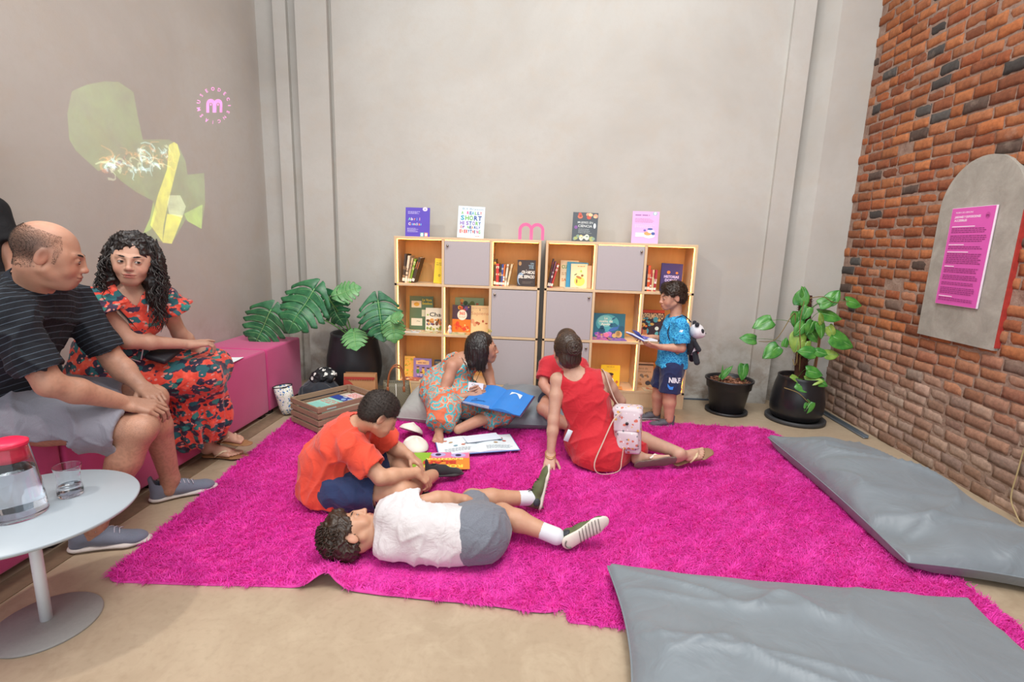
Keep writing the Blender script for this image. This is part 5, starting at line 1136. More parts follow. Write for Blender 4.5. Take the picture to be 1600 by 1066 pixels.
# ------------------------------------------------------------------ smooth-union modelling of bodies and clothes
NP = lambda v: np.array(tuple(v), float)
def unit(v): v = NP(v); return v/np.linalg.norm(v)
def cone(a, b, ra, rb, k=0.02, n=None, s=1.0, cb=False, ca=False, sub=False): return dict(t='c', a=NP(a), b=NP(b), ra=ra, rb=rb, k=k, n=None if n is None else unit(n), s=s, ca=ca, cb=cb, sub=sub)
def ell(c, r, R=None, k=0.02, sub=False):
    r = (r, r, r) if isinstance(r, (int, float)) else r
    return dict(t='e', c=NP(c), r=NP(r), R=None if R is None else np.array(R, float), k=k, sub=sub)
def cut(c, rad, o, n): return dict(t='p', c=NP(c), rad=rad, o=NP(o), n=unit(n), k=0)
def bounds(p):
    if p['t'] == 'c':
        m = max(p['ra'], p['rb'])*max(1, p['s']); return np.minimum(p['a'], p['b'])-m, np.maximum(p['a'], p['b'])+m
    if p['t'] == 'e': m = p['r'].max(); return p['c']-m, p['c']+m
    return p['c']-p['rad'], p['c']+p['rad']
def dist(p, P):
    if p['t'] == 'c':
        ba = p['b']-p['a']; L2 = max(ba @ ba, 1e-9); pa = P-p['a']; t0 = (pa @ ba)/L2; t = np.clip(t0, 0, 1); q = pa-t[..., None]*ba
        if p['n'] is not None and p['s'] != 1:
            q = q+p['n']*((q @ p['n'])*(1/p['s']-1))[..., None]
        r = p['ra']+(p['rb']-p['ra'])*t; d = np.sqrt((q*q).sum(-1))-r
        if p['n'] is not None and p['s'] < 1: d = d*(0.5+0.5*p['s'])
        L = math.sqrt(L2)
        if p['cb']: d = np.maximum(d, (t0-1)*L)
        if p['ca']: d = np.maximum(d, -t0*L)
        return d
    if p['t'] == 'e':
        q = P-p['c']
        if p['R'] is not None: q = q @ p['R']
        k0 = np.sqrt(((q/p['r'])**2).sum(-1)); k1 = np.sqrt(((q/p['r']**2)**2).sum(-1))+1e-9; return k0*(k0-1)/k1
    return (P-p['o']) @ p['n']
def field(prims, lo, hi, h):
    n = np.maximum(2, np.ceil((hi-lo)/h).astype(int)+1); D = np.full(n, 0.08, np.float64)
    ax = [lo[i]+h*np.arange(n[i]) for i in range(3)]
    for p in prims:
        b0, b1 = bounds(p); m = p['k']*1.2+2.5*h if p['t'] != 'p' else 0
        i0 = np.maximum(0, np.floor((b0-m-lo)/h).astype(int)); i1 = np.minimum(n, np.ceil((b1+m-lo)/h).astype(int)+1)
        if (i1 <= i0).any(): continue
        sl = tuple(slice(a, b) for a, b in zip(i0, i1))
        G = np.stack(np.meshgrid(*[ax[i][i0[i]:i1[i]] for i in range(3)], indexing='ij'), -1)
        d = dist(p, G); A = D[sl]; k = p['k']
        if p['t'] == 'p':
            ins = ((G-p['c'])**2).sum(-1) < p['rad']**2; D[sl] = np.where(ins, np.maximum(A, d), A); continue
        if p['sub']:
            if k > 0: hh = np.clip(0.5-0.5*(A+d)/k, 0, 1); D[sl] = A*(1-hh)+(-d)*hh+k*hh*(1-hh)
            else: D[sl] = np.maximum(A, -d)
        else:
            if k > 0: hh = np.clip(0.5+0.5*(A-d)/k, 0, 1); D[sl] = A*(1-hh)+d*hh-k*hh*(1-hh)
            else: D[sl] = np.minimum(A, d)
    return D
def snet(D, lo, h):
    S = D < 0; c = [S[i:S.shape[0]-1+i, j:S.shape[1]-1+j, k:S.shape[2]-1+k] for i in (0, 1) for j in (0, 1) for k in (0, 1)]
    anyc = np.logical_or.reduce(c); allc = np.logical_and.reduce(c); M = anyc & ~allc; idx = np.full(M.shape, -1, np.int64); cells = np.argwhere(M)
    idx[M] = np.arange(len(cells)); acc = np.zeros((len(cells), 3)); cnt = np.zeros(len(cells)); offs = [(i, j, k) for i in (0, 1) for j in (0, 1) for k in (0, 1)]
    for a in range(8):
        for ax in range(3):
            o = offs[a]
            if o[ax]: continue
            o2 = list(o); o2[ax] = 1; ca = cells+np.array(o); cb = cells+np.array(o2)
            da = D[ca[:, 0], ca[:, 1], ca[:, 2]]; db = D[cb[:, 0], cb[:, 1], cb[:, 2]]; m = (da < 0) != (db < 0)
            t = np.where(m, da/np.where(m, da-db, 1), 0); p = np.array(o, float)[None].repeat(len(cells), 0); p[:, ax] += t
            acc[m] += p[m]; cnt[m] += 1
    V = lo+h*(cells+acc/np.maximum(cnt, 1)[:, None]); F = []
    for ax in range(3):
        u, v = (ax+1) % 3, (ax+2) % 3; sh = list(S.shape); A = S[tuple(slice(0, sh[i]-1) if i == ax else slice(None) for i in range(3))]
        B = S[tuple(slice(1, sh[i]) if i == ax else slice(None) for i in range(3))]; e = np.argwhere(A != B)
        e = e[(e[:, u] > 0) & (e[:, v] > 0) & (e[:, u] < sh[u]-1) & (e[:, v] < sh[v]-1)]
        if not len(e): continue
        def g(du, dv): q = e.copy(); q[:, u] += du; q[:, v] += dv; return idx[q[:, 0], q[:, 1], q[:, 2]]
        Q = np.stack([g(-1, -1), g(0, -1), g(0, 0), g(-1, 0)], 1); ins = A[e[:, 0], e[:, 1], e[:, 2]]; Q[~ins] = Q[~ins][:, ::-1]; F.append(Q)
    F = np.concatenate(F) if F else np.zeros((0, 4), int); F = F[(F >= 0).all(1)]; return V, F
def vnormals(V, F):
    N = np.zeros_like(V); a, b, c, d = (V[F[:, i]] for i in range(4)); fn = np.cross(c-a, d-b)
    for i in range(4): np.add.at(N, F[:, i], fn)
    return N/np.maximum(np.linalg.norm(N, axis=1, keepdims=True), 1e-12)
def solid(prims, h, boxes=()):
    """boxes: (lo, hi, h_fine) regions modelled on a finer grid; coarse faces inside them are dropped"""
    lo = np.min([bounds(p)[0] for p in prims if p['t'] != 'p' and not p.get('sub')], 0)-3*h; hi = np.max([bounds(p)[1] for p in prims if p['t'] != 'p' and not p.get('sub')], 0)+3*h
    V, F = snet(field(prims, lo, hi, h), lo, h); Vs, Fs = [V], [F]
    for bl, bh, hf in boxes:
        c = Vs[0][Fs[0]].mean(1); ins = ((c > bl+h*0.7) & (c < bh-h*0.7)).all(1); Fs[0] = Fs[0][~ins]
    off = len(Vs[0])
    for bl, bh, hf in boxes:
        V2, F2 = snet(field(prims, bl, bh, hf), bl, hf); Vs.append(V2); Fs.append(F2+off); off += len(V2)
    V = np.concatenate(Vs); F = np.concatenate(Fs); used = np.zeros(len(V), bool); used[F.ravel()] = True; mp = np.cumsum(used)-1
    return V[used], mp[F]
def to_obj(name, V, F, mats, parent, cols=None, extra=None, origin=(0, 0, 0), mi=None):
    V = V-NP(origin); vs = V.tolist(); fs = F.tolist(); mis = [0]*len(fs) if mi is None else list(mi); sm = [True]*len(fs)
    C = np.ones((len(V), 4), np.float32)
    if cols is not None: C[:, :3] = cols
    if extra is not None:
        off = len(vs); o = NP(origin); vs += [tuple(NP(v)-o) for v in extra.v]; fs += [tuple(off+i for i in f) for f in extra.f]; mis += extra.mi; sm += extra.sm
        C = np.concatenate([C, np.ones((len(extra.v), 4), np.float32)])
    me = bpy.data.meshes.new(name); me.from_pydata(vs, [], fs)
    for m in (mats if isinstance(mats, (list, tuple)) else [mats]): me.materials.append(m)
    me.polygons.foreach_set('material_index', mis); me.polygons.foreach_set('use_smooth', sm)
    ca = me.color_attributes.new('Col', 'FLOAT_COLOR', 'POINT'); ca.data.foreach_set('color', C.ravel()); me.update()
    return link(name, me, parent)
def wrinkle(V, F, amp, sc, seed, dirs=None, keep=None):
    N = vnormals(V, F); Q = V if dirs is None else V*np.array(dirs)
    w = (1-np.abs(snoise(Q, sc, seed, 2)))**3*1.7-0.5+(1-np.abs(snoise(Q, sc*1.9, seed+4, 2)))**4*0.7-0.2+0.4*snoise(V, sc*0.45, seed+9, 2); d = amp*w
    if keep is not None: d = d*keep(V)
    return V+N*d[:, None]
def LF(o, f, u, s=1.0):    # local frame: x right, y forward, z up
    f = unit(f); u = NP(u); u = unit(u-f*(u @ f)); x = np.cross(f, u); R = np.stack([x, f, u], 1)
    return dict(o=NP(o), R=R, s=s)
def at(L, p): return L['o']+L['R'] @ (np.array(p, float)*L['s'])
def loc(L, V): return ((V-L['o']) @ L['R'])/L['s']
def Lcone(L, a, b, ra, rb, k=0.01, n=None, s=1.0, **kw): return cone(at(L, a), at(L, b), ra*L['s'], rb*L['s'], k*L['s'], None if n is None else L['R'] @ np.array(n, float), s, **kw)
def Lell(L, c, r, k=0.01, sub=False, rot=None):
    r = (r, r, r) if isinstance(r, (int, float)) else r; R = L['R'] if rot is None else L['R'] @ np.array(rot)
    return ell(at(L, c), tuple(x*L['s'] for x in r), R, k*L['s'], sub)
def head_prims(L, child=0.0, smile=0.0, nose=1.0, jaw=1.0):
    c = child; P = [Lell(L, (0, -.018, .035), (.077, .095, .083), .02), Lell(L, (0, .030, -.025), (.062, .062, .082*(1-.08*c)), .02)]
    P += [Lell(L, (0, .062, -.088+.010*c), (.028*jaw, .027, .021), .022), Lell(L, (0, .064, -.060), (.032, .032, .028), .020)]
    for s in (-1, 1):
        P += [Lcone(L, (s*.052*jaw, .002, -.048), (s*.018, .060, -.090+.010*c), .020, .016, .02), Lell(L, (s*.038, .058, -.035), (.025+.004*c, .024, .026+.004*c), .015), Lell(L, (s*.056, .03, .005), (.016, .032, .026), .03)]
        P += [Lcone(L, (s*.014, .086, .020), (s*.044, .071, .021), .0050, .0045, .018)]
        P += [Lell(L, (s*.031, .099, .001), (.017, .0155, .011), .012, sub=True)]
        P += [Lell(L, (s*.031, .0735, .0), (.0150, .0150, .0150), .003)]                    # lids
    P += [Lcone(L, (0, .087, .016), (0, .092+.013*nose, -.027), .0082, .0098*nose, .012), Lell(L, (0, .092+.012*nose, -.029), (.012, .0115, .0095), .008)]
    for s in (-1, 1): P += [Lell(L, (s*.012*nose, .094, -.033), (.0075, .011, .0072), .005)]
    P += [Lell(L, (0, .0915, -.056), (.023+.004*smile, .010, .0058), .005), Lell(L, (0, .0895, -.0665), (.020+.003*smile, .010, .0066), .005), Lcone(L, (-.026-.004*smile, .087, -.0605+.004*smile), (0, .0985, -.0612), .0018, .0014, .002, sub=True), Lcone(L, (.026+.004*smile, .087, -.0605+.004*smile), (0, .0985, -.0612), .0018, .0014, .002, sub=True)]
    for s in (-1, 1):
        rot = Matrix.Rotation(s*0.30, 3, 'Z') @ Matrix.Rotation(-0.15, 3, 'X')
        P += [Lell(L, (s*.079, -.010, -.004), (.0075, .019, .032), .004, rot=np.array(rot)), Lell(L, (s*.089, -.004, .0), (.006, .010, .018), .004, sub=True, rot=np.array(rot))]
    return P
def head_box(L, h): r = 0.135*L['s']; return (L['o']-r, L['o']+r, h)
EYEW = plain('#bdb4ae', 0.25, var=0.01, bump=0); IRIS = plain('#3a2418', 0.15, var=0.1, bump=0); PUP = plain('#0c0808', 0.1, var=0, bump=0)
def eyes(L, gaze=(0, 1, 0), lidopen=0.5, brow=.0036, browz=.0):
    mb = MB()
    if brow:
        for s in (-1, 1):
            B = [(s*.0125, .0905, .0195+browz), (s*.020, .0890, .0232+browz), (s*.031, .0842, .0256+browz), (s*.041, .0762, .0240+browz), (s*.048, .0685, .0195+browz)]
            mb.tube([at(L, p) for p in B], [brow*.6*L['s'], brow*L['s'], brow*L['s'], brow*.75*L['s'], brow*.25*L['s']], 8, 3, flat=1.0)
    g = unit(L['R'] @ np.array(gaze, float))
    for s in (-1, 1):
        c = at(L, (s*.031, .0738, .0)); rr = .0156*L['s']
        # almond patch of eyeball in front of the lids
        vs = []; fs = []; n = 16; m = 7
        for i in range(m+1):
            for j in range(n):
                a = 2*PI*j/n; q = i/m; x = .0125*q*math.cos(a); z = (.0050*lidopen*2)*q*math.sin(a)*(1-0.35*abs(math.cos(a))**3); y = math.sqrt(max(0, .0160**2-x*x-z*z)); vs.append(at(L, (s*.031+x, .0735+y, z)))
        for i in range(m):
            for j in range(n): k = (j+1) % n; fs.append((i*n+j, (i+1)*n+j, (i+1)*n+k, i*n+k))
        mb.add(vs, fs, 1, True)
        # iris + pupil discs on the ball
        ic = unit(L['R'] @ (np.array(gaze, float)/np.linalg.norm(gaze)))
        e1 = unit(np.cross(ic, L['R'][:, 2])); e2 = np.cross(e1, ic)
        for rad, mi, lift in ((.0058, 2, .0163), (.0026, 3, .0166)):
            vs = [c+ic*lift*L['s']]; zlim = .0048*lidopen*2
            for j in range(14):
                a = 2*PI*j/14; zz = max(-zlim, min(zlim, rad*math.sin(a))); vs.append(c+(ic*(lift-.0011*(rad/.0058)**2)+e1*rad*math.cos(a)+e2*zz)*L['s'])
            mb.add(vs, [(0, j+1, (j+1) % 14+1) for j in range(14)], mi, True)
        # lash line
        pts = [at(L, (s*.031+.0135*math.cos(a), .0735+.0152, .0054*lidopen*2*math.sin(a)*(1-0.35*abs(math.cos(a))**3)-0.0)) for a in [PI*i/8 for i in range(9)]]
        pts = [c+unit(p-c)*.0164*L['s'] for p in pts]; mb.tube(pts, .0009*L['s'], 4, 3)
    return mb
def paint(V, base):
    C = np.tile(np.array(lin(base)[:3]), (len(V), 1)); return C
def dab(C, V, L, c, r, col, amt=1.0, soft=0.35, rot=None):
    q = (loc(L, V)-np.array(c))
    if rot is not None: q = q @ np.array(rot)
    d = np.sqrt(((q/np.array(r))**2).sum(1)); w = np.clip((1+soft-d)/(2*soft), 0, 1)*amt; C += (np.array(lin(col)[:3])-C)*w[:, None]; return C
def face_paint(C, V, L, lips='#b0625a', brow='#2a1c16', cheek='#d88a78', browy=.0245, brow_amt=0.85):
    dab(C, V, L, (0, .097, -.056), (.022, .02, .005), lips, .95); dab(C, V, L, (0, .095, -.0665), (.019, .02, .006), lips, .9); dab(C, V, L, (0, .095, -.0612), (.021, .03, .0016), '#5a2420', .7, .5)
    for s in (-1, 1):
        rot = np.array(Matrix.Rotation(-s*0.10, 3, 'Y')); dab(C, V, L, (s*.031, .085, browy), (.019, .03, .0036), brow, brow_amt, .45, rot)
        dab(C, V, L, (s*.042, .07, -.030), (.020, .03, .016), cheek, .35, .6); dab(C, V, L, (s*.031, .088, 0), (.018, .02, .009), '#7a4a3c', .25, .5)
        dab(C, V, L, (s*.088, -.005, 0), (.012, .022, .034), cheek, .35, .6); dab(C, V, L, (s*.006, .104, -.040), (.0035, .008, .003), '#5a2a22', .7, .4)
    dab(C, V, L, (0, .108, -.028), (.014, .012, .012), cheek, .35, .6); return C
def hand_prims(L, side=1, curls=(.35, .4, .45, .5), spread=0.08, thumb=0.5, k=0.010):
    """L: origin wrist, y to fingers, z back of the hand; side +1: thumb on +x"""
    P = []; mx = [.030, .010, -.010, -.029]; my = [.086, .092, .087, .078]; ln = [(.042, .025, .019), (.046, .029, .020), (.042, .027, .020), (.033, .020, .017)]
    for x in (-.018, 0, .018): P.append(Lcone(L, (side*x*0.9, -.01, 0), (side*x, .02, 0), .0165, .017, .012))
    for x, y in zip(mx, my): P.append(Lcone(L, (side*x*.6, .012, 0), (side*x, y-.004, .0), .0150, .0118, .012))
    P.append(Lcone(L, (side*.016, .018, -.010), (side*.026, .045, -.012), .014, .012, .012))
    for i in range(4):
        p = np.array([side*mx[i], my[i], .001]); a = 0; yaw = side*spread*(1.5-i); c = curls[i]
        for j, f in enumerate((0.8, 1.15, 0.75)):
            a += c*f; d = np.array([math.sin(yaw)*math.cos(a), math.cos(yaw)*math.cos(a), -math.sin(a)]); q = p+d*ln[i][j]
            r0 = (.0092, .0082, .0074)[j]*(0.92 if i == 3 else 1); r1 = (.0082, .0074, .0062)[j]*(0.92 if i == 3 else 1)
            P.append(Lcone(L, p, q, r0, r1, .0025)); p = q
    t = thumb; p = np.array([side*.022, .020, -.008])
    for j, (l, d, r0, r1) in enumerate(((.040, (.75, .62, -.30-t*.3), .0135, .0105), (.031, (.45-t*.3, .85, -.25-t*.4), .0100, .0090), (.025, (.2-t*.6, .92, -.20-t*.4), .0090, .0070))):
        d = np.array([side*d[0], d[1], d[2]]); d /= np.linalg.norm(d); q = p+d*l; P.append(Lcone(L, p, q, r0, r1, .004)); p = q
    return P
def hand_box(L, h): c = at(L, (0, .085, -.01)); r = .125*L['s']; return (c-r, c+r, h)
def limb(a, m, b, r, k=.02):
    """two-segment limb with a fuller muscle on each segment; r = radii at a, mid1, m, mid2, b"""
    a, m, b = NP(a), NP(m), NP(b); u = a+(m-a)*.4; w = m+(b-m)*.32
    return [cone(a, u, r[0], r[1], k), cone(u, m, r[1], r[2], k), cone(m, w, r[2], r[3], k), cone(w, b, r[3], r[4], k)]
def bare_foot(L, k=.008, side=1, ank=.095):
    """L: origin under the heel, y forward, z up; scale 1 = 0.25 m long"""
    P = [Lell(L, (0, .032, .030), (.030, .036, .030), k), Lcone(L, (0, .045, .055), (0, .035, ank), .031, .033, .02), Lcone(L, (0, .06, .045), (side*.008, .165, .022), .034, .024, .02, n=(0, 0, 1), s=.85), Lcone(L, (-side*.020, .10, .018), (-side*.026, .175, .014), .016, .015, .012), Lcone(L, (side*.018, .12, .018), (side*.024, .185, .016), .020, .017, .012)]
    for i, (x, y, l, r) in enumerate(((.030, .190, .046, .0125), (.010, .198, .034, .0092), (-.006, .193, .030, .0085), (-.020, .184, .027, .0080), (-.033, .172, .024, .0078))):
        P.append(Lcone(L, (side*x, y-.01, .014), (side*(x*1.05), y+l-.008, .0105), r*1.05, r, .0035))
    return P
def sole_prims(L, th=.022, k=.01, z=.0, w=1.0, side=1):
    P = []; n = (0, 0, 1); s = th/2/.042
    for a, b, ra, rb in (((0, .036), (side*.004, .11), .036, .033), ((side*.004, .11), (side*.006, .20), .033, .046), ((side*.006, .20), (side*.008, .245), .046, .036)):
        P.append(Lcone(L, (a[0], a[1], z+th/2), (b[0], b[1], z+th/2), ra*w, rb*w, k*.5, n=n, s=s))
    return P
def sneaker(parent, L, origin, up_mat, sole_mat, ankle=None, side=1, lace_mat=None, h=.0042, sole_h=.026, collar=True, laces=True, name='shoe', stripe=None):
    """trainer: origin L under the heel; separate sole, upper and laces"""
    P = [Lcone(L, (0, .038, .030), (0, .050, .075), .036, .034, .02), Lcone(L, (0, .055, .055), (side*.003, .135, .050), .036, .034, .02), Lcone(L, (side*.003, .12, .042), (side*.008, .215, .028), .040, .037, .02, n=(0, 0, 1), s=.75), Lell(L, (side*.008, .232, .026), (.037, .038, .020), .015), Lcone(L, (0, .03, .07), (0, .018, .112), .026, .018, .015)]
    P += [cut(at(L, (0, .14, .02)), .3, at(L, (0, 0, .014)), L['R'] @ np.array([0, 0, -1.])), Lcone(L, (0, .052, .075), (0, .045, .14), .029, .032, .004, sub=True)]
    V, F = solid(P, h); base = to_obj(name, V, F, up_mat, parent, origin=origin)
    Q = [Lcone(L, (0, .036, sole_h*.5), (side*.004, .11, sole_h*.5), .041, .037, .004, n=(0, 0, 1), s=.36), Lcone(L, (side*.004, .11, sole_h*.5), (side*.006, .205, sole_h*.5), .037, .048, .004, n=(0, 0, 1), s=.33), Lcone(L, (side*.006, .20, sole_h*.5), (side*.010, .250, sole_h*.55), .048, .034, .004, n=(0, 0, 1), s=.34)]
    V, F = solid(Q, h); to_obj('sole', V, F, sole_mat, base, origin=origin)
    if laces:
        mb = MB(); lm = lace_mat or sole_mat
        for i in range(5):
            y = .105+.017*i; z = .0935-.0055*i
            mb.tube([at(L, (x, y+abs(x)*.25, z-(x/.024)**2*.011))-NP(origin) for x in (-.024, -.012, 0, .012, .024)], .0021*L['s'], 5)
        for s in (-1, 1): mb.tube([at(L, (s*.004, .10, .097))-NP(origin), at(L, (s*.026, .098, .108))-NP(origin), at(L, (s*.044, .11, .088))-NP(origin), at(L, (s*.022, .105, .094))-NP(origin)], .0018*L['s'], 5)
        part('laces', mb, lm, base)
    return base
def skin_mat():
    m = NT('skin'); v = m.coord(); at_ = m.n('Attribute', attribute_name='Col'); n = m.noise(v, 35, 4, 0.6); n2 = m.noise(v, 400, 2)
    c = m.mix(1.0, at_.outputs['Color'], m.ramp(n.outputs[0], [(0.3, (0.93, 0.88, 0.86)), (0.7, (1, 1, 1))]), 'MULTIPLY'); m.base(c); m.rough(0.52)
    m.b.inputs['Subsurface Weight'].default_value = 0.12; m.b.inputs['Subsurface Radius'].default_value = (0.012, 0.005, 0.003); m.b.inputs['Subsurface Scale'].default_value = 0.6
    m.bump(n2.outputs[0], 0.12, 0.0006); return m.m
SKIN = skin_mat()
def cloth(name, c1, c2=None, rough=0.85, sc=500, fold=0.25, sheen=0.2, kind=None, **kw):
    m = NT(name); v = m.coord(); n = m.noise(v, sc, 2); base = m.mix(n.outputs[0], c1, c2 or c1)
    if kind == 'stripes':
        w_ = m.n('TexWave', wave_type='BANDS', bands_direction='Z'); m.l(m.coord(rot=kw.get('rot', (0, 0, 0))), w_.inputs[0]); w_.inputs['Scale'].default_value = kw['freq']
        base = m.mix(m.ramp(w_.outputs[0], [(0, (0,0,0)), (kw.get('th', .95), (0,0,0)), (min(1, kw.get('th', .95)+.02), (1,1,1))]), base, kw['ink'])
    m.base(base); m.rough(rough); m.b.inputs['Sheen Weight'].default_value = sheen
    f = m.noise(v, 11, 4, 0.55, 1.0); b1 = m.n('Bump'); b1.inputs['Strength'].default_value = fold; b1.inputs['Distance'].default_value = 0.03; m.l(f.outputs[0], b1.inputs['Height'])
    b2 = m.n('Bump'); b2.inputs['Strength'].default_value = 0.3; b2.inputs['Distance'].default_value = 0.001; m.l(n.outputs[0], b2.inputs['Height']); m.l(b1.outputs[0], b2.inputs['Normal']); m.l(b2.outputs[0], m.b.inputs['Normal']); return m.m
def floral():
    m = NT('flowered_cloth'); v = m.coord(); n = m.noise(v, 9, 2); 
    def leaves(scale, rot, el, th, seed):
        mp = m.n('Mapping'); m.l(v, mp.inputs[0]); mp.inputs['Rotation'].default_value = rot; mp.inputs['Scale'].default_value = (scale, scale*el, scale); mp.inputs['Location'].default_value = (seed, seed*2, seed*3)
        ad = m.n('VectorMath', operation='ADD'); m.l(mp.outputs[0], ad.inputs[0]); sc_ = m.n('VectorMath', operation='SCALE'); m.l(m.noise(v, 25, 2).outputs[1], sc_.inputs[0]); sc_.inputs['Scale'].default_value = 0.7; m.l(sc_.outputs[0], ad.inputs[1])
        vo = m.n('TexVoronoi'); m.l(ad.outputs[0], vo.inputs['Vector']); vo.inputs['Scale'].default_value = 1.0
        return m.ramp(vo.outputs['Distance'], [(0, (1,1,1)), (th, (1,1,1)), (th+.03, (0,0,0))])
    c = m.mix(m.ramp(m.noise(v, 30, 3).outputs[0], [(0.45, (0,0,0)), (0.6, (1,1,1))]), '#d8402e', '#e85a44')
    c = m.mix(leaves(22, (.3, .5, .4), .36, .38, 3), c, '#3a2440'); c = m.mix(leaves(21, (1.2, .2, 2.0), .36, .36, 7), c, '#1d2238'); c = m.mix(leaves(20, (2.2, 1.4, .6), .38, .34, 12), c, '#1c5a62'); c = m.mix(leaves(17, (.8, 2.1, 1.5), .45, .24, 21), c, '#2f8078')
    c = m.mix(leaves(44, (.1, 2.1, .5), .35, .22, 31), c, '#d88a80'); m.base(c); m.rough(0.8); m.b.inputs['Sheen Weight'].default_value = 0.2
    m.bump(m.noise(v, 20, 5, 0.6, 0.6).outputs[0], 0.3, 0.012); return m.m
def paisley():
    m = NT('paisley_cloth'); v = m.coord(); ad = m.n('VectorMath', operation='ADD'); sc_ = m.n('VectorMath', operation='SCALE'); m.l(m.noise(v, 18, 2).outputs[1], sc_.inputs[0]); sc_.inputs['Scale'].default_value = 0.06; m.l(v, ad.inputs[0]); m.l(sc_.outputs[0], ad.inputs[1])
    vo = m.n('TexVoronoi'); m.l(ad.outputs[0], vo.inputs['Vector']); vo.inputs['Scale'].default_value = 17
    c = m.ramp(vo.outputs['Distance'], [(0, '#d86a48'), (.10, '#d86a48'), (.13, '#4ab8be'), (.27, '#4ab8be'), (.30, '#e07a58'), (.38, '#e07a58'), (.42, '#b8b0a0'), (.50, '#b8b0a0'), (.53, '#43b0ba'), (.62, '#43b0ba'), (.66, '#d8704e')], 'CONSTANT')
    m.base(c); m.rough(0.8); m.bump(m.noise(v, 20, 5, 0.6, 0.6).outputs[0], 0.3, 0.012); return m.m
def hair_mat(c1, c2, rough=0.42):
    m = NT('hair'); v = m.coord(); n = m.noise(v, 140, 3, 0.7); m.base(m.mix(n.outputs[0], c1, c2)); m.rough(rough); m.bump(n.outputs[0], 0.6, 0.003); m.b.inputs['Specular IOR Level'].default_value = 0.6; return m.m
HBLACK = hair_mat('#0f0b0a', '#2c2220', 0.38); HBROWN = hair_mat('#1c120d', '#46301f'); HCROP = hair_mat('#1c1613', '#3a2c24', 0.7); HBUN = hair_mat('#241813', '#4a3628', 0.35)
def fuzz(V, F, n, L, flow, seed, wid=.0009, keep=None, out=0.6):
    """short hairs standing on a hair volume"""
    r = np.random.default_rng(seed); N = vnormals(V, F); i = r.integers(0, len(F), n); w = r.dirichlet((1, 1, 1, 1), n); P = (V[F[i]]*w[:, :, None]).sum(1); Nn = (N[F[i]]*w[:, :, None]).sum(1)
    if keep is not None: kk = keep(P); P, Nn = P[kk], Nn[kk]
    fl = flow(P) if callable(flow) else np.tile(NP(flow), (len(P), 1)); D = Nn*out+fl+r.normal(0, .22, P.shape); D /= np.linalg.norm(D, axis=1, keepdims=True)
    ln = L*r.uniform(.5, 1.2, len(P)); S = np.cross(D, r.normal(size=P.shape)); S /= np.linalg.norm(S, axis=1, keepdims=True); S *= wid
    tip = P+D*ln[:, None]; mid = P+(D*.5+Nn*.12)*ln[:, None]; mb = MB(); m = len(P); X = np.stack([P-S, P+S, mid+S*.8, mid-S*.8, tip], 1).reshape(-1, 3)
    mb.v = X.tolist(); mb.f = [f for q in range(m) for f in ((q*5, q*5+1, q*5+2, q*5+3), (q*5+3, q*5+2, q*5+4))]; mb.mi = [0]*len(mb.f); mb.sm = [False]*len(mb.f); return mb
def person(label, base, pose_group=None): return thing('person', label, 'person', base)
def project(art_obj, target, direction, off=0.0015):
    """lays a flat print onto a curved garment along a direction (object space of the shared parent)"""
    me = target.data; bv = BVHTree.FromPolygons([v.co for v in me.vertices], [tuple(p.vertices) for p in me.polygons]); d = Vector(direction).normalized()
    for v in art_obj.data.vertices:
        h = bv.ray_cast(v.co-d*0.3, d)
        if h[0] is not None: v.co = h[0]-d*(off+0.0)
# ------------------------------------------------------------------ PEOPLE
def torso_prims(pel, waist, chest, neck, shR, shL, front, g=1.0, k=.05, s=.72, infl=0.0, belly=0.0):
    f = unit(front); pel, waist, chest, neck, shR, shL = map(NP, (pel, waist, chest, neck, shR, shL)); i = infl
    P = [cone(pel, waist, .150*g+i, .128*g+i+belly, k, f, s+.05), cone(waist, chest, .128*g+i+belly, .150*g+i, k, f, s), cone(chest, chest+(neck-chest)*.55, .150*g+i, .105*g+i, k, f, s), cone(shR, chest+(neck-chest)*.6, .052*g+i, .070*g+i, k*.8), cone(shL, chest+(neck-chest)*.6, .052*g+i, .070*g+i, k*.8)]
    return P
def stretch(a, b, t): a, b = NP(a), NP(b); return a+(b-a)*t

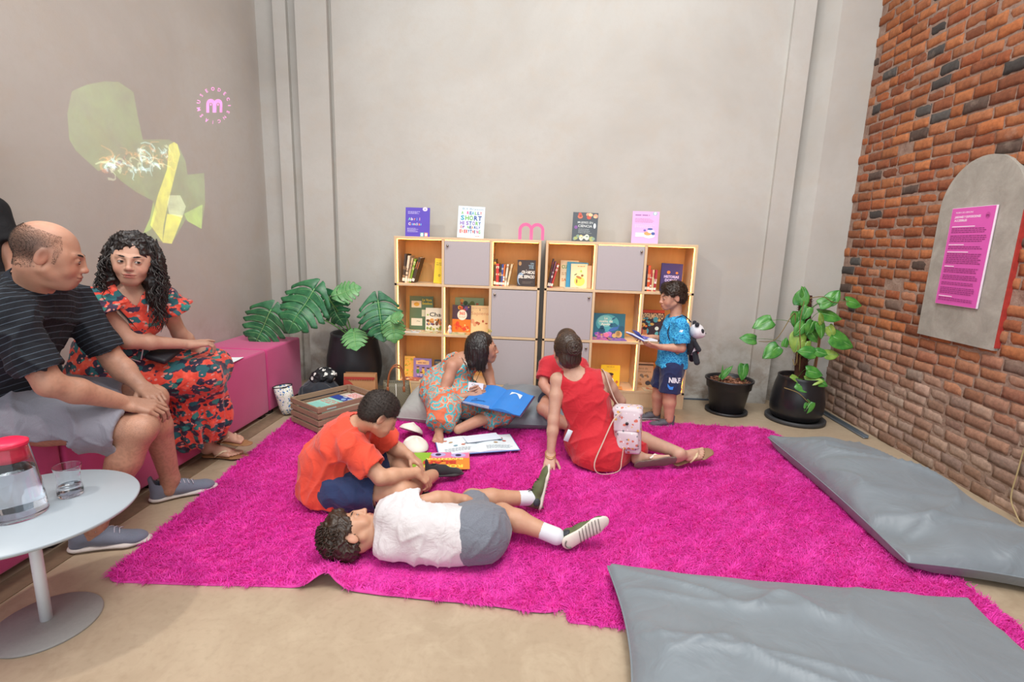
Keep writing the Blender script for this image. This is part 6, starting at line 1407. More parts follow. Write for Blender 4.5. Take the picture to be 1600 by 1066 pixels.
# ---- man on the bench -------------------------------------------------------
def man():
    base = (-2.10, 1.85, 0.0); t = person('balding man in a dark striped polo and grey shorts leaning forward on the pink bench', base)
    pel = (-2.17, 1.82, .60); waist = (-2.12, 1.81, .78); chest = (-1.97, 1.79, .95); neck = (-1.885, 1.775, 1.085)
    shR = (-1.85, 1.62, 1.015); elR = (-1.755, 1.655, .755); wrR = (-1.665, 1.875, .615)
    shL = (-1.955, 1.985, 1.015); elL = (-1.835, 2.03, .745); wrL = (-1.715, 2.015, .645)
    hiR = (-2.13, 1.73, .58); knR = (-1.635, 1.88, .500); anR = (-1.80, 1.80, .11); hiL = (-2.19, 1.92, .58); knL = (-1.770, 2.12, .550); anL = (-1.79, 2.215, .11)
    HL = LF((-1.775, 1.745, 1.212), (.78, .56, -.26), (.22, .16, .96), 1.00)
    B = torso_prims(pel, waist, chest, neck, shR, shL, (.9, .2, -.4), 1.05, belly=.02)
    B += [cone(neck, at(HL, (0, -.035, -.045)), .062, .058, .03), cone(stretch(neck, chest, .2), at(HL, (0, -.005, -.075)), .052, .044, .02)]
    B += head_prims(HL, smile=.6, nose=.85, jaw=1.08); B += [Lell(HL, (0, .03, -.096), (.042, .040, .022), .015)]
    B += limb(shR, elR, wrR, (.058, .056, .043, .046, .028)); B += limb(shL, elL, wrL, (.058, .056, .043, .046, .028))
    B += limb(hiR, knR, anR, (.095, .088, .062, .062, .040)); B += limb(hiL, knL, anL, (.095, .088, .062, .062, .040)); B += [ell(NP(knR)+(.02, 0, .01), .058), ell(NP(knL)+(.02, 0, .01), .058)]
    HR = LF(wrR, (.75, .55, -.30), (.25, -.35, .9), 1.03); HLh = LF(wrL, (.88, -.30, -.35), (.35, -.1, .93), 1.03)
    B += hand_prims(HR, -1, (.5, .55, .6, .65), .05, .6); B += hand_prims(HLh, 1, (.45, .5, .6, .7), .05, .5)
    for an, kn in ((anR, knR), (anL, knL)): B += [cone(an, NP(an)-(0.01, 0, .05), .038, .040)]
    V, F = solid(B, .0085, [head_box(HL, .0032), hand_box(HR, .003), hand_box(HLh, .003)])
    C = paint(V, '#b98a72'); face_paint(C, V, HL, '#a85f52', '#4a3428', '#c87862', brow_amt=.6)
    dab(C, V, HL, (0, -.055, .03), (.088, .075, .060), '#40352f', .85, .30); dab(C, V, HL, (0, -.03, .02), (.085, .055, .045), '#332a26', .7, .4); dab(C, V, HL, (0, -.01, .105), (.06, .06, .03), '#d8a890', .6, .5)
    dab(C, V, HL, (0, .055, -.085), (.055, .05, .035), '#8c6a5c', .6, .5)
    hz = rng.uniform(-1, 1, len(V)); leg = (V[:, 2] < .56)*(hz > .25); C[leg.astype(bool)] *= .84
    arm = ((V[:, 2] < .86) & (V[:, 2] > .56) & (hz > .45)); C[arm] *= .90
    eb = eyes(HL, (.05, 1, -.45), .36); to_obj('body', V, F, [SKIN, EYEW, IRIS, PUP], t, C, eb, base)
    hv, hf = V, F; q = lambda P_: (lambda l: (l[:, 1] < .040-.25*np.abs(l[:, 2]-.03)) & (l[:, 2] < .082+.15*l[:, 1]*-1) & (l[:, 2] > -.055+.45*np.maximum(0, l[:, 1]+.05)) & ~((np.abs(l[:, 1]+.008) < .026) & (np.abs(l[:, 2]+.004) < .036)))(loc(HL, P_))
    hm = (np.linalg.norm(V[F].mean(1)-HL['o'], axis=1) < .14); part('cropped_hair', fuzz(V-NP(base), F[hm], 52000, .0030, (0, 0, -.3), 4, .00032, keep=lambda P_: q(P_+NP(base)), out=.8), plain('#2c2622', .8, bump=0), t)
    # polo shirt
    P = torso_prims(pel, waist, chest, neck, shR, shL, (.9, .2, -.4), 1.05, infl=.018, belly=.03)
    hmR = stretch(shR, elR, .80); hmL = stretch(shL, elL, .82)
    P += [cone(shR, hmR, .076, .073, .03, cb=True), cone(shL, hmL, .074, .071, .03, cb=True), cone(neck, NP(neck)+np.array([.03, -.01, .075])*.55, .083, .074, .02, cb=True)]
    P += [cone(stretch(shR, elR, .70), stretch(shR, elR, 1.2), .062, .062, .0, sub=True), cone(stretch(shL, elL, .72), stretch(shL, elL, 1.2), .060, .060, .0, sub=True)]
    P += [cone(stretch(neck, at(HL, (0, -.03, -.05)), -.1), at(HL, (0, -.02, -.02)), .066, .066, 0, sub=True), cut((-2.1, 1.85, .5), .3, (0, 0, .545), (0, 0, -1))]
    V, F = solid(P, .007); V = wrinkle(V, F, .008, 9, 3); NAVY = cloth('navy_polo', '#080c14', '#0e1520', sheen=0.0, kind='stripes', freq=16, th=.955, ink='#46525f', rot=(0, .45, 0), fold=.35)
    sh = to_obj('polo_shirt', V, F, NAVY, t, origin=base)
    # collar: a folded band round the neck
    mb = MB(); cN = NP(neck)+np.array([.012, -.004, .035]); ax = unit(NP(HL['o'])-NP(neck)); e1 = unit(np.cross(ax, (0, 1, 0))); e2 = np.cross(ax, e1); vs = []; fs = []; n = 40
    for j, (rr, hh) in enumerate(((.070, .022), (.074, .026), (.090, -.012), (.086, -.016))):
        for i in range(n+1): a = -2.75+5.5*i/n; vs.append(cN-NP(base)+(e1*-math.cos(a)*-1*rr*-1+e2*math.sin(a)*rr)+ax*(hh-(.020*max(0, math.cos(a+PI)))))
    for j in range(3):
        for i in range(n): fs.append((j*(n+1)+i, j*(n+1)+i+1, (j+1)*(n+1)+i+1, (j+1)*(n+1)+i))
    mb.add(vs, fs, 0, True); c = part('collar', mb, plain('#111826', .8, var=.1), sh); so = c.modifiers.new('t', 'SOLIDIFY'); so.thickness = .003
    # shorts
    P = [cone(pel, waist, .170, .150, .05, (.9, .2, -.2), .8), cone(hiR, stretch(hiR, knR, .90), .125, .096, .05, cb=True), cone(hiL, stretch(hiL, knL, .80), .125, .098, .05, cb=True), cone(stretch(hiR, knR, .82), stretch(hiR, knR, 1.2), .080, .075, 0, sub=True), cone(stretch(hiL, knL, .72), stretch(hiL, knL, 1.2), .080, .078, 0, sub=True), cut(pel, .4, (0, 0, .505), (0, 0, -1)), cut(pel, .35, (-2.17, 0, .74), (-.2, 0, 1))]
    V, F = solid(P, .007); V = wrinkle(V, F, .009, 9, 8); V[:, 2] = np.maximum(V[:, 2], np.where(V[:, 0] < -1.955, .502, .40)); to_obj('shorts', V, F, cloth('grey_shorts', '#7d7c86', '#94929c', fold=.4), t, origin=base)
    GU = cloth('knit_shoe', '#59606f', '#7d8494', sc=700, fold=.1); GS = plain('#c9c2bc', .6, bump=.1)
    sneaker(t, LF((-1.895, 1.765, .002), (.243, .103, 0), (0, 0, 1), 1.04), base, GU, GS, side=1, lace_mat=plain('#b8b8c4', .7))
    sneaker(t, LF((-1.872, 2.170, .002), (.20, .155, 0), (0, 0, 1), 1.04), base, GU, GS, side=-1, lace_mat=plain('#b8b8c4', .7))
man()

# ---- woman in flowered dress -------------------------------------------------
def curls(mb, roots, n_turn, rad, wid, seed, matidx=0):
    r = random.Random(seed)
    for pts in roots:
        m = 26; P = [Vector(p) for p in pts]; out = []; ph = r.uniform(0, 6.28); tr = n_turn*r.uniform(.7, 1.3); rd = rad*r.uniform(.6, 1.3)
        for i in range(m):
            q = i/(m-1); x = q*(len(P)-1); k = min(int(x), len(P)-2); f = x-k; f = f*f*(3-2*f) if False else f; c = P[k].lerp(P[k+1], f)
            out.append(c+Vector((math.cos(ph+tr*2*PI*q), math.sin(ph+tr*2*PI*q), 0.3*math.sin(ph*2+tr*4*q)))*rd*min(1, q*4))
        mb.tube(out, [wid*(1-.6*(i/(m-1))**2) for i in range(m)], 5, matidx)
def flip_flop(parent, L, origin, side, sole_mat, strap_mat, base_mat=None):
    Q = sole_prims(L, .016, z=.0, w=1.02, side=side); V, F = solid(Q, .004); o = to_obj('flip_flop', V, F, sole_mat, parent, origin=origin)
    mb = MB(); O = NP(origin)
    for s in (-1, 1): mb.tube([at(L, (side*.018, .195, .018))-O, at(L, (side*.014, .178, .044))-O, at(L, (s*.030, .145, .050))-O, at(L, (s*.041, .10, .018))-O], [.004*L['s'], .007*L['s'], .008*L['s'], .006*L['s']], 8, flat=.35)
    part('strap', mb, strap_mat, o); return o
def woman_floral():
    base = (-2.0, 2.35, 0); t = person('woman with long black curls in a red flowered dress sitting on the pink bench', base)
    pel = (-2.10, 2.26, .60); waist = (-2.05, 2.27, .76); chest = (-1.965, 2.27, .92); neck = (-1.925, 2.255, 1.045)
    shR = (-2.00, 2.135, .985); elR = (-1.905, 2.195, .805); wrR = (-1.790, 2.445, .745); shL = (-1.885, 2.40, .985); elL = (-1.885, 2.50, .79); wrL = (-1.865, 2.60, .685)
    hiR = (-2.08, 2.24, .59); knR = (-1.80, 2.52, .555); anR = (-1.945, 2.705, .10); hiL = (-2.14, 2.36, .59); knL = (-1.84, 2.66, .575); anL = (-1.90, 2.76, .155)
    HL = LF((-1.885, 2.245, 1.178), (.52, -.85, -.05), (.10, .02, 1), .99)
    B = torso_prims(pel, waist, chest, neck, shR, shL, (.85, -.45, 0), .88); B += [cone(neck, at(HL, (0, -.03, -.05)), .048, .046, .03)]; B += head_prims(HL, nose=.92, jaw=.9)
    B += limb(shR, elR, wrR, (.043, .041, .034, .035, .023)); B += limb(shL, elL, wrL, (.043, .041, .034, .035, .023)); B += limb(hiR, knR, anR, (.09, .08, .058, .055, .034)); B += limb(hiL, knL, anL, (.09, .08, .058, .055, .034))
    HR = LF(wrR, (.35, .85, -.05), (.2, -.1, .95), .92); HLh = LF(wrL, (.55, .35, -.45), (.4, -.3, .85), .92)
    B += hand_prims(HR, -1, (.12, .45, .55, .6), .10, .3); B += hand_prims(HLh, 1, (.35, .35, .4, .45), .14, .2)
    FR = LF((-1.965, 2.700, .020), (1, .02, 0), (0, 0, 1), .96); FL = LF((-1.945, 2.765, .095), (1, -.12, .0), (0, .0, 1), .96)
    B += bare_foot(FR, side=-1); B += bare_foot(FL, side=1)
    fb = lambda L: (at(L, (0, .12, .04))-.15, at(L, (0, .12, .04))+.15, .0036)
    V, F = solid(B, .0085, [head_box(HL, .0030), hand_box(HR, .0029), hand_box(HLh, .0029), (NP((-2.02, 2.62, -.02)), NP((-1.66, 2.84, .22)), .004)])
    C = paint(V, '#c89c86'); face_paint(C, V, HL, '#b8685e', '#241612', '#d8907e'); dab(C, V, HL, (0, -.05, .06), (.09, .10, .09), '#1a1210', .9, .1)
    to_obj('body', V, F, [SKIN, EYEW, IRIS, PUP], t, C, eyes(HL, (-.25, 1, .05), .52, .0030), base)
    FLO = floral()
    P = torso_prims(pel, waist, chest, neck, shR, shL, (.85, -.45, 0), .88, infl=.014)
    P += [cone(stretch(pel, waist, .9), stretch(pel, waist, .3), .135, .155, .03), cone(hiR, knR, .125, .095, .05), cone(hiL, knL, .125, .10, .05), cone(knR, knL, .09, .09, .05)]
    lo = (-1.925, 2.64, .16); P += [cone((-1.825, 2.58, .53), (-1.875, 2.62, .30), .105, .12, .05), cone((-1.875, 2.62, .30), lo, .12, .125, .05), cone((-1.90, 2.52, .45), (-1.925, 2.56, .22), .08, .10, .05)]
    P += [cut((-1.9, 2.6, .1), .25, (-1.9, 2.6, .135), (.25, .0, -1)), cut((-2.05, 2.4, .3), .29, (-1.955, 0, 0), (-1, 0, -.0)) if False else cut((0, 0, -5), .1, (0, 0, 0), (0, 0, 1))]
    # puffed shoulder ruffles
    for sh, el in ((shR, elR), (shL, elL)): P += [cone(sh, stretch(sh, el, .30), .072, .085, .02, cb=True), cone(stretch(sh, el, .12), stretch(sh, el, .6), .050, .056, 0, sub=True)]
    P += [ell(NP(shR)+(-.03, -.02, .03), (.055, .05, .045), None, .02), ell(NP(shL)+(.02, .02, .02), (.045, .045, .04), None, .02)]
    P += [cone(stretch(neck, at(HL, (0, 0, -.05)), -.45)+np.array([.02, -.012, 0]), at(HL, (0, 0, -.05)), .048, .066, .01, sub=True), cone(NP(neck)+(.035, -.03, -.09), NP(neck)+(.03, -.03, .05), .020, .06, .01, sub=True)]
    V, F = solid(P, .0065)
    N = vnormals(V, F); ang = np.arctan2(V[:, 1]-2.60, V[:, 0]+1.90); low = np.clip((.50-V[:, 2])/.25, 0, 1); V = V+N*((np.sin(ang*13+V[:, 2]*6)*.011+np.sin(ang*7+2+V[:, 2]*4)*.008)*low)[:, None]
    V = wrinkle(V, F, .007, 9, 5); onb = (V[:, 0] < -1.955); V[:, 2] = np.where(onb, np.maximum(V[:, 2], .502), V[:, 2]); 
    below = (V[:, 2] < .49); V[:, 0] = np.where(below, np.maximum(V[:, 0], -1.952), V[:, 0])
    d = to_obj('dress', V, F, FLO, t, origin=base)
    # shoulder ruffle frills
    for sh, el, sg in ((shR, elR, 1), (shL, elL, -1)):
        mb = MB(); a = unit(NP(el)-NP(sh)); e1 = unit(np.cross(a, (0, 0, 1))); e2 = np.cross(a, e1); vs = []; fs = []; n = 60; m = 6
        for i in range(m+1):
            q = i/m
            for j in range(n): th = 2*PI*j/n; rr = .066+.044*q+.012*math.sin(th*9+i*.4)*q; vs.append(NP(sh)-NP(base)+a*(.0+.062*q+.008*math.sin(th*7))+(e1*math.cos(th)+e2*math.sin(th))*rr)
        for i in range(m):
            for j in range(n): k = (j+1) % n; fs.append((i*n+j, i*n+k, (i+1)*n+k, (i+1)*n+j))
        mb.add(vs, fs, 0, True); o = part('ruffle', mb, FLO, d); so = o.modifiers.new('t', 'SOLIDIFY'); so.thickness = .002
    # hair
    P = [Lell(HL, (0, -.025, .045), (.093, .105, .086), .02), Lell(HL, (-.080, -.03, -.04), (.042, .070, .095), .04), Lell(HL, (.080, -.03, -.04), (.042, .070, .095), .04), Lell(HL, (0, -.09, -.06), (.09, .055, .11), .04), Lell(HL, (-.092, -.01, -.14), (.046, .052, .075), .04), Lell(HL, (.088, -.01, -.14), (.046, .052, .08), .04)]
    P += [Lell(HL, (0, .100, -.012), (.060, .072, .084), .012, sub=True), Lell(HL, (0, .07, -.14), (.050, .09, .08), .01, sub=True)]
    V, F = solid(P, .0045); V = wrinkle(V, F, .009, 45, 7); hr = to_obj('hair', V, F, HBLACK, t, origin=base)
    r = random.Random(5); roots = []
    for k in range(330):
        s = r.choice((-1, 1)); back = r.random(); x0 = s*r.uniform(.03, .085); y0 = r.uniform(-.10, .035); z0 = r.uniform(.02, .11); L1 = r.uniform(.10, .30)
        P0 = (x0, y0, z0); P1 = (s*r.uniform(.085, .118), y0+r.uniform(-.02, .02), -.03); P2 = (s*r.uniform(.085, .135), y0+r.uniform(-.02, .05), -.03-L1*.5); P3 = (s*r.uniform(.065, .140), y0+r.uniform(-.01, .075), -.03-L1)
        roots.append([at(HL, q)-NP(base) for q in (P0, P1, P2, P3)])
    mb = MB(); curls(mb, roots, 4.5, .0085, .0030, 4); part('curls', mb, HBLACK, hr)
    # strap, cord, small bag
    mb = MB(); O = NP(base)
    def chest_pt(a, z, off=.02): c = stretch(waist, neck, (z-.76)/.285); f = unit((.85, -.45, 0)); l = unit(np.cross((0, 0, 1), f)); return c+f*(.104+off)*math.cos(a)+l*(.13+off)*math.sin(a)-O
    mb.tube([chest_pt(-.75, 1.00, .0), chest_pt(-.45, .95, .014), chest_pt(0, .88, .020), chest_pt(.45, .80, .022), chest_pt(.8, .74, .03)], .011, 8, flat=.25); part('bag_strap', mb, plain('#cdbfa8', .7), t)
    mb = MB(); mb.tube([chest_pt(-.68, .985, .0), chest_pt(-.33, .94, .016), chest_pt(.10, .87, .022), chest_pt(.55, .79, .024)], .013, 8, flat=.22); part('bag_strap', mb, plain('#16141c', .7), t)
    mb = MB(); mb.tube([chest_pt(-1.3, .80, .012), chest_pt(-.7, .76, .016), chest_pt(0, .725, .03), chest_pt(.35, .69, .06)], .0028, 6); mb.tube([chest_pt(.42, .97, .004), chest_pt(.40, .86, .03), chest_pt(.38, .74, .05), chest_pt(.35, .70, .06)], .0028, 6); part('cord_belt', mb, plain('#d8d4da', .6), t)
    mb = MB(); mb.rbox(tuple(NP((-1.87, 2.36, .715))-O), (.10, .16, .03), .012, 3, R=Euler((.25, .35, .2)).to_matrix()); part('pouch', mb, plain('#1c1b22', .6), t)
    TAN = plain('#9c6f48', .6); ST = plain('#d8c0a0', .5)
    flip_flop(t, LF((-1.965, 2.700, .006), (1, .02, 0), (0, 0, 1), .98), base, -1, TAN, ST); flip_flop(t, LF((-1.945, 2.765, .080), (1, -.12, 0), (0, 0, 1), .98), base, 1, TAN, ST)
woman_floral()
def body_core(J, g, armr=(.058, .056, .043, .046, .028), legr=(.095, .088, .062, .062, .040), front=(0, -1, 0), s=.72):
    """whole body of one figure from its joints; radii scale with g"""
    B = torso_prims(J['pel'], J['waist'], J['chest'], J['neck'], J['shR'], J['shL'], front, g, .05*g, s)
    B += [cone(J['neck'], at(J['head'], (0, -.03, -.05)), .056*g+.003, .052*g+.003, .03*g)]
    for sd in 'RL':
        B += limb(J['sh'+sd], J['el'+sd], J['wr'+sd], [r*g for r in armr], .02*g); B += limb(J['hi'+sd], J['kn'+sd], J['an'+sd], [r*g for r in legr], .025*g)
    return B
def hair_cap(L, grow=.010, front=.055, low=-.055, nape=-.05, h=.0045, extra=()):
    """cap of hair over the skull, leaving the face and ears free"""
    P = [Lell(L, (0, -.020, .037), (.079+grow, .097+grow, .084+grow), .02), Lell(L, (0, -.060, -.015), (.066+grow, .045+grow, .060), .03)]
    P += list(extra); P += [Lell(L, (0, .100, -.020), (.068, front, .088), .012, sub=True)]
    for s in (-1, 1): P += [Lell(L, (s*.088, -.004, -.012), (.020, .026, .036), .008, sub=True), Lell(L, (s*.06, .06, -.05), (.05, .06, .06), .01, sub=True)]
    P += [cut(at(L, (0, -.05, -.1)), .2*L['s'], at(L, (0, -.05, nape)), L['R'] @ np.array([0, .35, -1.]))]
    return solid(P, h)

# ---- boy in orange shirt -----------------------------------------------------
def boy_orange():
    base = (-.88, 2.28, 0); t = person('boy in an orange red t-shirt sitting cross legged with his head bowed', base); g = .80
    HL = LF((-.735, 2.245, .485), (.70, .42, -.62), (.52, .28, .80), .90)
    J = dict(pel=(-.965, 2.28, .125), waist=(-.985, 2.27, .225), chest=(-.935, 2.265, .325), neck=(-.845, 2.255, .425), head=HL, shR=(-.845, 2.155, .355), elR=(-.695, 2.12, .225), wrR=(-.555, 2.235, .205),
             shL=(-.835, 2.385, .365), elL=(-.735, 2.47, .225), wrL=(-.640, 2.42, .205), hiR=(-.95, 2.20, .110), knR=(-.615, 2.17, .125), anR=(-.530, 2.47, .075), hiL=(-.95, 2.36, .110), knL=(-.740, 2.53, .150), anL=(-.600, 2.30, .065))
    B = body_core(J, g, armr=(.056, .056, .045, .045, .030), legr=(.100, .096, .070, .066, .044), front=(.85, 0, -.5)); B += head_prims(HL, 1)
    HR = LF(J['wrR'], (.75, .25, -.75), (.70, -.1, .65), .80); HH = LF(J['wrL'], (.85, -.1, -.55), (.5, .1, .85), .80)
    B += hand_prims(HR, -1, (.5, .6, .65, .7), .04, .4); B += hand_prims(HH, 1, (.55, .6, .65, .7), .05, .5)
    V, F = solid(B, .0075, [head_box(HL, .0036), hand_box(HR, .0028), hand_box(HH, .0028)])
    C = paint(V, '#cd9f82'); face_paint(C, V, HL, '#a8605a', '#1a1210', '#c07c68'); dab(C, V, HL, (0, -.03, .045), (.10, .105, .075), '#2a201c', .9, .15)
    to_obj('body', V, F, [SKIN, EYEW, IRIS, PUP], t, C, eyes(HL, (0, 1, -.6), .2, .0024), base)
    P = torso_prims(J['pel'], J['waist'], J['chest'], J['neck'], J['shR'], J['shL'], (.85, 0, -.5), g, .04, .78, infl=.016)
    P += [cone((-.995, 2.28, .20), (-.985, 2.28, .09), .152, .172, .04), cone(J['shR'], stretch(J['shR'], J['elR'], .72), .066, .074, .03, cb=True), cone(J['shL'], stretch(J['shL'], J['elL'], .72), .066, .072, .03, cb=True)]
    P += [cone(stretch(J['shR'], J['elR'], .6), stretch(J['shR'], J['elR'], 1.1), .060, .062, 0, sub=True), cone(stretch(J['shL'], J['elL'], .6), stretch(J['shL'], J['elL'], 1.1), .058, .06, 0, sub=True)]
    P += [cone(stretch(J['neck'], at(HL, (0, -.03, -.05)), .15), at(HL, (0, -.02, -.02)), .058, .066, .004, sub=True), cut((-.95, 2.28, .0), .25, (0, 0, .036), (.0, 0, -1)), cut((-.82, 2.28, .1), .22, (-.865, 0, .06), (.80, 0, -.60))]
    V, F = solid(P, .0065); V = wrinkle(V, F, .008, 11, 21); to_obj('t_shirt', V, F, cloth('orange_jersey', '#d8402a', '#e65236', fold=.35), t, origin=base)
    P = [cone(J['pel'], J['waist'], .130, .120, .04), cone(J['hiR'], stretch(J['hiR'], J['knR'], .70), .100, .092, .04, cb=True), cone(J['hiL'], stretch(J['hiL'], J['knL'], .74), .108, .092, .04, cb=True), cone(stretch(J['hiR'], J['knR'], .62), stretch(J['hiR'], J['knR'], 1.1), .080, .078, 0, sub=True), cone(stretch(J['hiL'], J['knL'], .62), stretch(J['hiL'], J['knL'], 1.1), .076, .076, 0, sub=True), cut((-.9, 2.28, 0), .5, (0, 0, .030), (0, 0, -1))]
    V, F = solid(P, .0065); V = wrinkle(V, F, .007, 12, 23); sh = to_obj('shorts', V, F, cloth('denim_blue_shorts', '#1c2c52', '#2a3d68', fold=.35), t, origin=base)
    a = Art(); D = '#0c1430'
    for q in (-1, 1): a.poly([(q*.010+.003*math.cos(u)-q*.004*math.sin(u)**2, .013*math.sin(u)) for u in [2*PI*i/12 for i in range(12)]], D, up=False)
    a.rect(-.010, -.0015, .010, .0015, D, up=False); o = a.put('emblem', t, frame(NP((-.715, 2.08, .115))-NP(base), (1, .0, 0), (0, 0, 1))); project(o, sh, (0, 1, -.05), .0012)
    V, F = hair_cap(HL, .006, .052); V = wrinkle(V, F, .0015, 90, 3); hr = to_obj('hair', V, F, HCROP, t, origin=base); part('cropped_hairs', fuzz(V-NP(base), F, 9000, .007, (0, 0, 0), 4, .0005), HCROP, hr)
    U = cloth('dark_knit_shoe', '#1e1e20', '#303033', fold=.1); S = plain('#3c3a3a', .7)
    sneaker(t, LF((-.575, 2.475, .055), (.20, .10, -.02), (.05, .25, .95), .80), base, U, S, side=-1, laces=False); sneaker(t, LF((-.665, 2.30, .040), (.20, -.02, -.02), (-.05, .5, .85), .78), base, U, S, side=1, laces=False)
boy_orange()

# ---- boy lying down ----------------------------------------------------------
def boy_lying():
    base = (-.40, 1.87, 0.0); t = person('boy in a white t-shirt and grey shorts lying on the magenta rug', base); g = .80; z = .02
    HL = LF((-.730, 1.835, .118), (.18, .42, .86), (-.93, -.25, .28), .90)
    J = dict(pel=(-.235, 1.885, .120), waist=(-.335, 1.885, .125), chest=(-.475, 1.880, .135), neck=(-.605, 1.870, .140), head=HL, shR=(-.560, 1.850, .215), elR=(-.395, 1.935, .235), wrR=(-.285, 2.00, .205),
             shL=(-.560, 1.945, .10), elL=(-.45, 2.05, .07), wrL=(-.34, 2.05, .09), hiR=(-.215, 1.855, .135), knR=(-.125, 2.035, .125), anR=(.105, 1.975, .075), hiL=(-.225, 1.945, .105), knL=(-.275, 2.150, .125), anL=(.005, 2.270, .085))
    fr = (0, .62, .78); B = body_core(J, g, front=fr, s=.75, armr=(.05, .048, .040, .040, .027), legr=(.088, .082, .058, .058, .038)); B += head_prims(HL, 1)
    HR = LF(J['wrR'], (.6, .6, -.4), (.3, .3, .9), .80); HH = LF(J['wrL'], (.9, -.1, 0), (0, .1, 1), .80); B += hand_prims(HR, -1); B += hand_prims(HH, 1)
    V, F = solid(B, .0075, [head_box(HL, .0036), hand_box(HR, .003), hand_box(HH, .003)])
    C = paint(V, '#c29478'); face_paint(C, V, HL, '#b0685e', '#1c1411', '#cc8a76'); dab(C, V, HL, (0, -.045, .045), (.09, .095, .08), '#2a1d17', .8, .15)
    to_obj('body', V, F, [SKIN, EYEW, IRIS, PUP], t, C, eyes(HL, (0, 1, -.3), .3, .0022), base)
    P = torso_prims(J['pel'], J['waist'], J['chest'], J['neck'], J['shR'], J['shL'], fr, g, .04, .80, infl=.019)
    P += [cone(J['shR'], stretch(J['shR'], J['elR'], .62), .062, .062, .02, cb=True), cone(J['shL'], stretch(J['shL'], J['elL'], .7), .062, .066, .03, cb=True), cone((-.56, 1.80, .085), (-.30, 1.83, .075), .055, .055, .05)]
    P += [cone(stretch(J['shR'], J['elR'], .52), stretch(J['shR'], J['elR'], .9), .048, .048, 0, sub=True), cone(NP(J['neck'])+(-.012, 0, .0), at(HL, (0, -.02, -.02)), .058, .064, .004, sub=True), cut(J['pel'], .24, (-.235, 1.86, .1), (.97, -.18, .15)), cut((-.4, 1.87, 0), .5, (0, 0, .030), (0, 0, -1))]
    V, F = solid(P, .0062); V = wrinkle(V, F, .010, 9, 31, dirs=(1.3, .6, .6)); to_obj('t_shirt', V, F, cloth('white_jersey', '#c9c2c4', '#d8d2d3', fold=.45), t, origin=base)
    P = [cone((-.275, 1.885, .115), J['pel'], .120, .124, .04, fr, .85), cone(J['pel'], (-.190, 1.885, .112), .120, .112, .04), cone(J['hiR'], stretch(J['hiR'], J['knR'], .62), .095, .080, .05, cb=True), cone(J['hiL'], stretch(J['hiL'], J['knL'], .80), .092, .080, .04, cb=True), cone(stretch(J['hiL'], J['knL'], .7), stretch(J['hiL'], J['knL'], 1.1), .066, .066, 0, sub=True), cone(stretch(J['hiR'], J['knR'], .62), stretch(J['hiR'], J['knR'], 1.1), .070, .070, 0, sub=True), cut(J['pel'], .35, (0, 0, .030), (0, 0, -1)), cut((-.35, 1.87, .1), .14, (-.272, 0, 0), (-1, 0, 0))]
    V, F = solid(P, .0062); V = wrinkle(V, F, .004, 16, 33, dirs=(1.4, .5, .5)); to_obj('shorts', V, F, cloth('grey_seersucker', '#5f636e', '#7d818b', fold=.5, sc=240), t, origin=base)
    V, F = hair_cap(HL, .016, .050, h=.0045, extra=[Lell(HL, (0, .035, .085), (.075, .05, .035), .02)]); V = wrinkle(V, F, .006, 60, 3); hr = to_obj('hair', V, F, HBROWN, t, origin=base)
    r = random.Random(8); roots = []
    for k in range(260):
        th = r.uniform(0, 2*PI); ph = r.uniform(-.2, 1.2); d = np.array([math.cos(th)*math.cos(ph), -abs(math.sin(th))*math.cos(ph)*.9+.2, abs(math.sin(ph))+.15]); d /= np.linalg.norm(d); p0 = np.array([0, -.02, .037])+d*np.array([.09, .105, .095]); p1 = p0+d*.014+np.array([r.uniform(-.02, .02), .018, .004])
        roots.append([at(HL, q)-NP(base) for q in (p0, (p0+p1)/2+d*.006, p1)])
    mb = MB(); curls(mb, roots, 1.3, .006, .0030, 3); part('locks', mb, HBROWN, hr)
    WS = cloth('white_sock', '#c8cad0', '#dcdee2', fold=.1); U = plain('#5a5f3e', .7, var=.15); S = plain('#d8cfc4', .6, var=.04); LC = plain('#22221c', .7)
    for an, kn in ((J['anR'], J['knR']), (J['anL'], J['knL'])):
        V, F = solid([cone(stretch(an, kn, .24), stretch(an, kn, -.05), .036, .037, .01, ca=True)], .004); to_obj('sock', V, F, WS, t, origin=base)
    # near shoe: sole towards the camera, toes up to the right; far shoe: toes up, sole to the right
    L1 = LF((.150, 1.930, .050), (.72, .22, .42), (-.25, .90, -.05), .80); L2 = LF((.055, 2.255, .030), (.18, .32, .90), (-.93, -.05, .25), .80)
    for L, sd in ((L1, -1), (L2, 1)):
        o = sneaker(t, L, base, U, S, side=sd, lace_mat=LC, sole_h=.030); mb = MB(); O = NP(base)
        P = [Lell(L, (.036*sd*-1, .045, .045), (.010, .026, .022), .005), Lell(L, (.036*sd, .045, .045), (.010, .026, .022), .005)]; V, F = solid(P, .004); to_obj('heel_panel', V, F, plain('#2e3138', .6), o, origin=base)
        mb = MB()
        for i in range(7):
            y = .10+.020*i; w_ = .034+.008*math.sin(PI*i/6); mb.tube([at(L, (x, y+x*.3, -.0015))-O for x in (-w_, -w_/2, 0, w_/2, w_)], .0022*L['s'], 5)
        mb.tube([at(L, (.026*math.cos(a), .040+.030*math.sin(a), -.001))-O for a in [PI*1.1+i*.3 for i in range(9)]], .006*L['s'], 8, flat=.5); part('tread', mb, plain('#6d6660', .7), o)
boy_lying()

